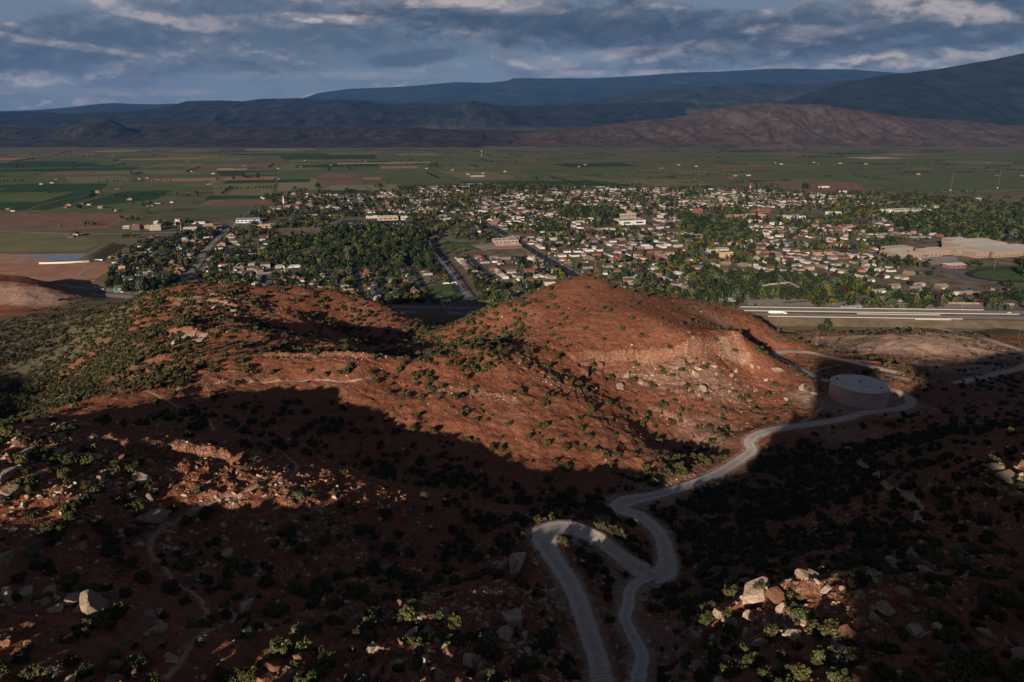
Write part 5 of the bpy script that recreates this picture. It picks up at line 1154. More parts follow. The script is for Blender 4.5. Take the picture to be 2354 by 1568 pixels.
def far_houses():
    allm = []; 
    V_all = []; F_all = []; MI = []; mats = list(MW.values())+list(MRf.values()); mid_ = {m.name: j for j, m in enumerate(mats)}; n = 0
    raw = []
    for p in PROTO:
        r = []
        for me in (p['wall'], p['roof']):
            r.append((np.array([v.co[:] for v in me.vertices]), [tuple(f.vertices) for f in me.polygons], mid_[me.materials[0].name]))
        raw.append(r)
    for i in far_h:
        x, y, a = HOUSES[i]; c, s = math.cos(a), math.sin(a)
        for V, F, m in raw[int(KP[i])]:
            V_all.append(np.stack([V[:, 0]*c-V[:, 1]*s+x, V[:, 0]*s+V[:, 1]*c+y, V[:, 2]+.35], 1)); F_all += [tuple(j+n for j in f) for f in F]; MI += [m]*len(F); n += len(V)
    me = bpy.data.meshes.new('distant_houses'); me.from_pydata(np.concatenate(V_all).tolist(), [], F_all)
    for m in mats: me.materials.append(m)
    me.polygons.foreach_set('material_index', MI); me.update(); tag(link('distant_houses', me), kind='stuff')
far_houses()
print('houses', len(HOUSES), len(far_h))

# ------------------------------------------------------------------ larger buildings
M_win = M_glass
def big(px, py, w, d, h, wall, roof, label, cat='building', gable=False, nwin=6, floors=1, rz=G15, fascia=None, name='building'):
    x, y = gnd(px, py); o = empty(name, (x+math.sin(rz)*-d/2*1.0, y+math.cos(rz)*d/2, .4), rz)
    W = MB().box(-w/2, w/2, -d/2, d/2, -.5, h)
    if gable:
        V, F = roof_shape(w, d, h, .22, False, .6); Rf = MB(); Rf.add(V, F)
        for s in (-1, 1): W.add([(s*w/2, -d/2, h), (s*w/2, d/2, h), (s*w/2, 0, h+(d/2+.6)*.22-.12)], [(0, 1, 2)])
    else:
        Rf = MB().box(-w/2+.35, w/2-.35, -d/2+.35, d/2-.35, h+.003, h+.12)
        t = .35
        W.box(-w/2, w/2, -d/2, -d/2+t, h, h+.7).box(-w/2, w/2, d/2-t, d/2, h, h+.7).box(-w/2, -w/2+t, -d/2+t, d/2-t, h, h+.7).box(w/2-t, w/2, -d/2+t, d/2-t, h, h+.7)
    W.build('wall', MW[wall], o); r = Rf.build('roof', MRf[roof], o)
    if not gable:
        rr = np.random.RandomState(int(px)); 
        for k in range(3 if w > 25 else 1):
            a, b = (rr.rand()-.5)*w*.7, (rr.rand()-.5)*d*.6; MB().box(a-1.2, a+1.2, b-1, b+1, h+.13, h+1.5).build('roof_vent', M_conc, r)
    for f in range(floors):
        fh = h/floors
        for k in range(nwin):
            cx = -w/2+w*(k+.5)/nwin; ww = w/nwin*.28; MB().box(cx-ww, cx+ww, -d/2-.05, -d/2, fh*f+fh*.30, fh*f+fh*.72).build('window', M_win, o)
    MB().box(-1.2, 1.2, -d/2-.12, -d/2-.06, 0, 2.4).build('door', M_door, o)
    if fascia: MB().box(-w*.30, w*.30, -d/2-.9, -d/2-.13, h*.55, h*.80).build('awning', pbr('fascia_'+fascia[0], fascia[1], .6), o)
    tag(o, label, cat); return o
big(357, 530, 23, 18, 10.5, 'cream', 'tan', 'cream three-storey hotel with square windows, right one beside the highway', 'hotel', floors=3, nwin=5)
big(312, 529, 17, 15, 10, 'brown', 'tan', 'brown stone-fronted hotel block, left neighbour of the cream hotel', 'hotel', floors=3, nwin=4)
big(334, 527, 18, 12, 7, 'tan', 'tan', 'tan link block between the brown and the cream hotel', 'hotel', floors=2, nwin=4)
big(290, 526, 14, 12, 5, 'cream', 'white', 'low cream building left of the brown hotel block', nwin=3)
big(437, 531, 26, 18, 5.5, 'cream', 'white', 'low cream shed with white roof on the dark lot right of the hotels', gable=True)
big(452, 515, 36, 16, 5, 'white', 'dark', 'long white motel with dark roof behind the dark lot', 'motel', gable=True, nwin=12)
big(365, 515, 22, 14, 5, 'white', 'white', 'small white flat-roofed building behind the cream hotel', nwin=4)
big(393, 518, 20, 14, 5, 'cream', 'pale', 'cream pitched building right behind the cream hotel', gable=True, nwin=4)
big(500, 527, 18, 14, 5, 'brick', 'tan', 'brick restaurant with tan roof left of the highway junction', 'restaurant', gable=True, nwin=4)
big(478, 521, 22, 12, 4.5, 'tan', 'pale', 'low tan shop behind the brick restaurant', 'shop')
big(570, 513, 52, 30, 7, 'white', 'steel', 'wide store with blue-grey roof right of the highway junction', 'store', gable=True)
big(588, 517, 26, 14, 5, 'blue', 'steel', 'small blue-grey roofed shed in front of the wide store', 'shed', gable=True)
big(613, 524, 38, 16, 6, 'tan', 'pale', 'tan strip of shops with pale roof beside the highway', 'shops', nwin=8)
big(715, 503, 30, 20, 7, 'white', 'white', 'bright white storage shed behind the highway yards', 'shed', gable=True, nwin=3)
big(760, 500, 60, 18, 4.5, 'tan', 'tan', 'long low tan open sheds of the timber yard', 'shed', nwin=10)
big(892, 507, 48, 28, 7.5, 'cream', 'white', 'cream supermarket with red front fascia beside the car park', 'supermarket', fascia=('red', (0.36, 0.045, 0.04)), nwin=4)
big(931, 506, 18, 18, 7, 'white', 'white', 'white box building right of the supermarket', nwin=2)
big(856, 502, 30, 12, 4.5, 'white', 'white', 'low white building left of the supermarket', nwin=5)
big(1026, 508, 32, 18, 5.5, 'grey', 'white', 'dark glass-fronted low building with white fascia beside the highway', fascia=('white', (0.6, 0.6, 0.6)))
big(1015, 502, 26, 14, 6, 'blue', 'steel', 'blue-roofed building just behind the dark glass-fronted one', gable=True)
big(1062, 434, 55, 26, 8, 'tan', 'tan', 'big tan warehouse at the far edge of the town', 'warehouse')
big(1090, 428, 60, 20, 6, 'white', 'white', 'white sheds behind the big tan warehouse', 'shed', gable=True)
big(1098, 407, 60, 10, 5, 'cream', 'white', 'long cream barn standing in the far green fields', 'barn', gable=True)
big(1108, 517, 11, 14, 6, 'brick', 'brown', 'small orange brick chapel with a thin spire beside the black avenue', 'chapel', gable=True, nwin=3)
big(1170, 572, 50, 26, 5, 'brick', 'white', 'red brick elementary school, long front block with white roof', 'school', nwin=10)
big(1165, 560, 46, 28, 5.5, 'tan', 'steel', 'rear classroom block of the elementary school with blue-white roof', 'school', nwin=6)
big(1181, 553, 24, 14, 7, 'brick', 'steel', 'tall gym block behind the elementary school with blue roof', 'school', nwin=2)
big(1455, 517, 62, 38, 9, 'white', 'steel', 'white big box store with pale blue roof', 'store', nwin=2)
big(1445, 501, 40, 24, 9, 'tan', 'white', 'tan department building behind the white big box store', 'store')
big(1192, 506, 28, 20, 6, 'white', 'white', 'white-roofed hall beside the far avenue', 'hall', gable=True)
big(1288, 541, 44, 20, 4.5, 'tan', 'tan', 'wide tan church with low pitched roofs', 'church', gable=True)
big(1606, 491, 22, 16, 10, 'brick', 'tan', 'pale brick three-storey block downtown', floors=3)
big(1690, 505, 32, 20, 9, 'brick', 'pale', 'brick theatre block with brown doors downtown', 'theatre', nwin=4)
big(1734, 502, 60, 24, 7, 'tan', 'white', 'long tan store right of the brick theatre block', 'store')
big(1613, 538, 16, 14, 8, 'yellow', 'pale', 'pale yellow church with tall walls in the trees', 'church', gable=True, nwin=4)
big(1654, 580, 36, 18, 5, 'white', 'pale', 'pale community hall with grey roof beside a car park', 'hall', gable=True)
big(1671, 592, 22, 18, 8, 'yellow', 'tan', 'bare timber building under construction on red ground', 'building site', nwin=5, floors=2)
big(1831, 504, 48, 24, 6, 'white', 'steel', 'white workshop with blue-grey roof downtown', 'workshop')
big(1920, 495, 34, 18, 6.5, 'white', 'white', 'white block with an arched front downtown', nwin=7)
big(2102, 491, 100, 40, 8, 'cream', 'white', 'very wide store under bright white roofs', 'store', nwin=8)
big(2060, 489, 60, 26, 6, 'white', 'white', 'white annexe left of the very wide store', 'store')
big(1833, 568, 46, 24, 5, 'grey', 'steel', 'low building with pale blue metal roof beside tall trees', 'hall', gable=True)
big(1877, 513, 32, 16, 5, 'tan', 'tan', 'tan low building at the edge of a lawn downtown', gable=True)
big(1755, 490, 44, 20, 8, 'brick', 'tan', 'wide brick block at the back of downtown')
big(1785, 517, 26, 10, 4, 'white', 'white', 'small white flat building on the dark car park downtown')
big(1742, 512, 44, 14, 4.5, 'white', 'white', 'white fuel canopy building left on the dark car park', 'canopy')
big(1882, 453, 50, 14, 5, 'white', 'white', 'long white shed at the far town edge', 'shed', gable=True)
big(1958, 455, 20, 14, 6, 'cream', 'tan', 'cream block at the far town edge', nwin=3)
big(2000, 457, 50, 18, 5, 'white', 'steel', 'long pale sheds right of the cream block at the far edge', 'shed', gable=True)
big(1939, 443, 24, 10, 4, 'white', 'white', 'white trailer building alone beyond the town', 'trailer', nwin=4)
big(2145, 478, 40, 12, 5, 'cream', 'pale', 'cream strip of shops with dark windows near the wide white store', 'shops', nwin=9)
big(2246, 461, 60, 18, 5, 'tan', 'white', 'far tan warehouse with pale roof at the right', 'warehouse', gable=True)
big(1380, 434, 40, 14, 5, 'white', 'white', 'white shed with dark gables at the far town edge', 'shed', gable=True)
big(1400, 440, 70, 24, 6, 'white', 'white', 'large white plant among the trees at the far edge', 'plant')
big(1895, 432, 40, 10, 4, 'white', 'white', 'row of white trailers in the far brown lot', 'trailer', nwin=8)
big(1960, 712, 24, 8, 3.2, 'tan', 'steel', 'small picnic pavilion with grey roof by the park', 'pavilion', gable=True, nwin=2)
big(1675, 694, 22, 10, 3.5, 'grey', 'steel', 'green-grey roofed shelter under the park trees', 'shelter', gable=True, nwin=2)
big(1117, 702, 16, 12, 4, 'cream', 'tan', 'cream house with hipped tan roof by the end of the street', 'house', gable=True, nwin=3)
big(1027, 702, 11, 10, 5, 'white', 'white', 'old white barn with open doorway beside the freeway', 'barn', gable=True, nwin=2, rz=G15+.1)
big(907, 700, 13, 10, 3.5, 'brown', 'dark', 'dark shed left of the old white barn', 'shed', gable=True, nwin=1)
# the large school
def school():
    x0, y0 = gnd(2150, 592); o = empty('school', (x0, y0, .4), G15)
    blocks = [(-82, -34, 4, 40, 9), (-34, -16, 0, 22, 6), (-16, 20, 6, 30, 10), (-60, -10, 40.3, 62, 11), (20.3, 46, 14, 44, 8.5), (46.3, 84, 4, 34, 9), (60, 92, -24, 3.7, 8), (92.3, 150, -30, 30, 10), (84.3, 190, 30.3, 70, 12), (150.3, 215, -26, 30, 9), (110, 150, 70.3, 96, 14), (150.3, 200, 70.3, 92, 11)]
    for a, b, c, d, h in blocks:
        W = MB().box(a, b, c, d, -.5, h); t = .4
        W.box(a, b, c, c+t, h, h+.8).box(a, b, d-t, d, h, h+.8).box(a, a+t, c+t, d-t, h, h+.8).box(b-t, b, c+t, d-t, h, h+.8)
        w_ = W.build('wall', pbr('school_brick', (0.27, 0.195, 0.150), .85, var=.1, nscale=.3), o)
        MB().box(a+t+.02, b-t-.02, c+t+.02, d-t-.02, h+.003, h+.15).build('roof', MRf['white'], o)
        n = int((b-a)/8)
        if c < 10:
            for k in range(n): cx = a+(k+.5)*(b-a)/n; MB().box(cx-1.6, cx+1.6, c-.06, c, 1.2, 2.8).build('window', M_win, o)
    MB().box(-30, -18, -3, -.1, 4.2, 4.8).build('canopy', MRf['red'], o); MB().box(88, 91.6, -26.5, -24.1, 0, 8.6).build('entrance_tower', MRf['red'], o)
    tag(o, 'large tan brick school complex with many flat white roofs', 'school')
school()
big(2202, 617, 28, 18, 5, 'brick', 'white', 'brick field house with curved white roof in front of the school', 'field house', gable=True, nwin=3)
big(2085, 590, 18, 8, 3.5, 'grey', 'steel', 'small grey-roofed classroom in front of the large school', 'classroom', gable=True, nwin=3)

# ------------------------------------------------------------------ trees of the town
MT = {'dark green': leaf_material('cottonwood_leaves', (0.011, 0.019, 0.009), (0.042, 0.055, 0.022), .25, .35), 'bright green': leaf_material('fresh_leaves', (0.024, 0.036, 0.010), (0.088, 0.100, 0.026), .2, .35),
      'yellow-green': leaf_material('yellow_leaves', (0.07, 0.075, 0.012), (0.20, 0.185, 0.03), .15, .35), 'grey-green': leaf_material('willow_leaves', (0.045, 0.060, 0.035), (0.125, 0.14, 0.085), .2, .35), 'maroon': leaf_material('maroon_leaves', (0.035, 0.012, 0.010), (0.09, 0.03, 0.022), .2, .35)}
rt = np.random.RandomState(21)
TP = []
for s in range(12):
    colr = ['dark green', 'bright green', 'dark green', 'dark green', 'yellow-green', 'grey-green', 'dark green', 'bright green', 'maroon', 'dark green', 'bright green', 'grey-green'][s]
    slim = s in (3, 10); w = .17 if slim else (.40+.06*(s % 3)); L = lobes_tree(60+s, 13 if not slim else 9, 1.0, w, .20 if not slim else .08)
    V, F = foliage(430, L, .085, 500+s, .35, .45); crown = mesh_np('crown', V, F, [MT[colr]])
    q = MB(); q.tube([(0, 0, -.05), (.01, 0, .25), (0, .01, .5)], .030, 6, .016)
    for a in range(3): t_ = a*2.1+s; q.tube([(0, 0, .25), (.14*math.cos(t_), .14*math.sin(t_), .55)], .014, 5, .006)
    V2, F2 = foliage(90, L, .17, 700+s, .35, .5)
    TP.append(dict(crown=crown, trunk=q.mesh('trunk', M_bark), color=colr, slim=slim, lo=(V2, F2)))
def put_tree(k, x, y, h, grp='trees among the town houses', z=0.3):
    p = TP[k]; o = empty('tree', (x, y, z), rt.rand()*6.28); o.scale = (h, h, h*(.9+.2*rt.rand())); link('crown', p['crown'], o); link('trunk', p['trunk'], o)
    reg(o, 'tree', ('tall ' if h > 13 else ('small ' if h < 8 else ''))+('slim ' if p['slim'] else 'round ')+p['color']+' tree', grp, x, y, z)
hxy = hx
def in_px(polys, x, y):
    px, py, _ = toD(x, y, 0*x); r = np.zeros(len(x), bool)
    for q in polys: r |= inpoly(px, py, q)
    return r
WOODS = [[(738, 535), (860, 524), (1000, 540), (1000, 600), (990, 622), (860, 615), (740, 622), (730, 560)], [(628, 555), (738, 550), (738, 566), (625, 570)], [(1590, 645), (1700, 640), (1735, 668), (1750, 690), (1590, 705)], [(1700, 640), (1850, 645), (1960, 660), (1975, 675), (1850, 660), (1730, 655)],
         [(1760, 680), (1900, 684), (1960, 690), (1800, 694)], [(2300, 610), (2400, 600), (2400, 648), (2310, 645)], [(1270, 480), (1420, 485), (1440, 505), (1290, 502)], [(1100, 690), (1160, 686), (1190, 700), (1120, 708)], [(1570, 500), (1700, 520), (1750, 560), (1650, 556), (1560, 530)], [(2020, 500), (2353, 495), (2353, 545), (2100, 540)], [(240, 660), (420, 640), (420, 676), (300, 672)]]
NOT = [[(637, 526), (737, 524), (737, 551), (636, 553)], [(1020, 553), (1105, 553), (1125, 577), (1020, 577)], [(976, 655), (1033, 652), (1040, 671), (1066, 688), (990, 692)], [(1731, 658), (1810, 652), (1858, 671), (1752, 678)], [(2050, 556), (2360, 556), (2360, 606), (2200, 612), (2120, 612)], [(760, 505), (935, 505), (935, 524), (750, 524)],
       [(1420, 500), (1495, 500), (1495, 518), (1420, 518)], [(1120, 548), (1210, 548), (1210, 575), (1120, 575)], [(2120, 606), (2353, 604), (2353, 660), (2240, 660)], [(0, 575), (240, 575), (262, 612), (215, 650), (0, 640)], [(280, 536), (405, 536), (400, 552), (290, 552)], [(430, 505), (600, 505), (560, 532), (430, 534)]]
def cand(n, x0, x1, y0, y1): return x0+(x1-x0)*rt.rand(n), y0+(y1-y0)*rt.rand(n)
TX = []
x, y = cand(60000, -1000, 1900, 800, 2750)
inT = in_px([TOWN], x, y); inW = in_px(WOODS, x, y); no = in_px(NOT, x, y)
clump = fbm(x/70, y/70, 3, 5); clump2 = fbm(x/260, y/260, 2, 1)
px, py, dp = toD(x, y, 0*x)
A0 = 2900*1950/60000.
dens = np.where(inT, .0074*np.clip((clump-.34)*5, .05, 2.2)*np.clip((clump2-.25)*3, .5, 1.7), 0); dens = np.where(inW, .011, dens)
dens = np.where(in_px([[(262, 590), (740, 560), (1100, 600), (1180, 690), (600, 690), (240, 672)]], x, y) & ~inW, dens*1.35, dens)
dens[no] = 0
k = rt.rand(len(x)) < dens*A0; x, y, inW = x[k], y[k], inW[k]
MAv = np.array([uv2xy(357, v) for v in range(780, 1600, 8)]); k = np.array([np.min(np.hypot(MAv[:, 0]-a, MAv[:, 1]-b)) > 17 for a, b in zip(x, y)]); x, y, inW = x[k], y[k], inW[k]
keep = np.ones(len(x), bool)
for i in range(len(x)):
    if np.min(np.hypot(UA[:, 0]-x[i], UA[:, 1]-y[i])-UA[:, 2]) < 4.2: keep[i] = False
    elif len(hxy) and not inW[i] and np.min(np.hypot(hxy[:, 0]-x[i], hxy[:, 1]-y[i])) < 9.5: keep[i] = False
x, y, inW = x[keep], y[keep], inW[keep]
hT = np.where(inW, 11+7*rt.rand(len(x)), 6+6.5*rt.rand(len(x)))
kT = rt.choice(12, len(x), p=[.16, .09, .15, .04, .05, .05, .15, .10, .03, .12, .03, .03]); kT = np.where(inW & ((kT == 4) | (kT == 8) | (kT == 3)), 0, kT)
xs_ = list(x); ys_ = list(y); hs_ = list(hT); ks_ = list(kT)
FT = [(300, 400, 60, 5, 14), (318, 402, 30, 4, 12), (575, 408, 44, 9, 15), (500, 415, 16, 3, 10), (540, 414, 10, 2, 16), (40, 385, 40, 5, 9), (90, 381, 30, 4, 10), (165, 387, 30, 4, 10), (55, 400, 60, 5, 6), (190, 356, 120, 16, 9), (330, 357, 90, 12, 9), (260, 362, 70, 8, 8), (510, 358, 60, 8, 8), (212, 452, 12, 4, 14), (185, 480, 8, 3, 13),
      (430, 450, 60, 8, 10), (330, 470, 50, 6, 9), (265, 487, 8, 2, 8), (340, 492, 8, 2, 9), (690, 437, 30, 6, 12), (730, 432, 8, 3, 16), (745, 440, 30, 6, 9), (800, 442, 40, 8, 10), (870, 430, 30, 6, 11), (880, 420, 50, 8, 6), (1210, 410, 60, 9, 8), (1265, 411, 20, 3, 8), (1450, 428, 90, 16, 9), (1330, 430, 40, 6, 9), (1600, 432, 80, 12, 10),
      (1690, 432, 60, 10, 9), (1735, 434, 10, 3, 20), (1850, 434, 12, 4, 19), (1765, 432, 40, 8, 13), (1880, 434, 12, 2, 9), (2190, 444, 110, 16, 9), (1975, 385, 12, 2, 9), (2150, 380, 14, 3, 10), (2070, 455, 60, 8, 10), (850, 377, 70, 10, 7), (940, 372, 60, 14, 9), (985, 380, 50, 14, 10), (1000, 385, 40, 9, 9), (1050, 380, 30, 4, 8), (960, 350, 50, 8, 8),
      (700, 366, 80, 8, 7), (1250, 365, 60, 6, 7), (1400, 370, 90, 7, 6), (1560, 374, 90, 6, 6), (1770, 377, 40, 9, 8), (2100, 357, 80, 9, 7), (1950, 352, 60, 6, 7), (2300, 360, 80, 8, 7), (2030, 380, 60, 4, 6), (830, 357, 120, 16, 8), (1010, 331, 110, 40, 12), (980, 326, 80, 20, 12), (900, 331, 60, 12, 11), (1100, 326, 80, 20, 12), (690, 335, 60, 10, 9), (210, 518, 26, 5, 10),
      (140, 522, 40, 3, 5), (300, 545, 80, 10, 7), (370, 520, 30, 8, 11), (420, 515, 40, 8, 12), (300, 505, 50, 7, 8), (1900, 757, 16, 6, 9), (1893, 768, 22, 7, 7), (2240, 610, 30, 6, 9), (2290, 690, 90, 10, 12), (2180, 697, 40, 7, 9), (2060, 690, 60, 9, 10), (2095, 706, 160, 9, 6), (2290, 710, 60, 8, 7), (1700, 704, 100, 9, 6), (1900, 694, 60, 10, 11),
      (1250, 692, 50, 8, 8), (1440, 690, 50, 10, 10), (1500, 678, 60, 10, 10), (640, 684, 100, 14, 9), (800, 688, 110, 16, 9), (420, 676, 100, 12, 9), (1020, 694, 30, 4, 8), (960, 690, 40, 7, 9)]
for px_, py_, w, n, h in FT:
    for j in range(n):
        X, Y = gnd(px_+(rt.rand()-.5)*w, py_+(rt.rand()-.5)*min(7, w*.16))
        if Y < 930 and abs(X) < 700 and float(ground(np.array([X]), np.array([Y]))[0]) > 1.5: 
            pass
        if np.min(np.hypot(UA[:, 0]-X, UA[:, 1]-Y)-UA[:, 2]) < 2: continue
        xs_.append(X); ys_.append(Y); hs_.append(h*(.75+.5*rt.rand())); ks_.append(rt.choice([0, 2, 6, 9, 5, 1] if h > 7.5 else [5, 11, 2, 0]))
xs_ = np.array(xs_); ys_ = np.array(ys_); hs_ = np.array(hs_); ks_ = np.array(ks_); zs_ = np.maximum(ground(xs_, ys_), .3)
P3 = np.stack([xs_, ys_, zs_], 1); vis = visible(P3, 7.0)
xs_, ys_, hs_, ks_, zs_ = xs_[vis], ys_[vis], hs_[vis], ks_[vis], zs_[vis]
qq = toD(xs_, ys_, zs_); sz = hs_/qq[2]*((qq[0] > -6) & (qq[0] < 2359)); order = np.argsort(-sz); near_t, far_t = order[:285], order[285:]
for i in near_t: put_tree(int(ks_[i]), float(xs_[i]), float(ys_[i]), float(hs_[i]), 'trees among the town houses', float(zs_[i])-.1)
for colr, mt in MT.items():
    ids = [i for i in range(12) if TP[i]['color'] == colr]; idx = [i for i in far_t if ks_[i] in ids]
    if idx: many('distant_trees', [TP[i]['lo'] for i in ids], np.stack([xs_[idx], ys_[idx], zs_[idx]-.4], 1), hs_[idx], mt, rt)
print('trees', len(xs_))

# hedgerows and windbreaks far out between the parcels
hv = np.random.RandomState(31); HX = []
for i in range(150):
    u = -3000+8000*hv.rand(); v = 2450+4400*hv.rand()**1.2; n = hv.randint(4, 26); d = hv.rand() < .7; 
    for j in range(n): x, y = uv2xy(u+(j*13 if d else 3*hv.rand()), v+(3*hv.rand() if d else j*16)); HX.append((x, y, 0.0))
HX = np.array(HX); q_ = toD(HX[:, 0], HX[:, 1], 0*HX[:, 0]); ok_ = ~((q_[1] > 426) & (q_[0] > 640)) & (q_[0] > -40) & (q_[0] < 2400); HX = HX[ok_]
many('hedgerow_trees', [TP[i]['lo'] for i in (0, 2, 6, 9, 5)], HX, 4+6*hv.rand(len(HX)), MT['dark green'], hv)
# ------------------------------------------------------------------ water tank
def tank():
    x, y, z = TANK; o = empty('water_tank', (x, y, z)); Rr = TANK_R; Hh = 9.7; n = 96
    mt = bpy.data.materials.new('tank_paint'); mt.use_nodes = True; N = NT(mt.node_tree); b = N.n['Principled BSDF']; b.inputs['Roughness'].default_value = .6
    geo = N.node('ShaderNodeNewGeometry'); N.l.new(N.mix(N.ramp(N.noise(N.mapping(geo.outputs['Position'], (.5, .5, .12)), 1.0, 5, .6), .35, .7), (0.70, 0.50, 0.48), (0.76, 0.56, 0.54)), b.inputs['Base Color'])
    mr = bpy.data.materials.new('tank_roof_paint'); mr.use_nodes = True; N = NT(mr.node_tree); b = N.n['Principled BSDF']; b.inputs['Roughness'].default_value = .7
    geo = N.node('ShaderNodeNewGeometry'); N.l.new(N.mix(N.ramp(N.noise(geo.outputs['Position'], .22, 6, .7, .6), .35, .65), (0.60, 0.53, 0.53), (0.78, 0.70, 0.70)), b.inputs['Base Color'])
    def ring(r0, z0, r1, z1): 
        V = [(r0*math.cos(2*math.pi*i/n), r0*math.sin(2*math.pi*i/n), z0) for i in range(n)]+[(r1*math.cos(2*math.pi*i/n), r1*math.sin(2*math.pi*i/n), z1) for i in range(n)]
        return V, [(i, (i+1) % n, (i+1) % n+n, i+n) for i in range(n)]
    q = MB()
    for zz in range(5): q.add(*ring(Rr+.012*(zz % 2), Hh*zz/5-1.0*(zz == 0), Rr+.012*(zz % 2), Hh*(zz+1)/5))
    q.build('tank_wall', mt, o)
    q = MB(); q.add(*ring(Rr+.18, Hh+.05, Rr*.5, Hh+.75)); q.add(*ring(Rr*.5, Hh+.75, .05, Hh+1.15)); r = q.build('roof', mr, o)
    MB().add(*ring(Rr+.02, Hh-.15, Rr+.22, Hh-.05)) or None
    q = MB(); q.add(*ring(Rr+.03, Hh-.22, Rr+.20, Hh-.04)); q.add(*ring(Rr+.20, Hh-.04, Rr+.20, Hh+.06)); q.build('rim', pbr('rim_paint', (0.16, 0.10, 0.09), .6), o)
    for a, rr in ((2.6, 13.0), (-.75, 12.2)): 
        hx_, hy_ = rr*math.cos(a), rr*math.sin(a); MB().box(hx_-.45, hx_+.45, hy_-.45, hy_+.45, Hh+.35, Hh+1.25).build('hatch', pbr('hatch_paint', (.12, .09, .085), .6), r)
    q = MB(); q.tube([(0, 0, Hh+1.0), (0, 0, Hh+2.1)], .5, 12); q.build('vent', pbr('hatch_paint', (.12, .09, .085), .6), r)
    q = MB()                                         # railed platform at the far edge of the roof
    for a in np.linspace(1.42, 1.78, 5):
        for rr in (Rr-2.2, Rr-.2): q.tube([(rr*math.cos(a), rr*math.sin(a), Hh+.1), (rr*math.cos(a), rr*math.sin(a), Hh+1.5)], .05, 5)
    for hh in (.9, 1.5): q.tube([((Rr-.2)*math.cos(a), (Rr-.2)*math.sin(a), Hh+hh) for a in np.linspace(1.42, 1.78, 5)], .045, 5); q.tube([((Rr-2.2)*math.cos(a), (Rr-2.2)*math.sin(a), Hh+hh) for a in np.linspace(1.42, 1.78, 5)], .045, 5)
    q.build('railing', pbr('steel_grey', (.25, .25, .26), .4), o)
    q = MB(); a = -.42; c_, s_ = math.cos(a), math.sin(a)
    for d in (-.28, .28): q.tube([((Rr+.2)*c_-d*s_, (Rr+.2)*s_+d*c_, 0), ((Rr+.2)*c_-d*s_, (Rr+.2)*s_+d*c_, Hh+1.2)], .05, 5)
    for hh in np.arange(.4, Hh+1, .4): q.tube([((Rr+.2)*c_+.28*s_, (Rr+.2)*s_-.28*c_, hh), ((Rr+.2)*c_-.28*s_, (Rr+.2)*s_+.28*c_, hh)], .025, 4)
    q.build('ladder', pbr('steel_grey', (.25, .25, .26), .4), o)
    tag(o, 'round pale pinkish steel water tank with flat cone roof', 'water tank')
tank()

# ------------------------------------------------------------------ vehicles
CARC = dict(white=(.62, .62, .62), black=(.02, .02, .022), red=(.30, .03, .025), blue=(.04, .09, .24), silver=(.36, .37, .38), grey=(.12, .125, .13))
CM = {k: pbr('paint_'+k, v, .3, spec=.5) for k, v in CARC.items()}; M_tyre = pbr('rubber', (.018, .018, .018), .8); M_lamp = pbr('lamp_lens', (.55, .55, .5), .2)
def car_meshes(kind):
    l, w = (4.6, 1.85) if kind != 'pickup' else (5.6, 2.0); x0 = -l/2
    if kind == 'pickup': pr = [(x0, .45), (x0, 1.15), (x0+2.0, 1.18), (x0+2.05, 1.2), (x0+3.9, 1.2), (x0+5.4, 1.08), (x0+l, .85), (x0+l, .45)]; cab = [(x0+2.05, 1.2), (x0+2.2, 1.85), (x0+3.4, 1.85), (x0+4.0, 1.2)]
    elif kind == 'suv': pr = [(x0, .4), (x0, 1.1), (x0+.1, 1.15), (x0+3.1, 1.15), (x0+4.4, 1.0), (x0+l, .75), (x0+l, .4)]; cab = [(x0+.1, 1.15), (x0+.35, 1.75), (x0+2.6, 1.78), (x0+3.4, 1.13)]
    else: pr = [(x0, .35), (x0, .9), (x0+.9, .98), (x0+3.3, .95), (x0+4.4, .8), (x0+l, .6), (x0+l, .35)]; cab = [(x0+.7, .97), (x0+1.35, 1.42), (x0+2.6, 1.44), (x0+3.45, .95)]
    def ext(P, wy, top=1.0):
        n = len(P); V = [(a, -wy, z) for a, z in P]+[(a, wy, z) for a, z in P]; return V, [tuple(range(n)), tuple(range(n, 2*n))[::-1]]+[(i, i+n, (i+1) % n+n, (i+1) % n) for i in range(n)]
    b = MB(); b.add(*ext(pr, w/2)); g = MB(); g.add(*ext([(a, z-.003) for a, z in cab], w/2-.12)); t = MB(); t.box(cab[1][0]-.02, cab[2][0]+.02, -w/2+.13, w/2-.13, cab[1][1]-.02, cab[1][1]+.04)
    whl = []
    for X in (x0+.85, x0+l-.9):
        for s in (-1, 1): whl.append(MB().tube([(X, s*(w/2-.22), .34), (X, s*(w/2+.01), .34)], .34, 14).mesh('wheel', M_tyre))
    lam = [MB().box(x0+l, x0+l+.03, s*.62-.18, s*.62+.18, .62, .78).mesh('headlight', M_lamp) for s in (-1, 1)]
    return dict(body=b, glass=g.mesh('windows', M_glass), top=t, wheels=whl, lamps=lam)
CP = {}
for kd in ('sedan', 'suv', 'pickup'):
    c = car_meshes(kd)
    for cn_, cm in CM.items(): CP[kd, cn_] = dict(body=c['body'].mesh('body', cm), top=c['top'].mesh('roof', cm), glass=c['glass'], wheels=c['wheels'], lamps=c['lamps'])
def put_car(x, y, z, rz, kd, cn_, label=None, grp='cars parked about the town', parts=True):
    p = CP[kd, cn_]; o = empty('car' if kd == 'sedan' else kd, (x, y, z), rz); link('body', p['body'], o); link('windows', p['glass'], o); link('roof', p['top'], o)
    if parts:
        for w_ in p['wheels']: link('wheel', w_, o)
        for w_ in p['lamps']: link('headlight', w_, o)
    if label: tag(o, label, 'car', grp)
    else: reg(o, 'car', cn_+' '+kd+' parked', grp, x, y, z)
rc = np.random.RandomState(8); kc = list(CARC)
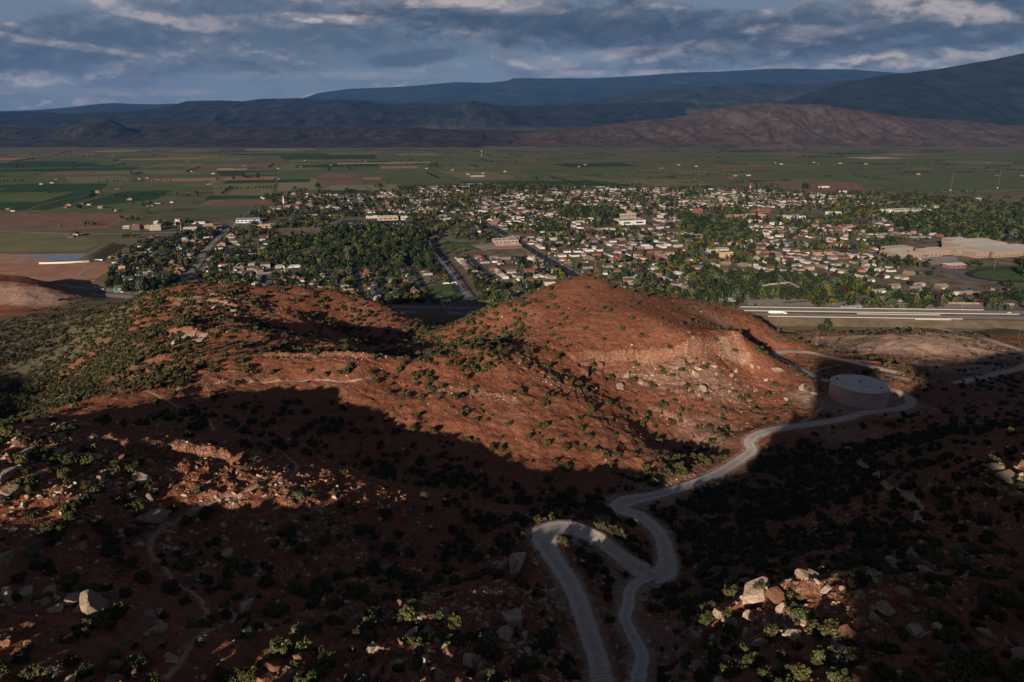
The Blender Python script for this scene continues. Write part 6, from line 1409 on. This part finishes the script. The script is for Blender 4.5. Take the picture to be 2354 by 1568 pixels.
def rcar(): return ('sedan', 'suv', 'pickup')[rc.randint(3)], kc[rc.choice(6, p=[.34, .14, .1, .1, .2, .12])]
nc = 0
SQ = [q for q in ST if min(q[1], q[3]) < 1500]
for t_ in range(400):
    q = SQ[rc.randint(len(SQ))]; f = rc.rand(); u = q[0]+(q[2]-q[0])*f; v = q[1]+(q[3]-q[1])*f; L = math.hypot(q[2]-q[0], q[3]-q[1]); du, dv = (q[2]-q[0])/L, (q[3]-q[1])/L; s = rc.choice([-1, 1])
    u += -dv*s*(q[4]/2-1.3); v += du*s*(q[4]/2-1.3); x, y = uv2xy(u, v); px, py, dp = toD(x, y, 0)
    if dp > 1500 or not (0 < px < 2353) or not inpoly(np.array([px]), np.array([py]), TOWN)[0] or not visible([(x, y, 0)], 1.0)[0]: continue
    put_car(x, y, .68, math.atan2(dv, du)+G15, *rcar(), parts=dp < 1250); nc += 1
    if nc > 90: break
LOTS = [(2060, 590, 2140, 600, 14), (2190, 566, 2290, 572, 22), (790, 512, 930, 519, 36), (1345, 509, 1410, 513, 12), (440, 548, 500, 555, 26), (440, 522, 520, 530, 20), (1720, 510, 1850, 517, 18), (650, 517, 750, 521, 20), (1000, 512, 1050, 516, 8)]
for a, b, c_, d, n in LOTS:
    for j in range(n):
        x, y = gnd(a+(c_-a)*rc.rand(), b+(d-b)*rc.rand()); u, v = xy2uv(x, y); v = round(v/7)*7; u = round(u/3)*3; x, y = uv2xy(u, v); put_car(x, y, .5, G15+math.pi/2, *rcar(), parts=False, grp='cars in the car parks')
fwp = lambda off, X: (lambda L: (X, float(np.interp(X, L[:, 0], L[:, 1])), float(np.interp(X, L[:, 0], L[:, 2]))))(fw(off))
def fcar(px, py, off, kd, cn_, label, flip=False):
    X = gnd(px, py, FZ)[0]; x, y, z = fwp(off, X); x2, y2, _ = fwp(off, X+5); put_car(x, y, z, math.atan2(y2-y, x2-x)+(math.pi if flip else 0), kd, cn_, label, 'vehicles on the freeway')
fcar(1010, 716, 9, 'sedan', 'blue', 'blue car driving in the shaded gap between the red hills', True); fcar(2345, 732, 9, 'suv', 'white', 'white car on the freeway at the right edge', True); fcar(232, 668, -9, 'sedan', 'black', 'dark car on the far left stretch of the freeway')
fcar(330, 672, 12, 'sedan', 'grey', 'grey car on the freeway just left of the hill', True)
E5 = [(2197, 765, 'suv', 'black', 'black car on the gravel road below the underpass', 2.4), (2253, 863, 'suv', 'blue', 'dark blue car parked in the middle of the trailhead group', 1.2), (2262, 858, 'pickup', 'silver', 'silver pickup parked farthest up the trailhead', .8), (2240, 868, 'sedan', 'red', 'red car parked at the trailhead between two dark cars', 1.0),
      (2275, 871, 'suv', 'black', 'black car parked right at the trailhead', .6), (2262, 875, 'pickup', 'white', 'white pickup parked nearest the camera at the trailhead', 2.2), (2212, 876, 'sedan', 'blue', 'blue car parked leftmost at the trailhead', 1.4)]
Q = castH([(a[0], a[1]) for a in E5])
for a, p in zip(E5, Q): put_car(p[0], p[1], p[2]+.05, a[5], a[2], a[3], a[4], 'cars parked at the trailhead')
def truck():
    x, y, z = fwp(-9.0, gnd(1803, 733, FZ)[0]); x2, y2, _ = fwp(-9, x+5); o = empty('semi_truck', (x, y, z), math.atan2(y2-y, x2-x))
    wh = pbr('truck_white', (.66, .66, .65), .4, spec=.4)
    MB().box(-12.5, 3.4, -1.3, 1.3, 1.25, 4.1).build('trailer', wh, o); MB().box(-12.0, 3.0, -.5, .5, .95, 1.24).build('chassis', M_tyre, o); MB().box(-9.0, -3.0, -1.2, 1.2, .5, .95).build('side_skirt', pbr('steel_grey', (.25, .25, .26), .4), o)
    q = MB(); P = [(4.2, .7), (4.2, 3.9), (4.8, 4.0), (6.6, 3.1), (7.1, 2.1), (9.1, 1.75), (9.3, .7)]; n = len(P)
    q.add([(a, -1.2, b) for a, b in P]+[(a, 1.2, b) for a, b in P], [tuple(range(n)), tuple(range(n, 2*n))[::-1]]+[(i, i+n, (i+1) % n+n, (i+1) % n) for i in range(n)]); c = q.build('cab', wh, o)
    MB().add([(6.7, -1.05, 3.02), (6.7, 1.05, 3.02), (7.14, 1.05, 2.15), (7.14, -1.05, 2.15)], [(0, 1, 2, 3)]) if False else None
    q = MB(); q.add([(6.66, -1.0, 3.05), (6.66, 1.0, 3.05), (7.12, 1.0, 2.18), (7.12, -1.0, 2.18)], [(0, 3, 2, 1)]); q.build('windscreen', M_glass, c); MB().box(5.6, 6.5, -1.23, -1.2, 2.1, 2.9).build('side_window', M_glass, c)
    for X in (-11.6, -10.3, 2.2, 3.5, 4.6, 8.3):
        for s in (-1, 1): MB().tube([(X, s*.85, .5), (X, s*1.25, .5)], .5, 14).build('wheel', M_tyre, o)
    tag(o, 'white semi truck with long box trailer driving on the near freeway lanes', 'truck')
truck()
def overpass():
    x, y, z = fwp(-14, gnd(2160, 748, 3)[0]); o = empty('overpass', (x, y, z), -.05)
    MB().box(-20, 20, -10.5, -7.2, -1.6, -.25).build('deck_girder', M_conc, o); MB().box(-20, 20, -10.8, -10.4, -.3, .9).build('parapet', M_conc, o)
    q = MB(); q.add([(14, -10.2, -1.6), (20, -10.2, -.6), (24, -19, -6.5), (14, -16, -6.5), (14, -10.2, -6.5)], [(0, 3, 2, 1), (0, 4, 3)]); q.build('abutment', M_conc, o)
    MB().box(-16, 14, -10.1, -7.3, -6.2, -1.61).build('underpass_dark_fill', pbr('underpass_shade', (.12, .10, .09), .9), o); MB().box(-3, 1, -10.86, -10.8, -.1, .5).build('clearance_sign', pbr('sign_yellow', (.55, .36, .03), .5), o)  # dark box stands in for the shade in the underpass opening
    tag(o, 'concrete overpass carrying the freeway over the gravel road', 'overpass')
overpass()

# ------------------------------------------------------------------ poles, masts, signs, walls
M_pole = pbr('timber_pole', (.15, .105, .075), .9); M_steel = pbr('galvanised', (.34, .34, .34), .45, .3)
def util_pole(x, y, z, h, label=None, arms=1, mat=None, r=.16):
    o = empty('utility_pole', (x, y, z)); MB().tube([(0, 0, -.5), (0, 0, h)], r, 7, r*.65).build('pole', mat or M_pole, o)
    for k in range(arms): MB().box(-1.3, 1.3, -.08, .08, h-.7-1.2*k, h-.5-1.2*k).build('crossarm', mat or M_pole, o)
    if label: tag(o, label, 'utility pole', 'power poles')
    else: reg(o, 'utility pole', 'slim brown utility pole with crossarm', 'power poles', x, y, z+h/2)
    return o
for i in range(14):
    v = 960+42*i; x, y = uv2xy(357-10.5, v); util_pole(x, y, .4, 11.5)
for i in range(8):
    v = 900+60*i; x, y = uv2xy(496+8, v); util_pole(x, y, .4, 10.5)
for px, py, h, lab in [(2247, 873, 9, 'utility pole left of the trailhead by the road'), (2295, 865, 10, 'tall timber utility pole at the trailhead right of the parked cars'), (2042, 852, 9, 'timber utility pole below the mound left of the trailhead'), (2340, 778, 9, 'timber pole on the dark verge at the right edge')]:
    p = castH([(px, py)])[0]; util_pole(p[0], p[1], p[2], h, lab)
for px, py, h, lab in [(1657, 707, 20, 'tall steel pole at the right shoulder of the dome hill'), (1801, 672, 17, 'floodlight pole beside the baseball field'), (1786, 664, 12, 'slim lamp pole left of the baseball field'), (2065, 712, 14, 'tall lamp pole beside the freeway in the tree row'), (2210, 713, 13, 'lamp pole beside the freeway right of the tree row'),
                       (2284, 618, 15, 'stadium light pole right of the field house'), (2353-6, 612, 15, 'stadium light pole at the right edge'), (105, 692, 10, 'timber pole by the freeway at the far left'), (1546, 700, 12, 'lamp pole behind the dome hill by the road')]:
    x, y = gnd(px, py); util_pole(x, y, .3, h, lab, 0, M_steel, .2)
x, y = gnd(1367, 631); o = empty('transmission_structure', (x, y, .4), G15+1.3)
for dx in (-3.2, 0, 3.2): MB().tube([(dx, 0, -.5), (dx, 0, 22)], .3, 7, .2).build('pole', pbr('rusty_pole', (.17, .085, .055), .8), o)
MB().box(-4.5, 4.5, -.15, .15, 17.5, 18).build('crossarm', pbr('rusty_pole', (.17, .085, .055), .8), o); tag(o, 'brown three-legged transmission structure in the near town', 'transmission tower')
x0, y0 = gnd(1367, 631); wires = []
for k in range(4):
    P = []
    for s in range(0, 26):
        f = s/25; xx = x0+(-520-x0)*f; yy = y0+(955-y0)*f; seg = (f*4) % 1; P.append((xx, yy+k*1.6, 18-k*1.1*0-6*(1-(2*seg-1)**2)*.5+k*.8))
    MBw = MB().tube(P, .07, 4); tag(MBw.build('power_line', pbr('wire', (.03, .03, .03), .5)), 'thin dark power line, '+['lowest', 'second lowest', 'second highest', 'highest'][k]+' of four strung across the near town', 'power line', 'power lines')
for px, py, h, lab in [(2184, 438, 68, 'tall thin radio mast, left of the far pair beyond the town'), (2292, 433, 66, 'tall thin radio mast, right of the far pair beyond the town')]:
    x, y = gnd(px, py); o = empty('radio_mast', (x, y, 0)); q = MB()
    for a in range(3): q.tube([(.7*math.cos(a*2.09), .7*math.sin(a*2.09), 0), (.7*math.cos(a*2.09), .7*math.sin(a*2.09), h)], .10, 4)
    for zz in np.arange(0, h-2, 3.0):
        for a in range(3): q.tube([(.7*math.cos(a*2.09), .7*math.sin(a*2.09), zz), (.7*math.cos(a*2.09+2.09), .7*math.sin(a*2.09+2.09), zz+3)], .08, 3)
    q.build('lattice', pbr('mast_grey', (.14, .14, .15), .6), o); MB().box(-3, 1, -2, 1, 0, 2.6).build('hut', MW['white'], o); tag(o, lab, 'radio mast', 'radio masts')
x, y = gnd(1107, 361); o = empty('mast', (x, y, 0)); MB().tube([(0, 0, 0), (0, 0, 40)], 1.2, 6, .7).build('lattice', M_steel, o); MB().tube([(0, 0, 40), (0, 0, 45)], 3.6, 12, 2.8).build('tank', MW['white'], o); tag(o, 'white water tower standing far out in the green fields', 'water tower')
x, y = gnd(1723, 441); o = empty('mast', (x, y, 0)); MB().tube([(0, 0, 0), (0, 0, 30)], 1.8, 6, .9).build('lattice', pbr('mast_red', (.4, .08, .06), .6), o); MB().tube([(0, 0, 14), (0, 0, 19)], 2.2, 6, 2.0).build('white_band', MW['white'], o); tag(o, 'red and white lattice mast at the far edge of the town', 'mast')
x, y = gnd(652, 470); o = empty('church', (x, y, .3), G15); q = MB().box(-9, 9, 0, 26, 0, 7); q.build('wall', MW['brick'], o); V, F = roof_shape(18, 26, 7, .4, False); rf = MB(); rf.add([(a, b+13, c) for a, b, c in V], F); rf.build('roof', MRf['brown'], o)
st = MB().box(-1.6, 1.6, -3.4, -.2, 0, 12); st.add([(-1.6, -3.4, 12.02), (1.6, -3.4, 12.02), (1.6, -.2, 12.02), (-1.6, -.2, 12.02), (0, -1.8, 27)], [(0, 1, 4), (1, 2, 4), (2, 3, 4), (3, 0, 4), (0, 3, 2, 1)]); st.build('steeple', MW['white'], o); tag(o, 'brick church with tall white steeple at the far side of the town', 'church')
x, y = gnd(1104, 519); st = MB().box(-1, 1, -1, 1, 0, 7); st.add([(-1, -1, 7.02), (1, -1, 7.02), (1, 1, 7.02), (-1, 1, 7.02), (0, 0, 15)], [(0, 1, 4), (1, 2, 4), (2, 3, 4), (3, 0, 4)]); tag(st.build('spire', MW['white'], None, (x, y, .4)), 'white spire standing at the small orange brick chapel', 'spire')
# flagpole with the flag flying to the left
def flag():
    x, y = gnd(418, 543); o = empty('flagpole', (x, y, .4)); hh = 36; MB().tube([(0, 0, 0), (0, 0, hh)], .38, 10, .2).build('pole', pbr('flagpole_white', (.6, .6, .6), .4), o)
    Wd, Hd = 10.5, 6.0; mats = [pbr('flag_red', (.40, .02, .03), .8), pbr('flag_white', (.62, .62, .62), .8), pbr('flag_blue', (.02, .04, .20), .8)]
    nx, ny = 52, 26; V = []; F = []; MI = []
    for i in range(nx+1):
        for j in range(ny+1): u = i/nx; V.append((-.3-Wd*u*.96, .7*math.sin(u*7+j*.12)*u, hh-.4-Hd*(1-j/ny)-1.2*u))
    for i in range(nx):
        for j in range(ny):
            F.append((i*(ny+1)+j, (i+1)*(ny+1)+j, (i+1)*(ny+1)+j+1, i*(ny+1)+j+1)); stripe = (j//2) % 2
            m = 0 if stripe == 0 else 1
            if i < nx*.4 and j >= 12: m = 1 if ((i % 4 == 2) and (j % 3 == 1)) else 2
            MI.append(m)
    me = mesh_np('flag', np.array(V), np.array(F), mats, MI); link('flag', me, o); tag(o, 'tall white flagpole flying a large striped flag beside the highway', 'flagpole')
flag()
def wallrun(pts, h, th, mat, label, cat='wall', z=.3, name='wall'):
    P = [np.array(gnd(*p)) for p in pts]; q = MB()
    for a, b in zip(P[:-1], P[1:]):
        d = (b-a)/np.linalg.norm(b-a); n = np.array([-d[1], d[0]])*th/2; q.poly([tuple(a-n), tuple(b-n), tuple(b+n), tuple(a+n)], z-.3, z+h)
    return tag(q.build(name, mat), label, cat)
M_ww = pbr('white_vinyl', (.62, .60, .57), .7)
wallrun([(90, 607.5), (150, 606), (205, 603), (218, 600.5), (236, 600)], 2.6, .5, M_ww, 'long white wall between the pond and the red bare ground', 'wall')
wallrun([(292, 660), (320, 659)], 1.8, .2, M_ww, 'short white vinyl fence beside the freeway near the green sign', 'fence', name='fence'); wallrun([(296, 678), (322, 670)], 1.8, .2, M_ww, 'white fence running along the freeway below the green sign', 'fence', name='fence')
wallrun([(1010, 542), (1048, 537)], 2.0, .3, M_ww, 'white fence by the canal behind the school field', 'fence', name='fence'); wallrun([(2000, 691), (2200, 699), (2330, 702)], 2.2, .3, pbr('tan_block', (.26, .18, .14), .9), 'long tan block wall behind the freeway on the right', 'wall')
wallrun([(175, 650), (240, 668)], 1.8, .25, M_conc, 'pale block wall along the red bare ground above the freeway', 'wall'); wallrun([(1018, 653), (1048, 651), (1050, 655)], 1.6, .2, M_ww, 'pale wall behind the grass block beside the canal', 'wall')
x, y = gnd(269, 676); o = empty('highway_sign', (x, y, .8), .35)
for d in (-1.6, 1.6): MB().tube([(d, .1, 0), (d, .1, 7)], .12, 6).build('post', M_steel, o)
MB().box(-2.3, 2.3, -.06, .0, 3.6, 7.6).build('sign_panel', pbr('sign_green', (.0, .19, .12), .5), o); MB().box(-2.0, .4, -.09, -.065, 7.63, 8.6).build('exit_tab', pbr('sign_green', (.0, .19, .12), .5), o)
tag(o, 'green highway sign panel beside the freeway on the left', 'sign')
for px, py in [(1262, 643), (1284, 650), (1311, 662)]:
    pass
for i, (px, py) in enumerate([(1261.5, 581), (1275, 586), (1307, 597)]):
    x, y = gnd(px, py+9); o = empty('warning_sign', (x, y, .5)); MB().tube([(0, 0, 0), (0, 0, 4.5)], .09, 6).build('post', M_steel, o); MB().box(-1.1, 1.1, -.08, -.02, 4.0, 6.2).build('sign_panel', pbr('sign_lime', (.55, .50, .02), .5), o)
    tag(o, ['bright yellow sign, farthest of the three along the black avenue', 'bright yellow sign across the avenue, middle of the three', 'bright yellow sign, nearest of the three along the black avenue'][i], 'sign', 'yellow signs')
wallrun([(1735, 662), (1770, 655), (1812, 651), (1832, 660), (1857, 671)], 1.4, .2, M_conc, 'low pale wall around the baseball field', 'fence', name='fence')

# ------------------------------------------------------------------ labels: look, then place beside something one can find
LMH = {'the hairpin bend': (1262, 1228), 'the round water tank': (1971, 900), 'the long tan cliff': (1520, 805), 'the domed hilltop': (1360, 650), 'the huge pale boulder': (222, 1377), 'the narrow path\'s left bend': (350, 1245), 'the stepped red rock ridge': (300, 1050), 'the tan rocky knob': (430, 765),
       'the road\'s bottom end': (1390, 1550), 'the pale outcrop near the bottom': (1172, 1425), 'the layered ledge at lower right': (1770, 1370), 'the road junction': (1470, 1325), 'the shaded bowl': (720, 990), 'the left ridge top': (560, 685), 'the gravel loop': (1785, 820), 'the right edge outcrop': (2320, 1095),
       'the lower right corner': (2300, 1530), 'the saddle between the red hills': (1050, 795), 'the pale road cut': (1480, 1145), 'the shrubby left gully': (150, 860), 'the road\'s S-bend': (1715, 1040), 'the lower left corner': (60, 1540), 'the path\'s upper end': (680, 1065), 'the sunlit middle slope': (1050, 940), 'the tan mound': (2120, 785),
       'the dark ravine': (1800, 1130), 'the right hill\'s footpath': (2050, 1140), 'the bottom centre': (800, 1540), 'the bare white boulder': (565, 1386)}
LMT = {'the large school': (2220, 590), 'the brick elementary school': (1165, 565), 'the white big box store': (1455, 510), 'the black avenue': (1318, 630), 'the wooded cemetery': (870, 560), 'the canal': (1045, 630), 'the baseball field': (1795, 663), 'the pond': (120, 594), 'the cream hotel': (355, 522), 'the long white wall': (165, 605),
       'the fenced grass block': (1010, 660), 'the cream supermarket': (892, 503), 'the striped green lot': (690, 540), 'the highway junction': (540, 528), 'the timber frame site': (1672, 590), 'the downtown theatre block': (1690, 500), 'the stadium track': (2330, 625), 'the green highway sign': (268, 670), 'the white barn': (1027, 695),
       'the freeway underpass': (2155, 745), 'the tan church': (1288, 538), 'the pale yellow church': (1613, 535), 'the transmission structure': (1367, 615), 'the flagpole': (416, 530), 'the semi truck': (1803, 732), 'the white steeple': (652, 462), 'the pale blue-roofed hall': (1833, 566), 'the dome hill\'s left foot': (1190, 695),
       'the community hall': (1654, 578), 'the wide street curve': (470, 575), 'the very wide white store': (2102, 487), 'the lower street corner': (1500, 690), 'the houses by the freeway': (620, 680), 'the left end of town': (290, 640), 'the right edge of town': (2330, 690), 'the middle avenue': (1480, 610), 'the farm fields': (560, 400)}
ORD = lambda n: {1: 'first', 2: 'second', 3: 'third', 4: 'fourth', 5: 'fifth', 6: 'sixth', 7: 'seventh', 8: 'eighth', 9: 'ninth'}.get(n, str(n)+('th' if n % 100 in (11, 12, 13) or n % 10 not in (1, 2, 3) else {1: 'st', 2: 'nd', 3: 'rd'}[n % 10]))
def side(dx, dy):
    if abs(dx) > 2.2*abs(dy): return 'right of' if dx > 0 else 'left of'
    if abs(dy) > 2.2*abs(dx): return 'below' if dy > 0 else 'above'
    return ('lower ' if dy > 0 else 'upper ')+('right of' if dx > 0 else 'left of')
def make_labels():
    G = {}
    for r in REG:
        LM = LMH if r[1] in ('shrub', 'boulder') or r[4] > 0 and r[5] > 745 else LMT
        nm = min(LM, key=lambda k: (LM[k][0]-r[4])**2+(1.6*(LM[k][1]-r[5]))**2); dx, dy = r[4]-LM[nm][0], r[5]-LM[nm][1]
        G.setdefault((r[1], r[2], nm, side(dx, dy)), []).append((math.hypot(dx, dy), r))
    for (kind, look, nm, sd), L in G.items():
        L.sort(key=lambda t: t[0])
        for i, (d, r) in enumerate(L):
            r[0]['label'] = look+', '+(ORD(i+1)+' ' if len(L) > 1 else '')+sd+' '+nm; r[0]['group'] = r[3]
make_labels()
haze()
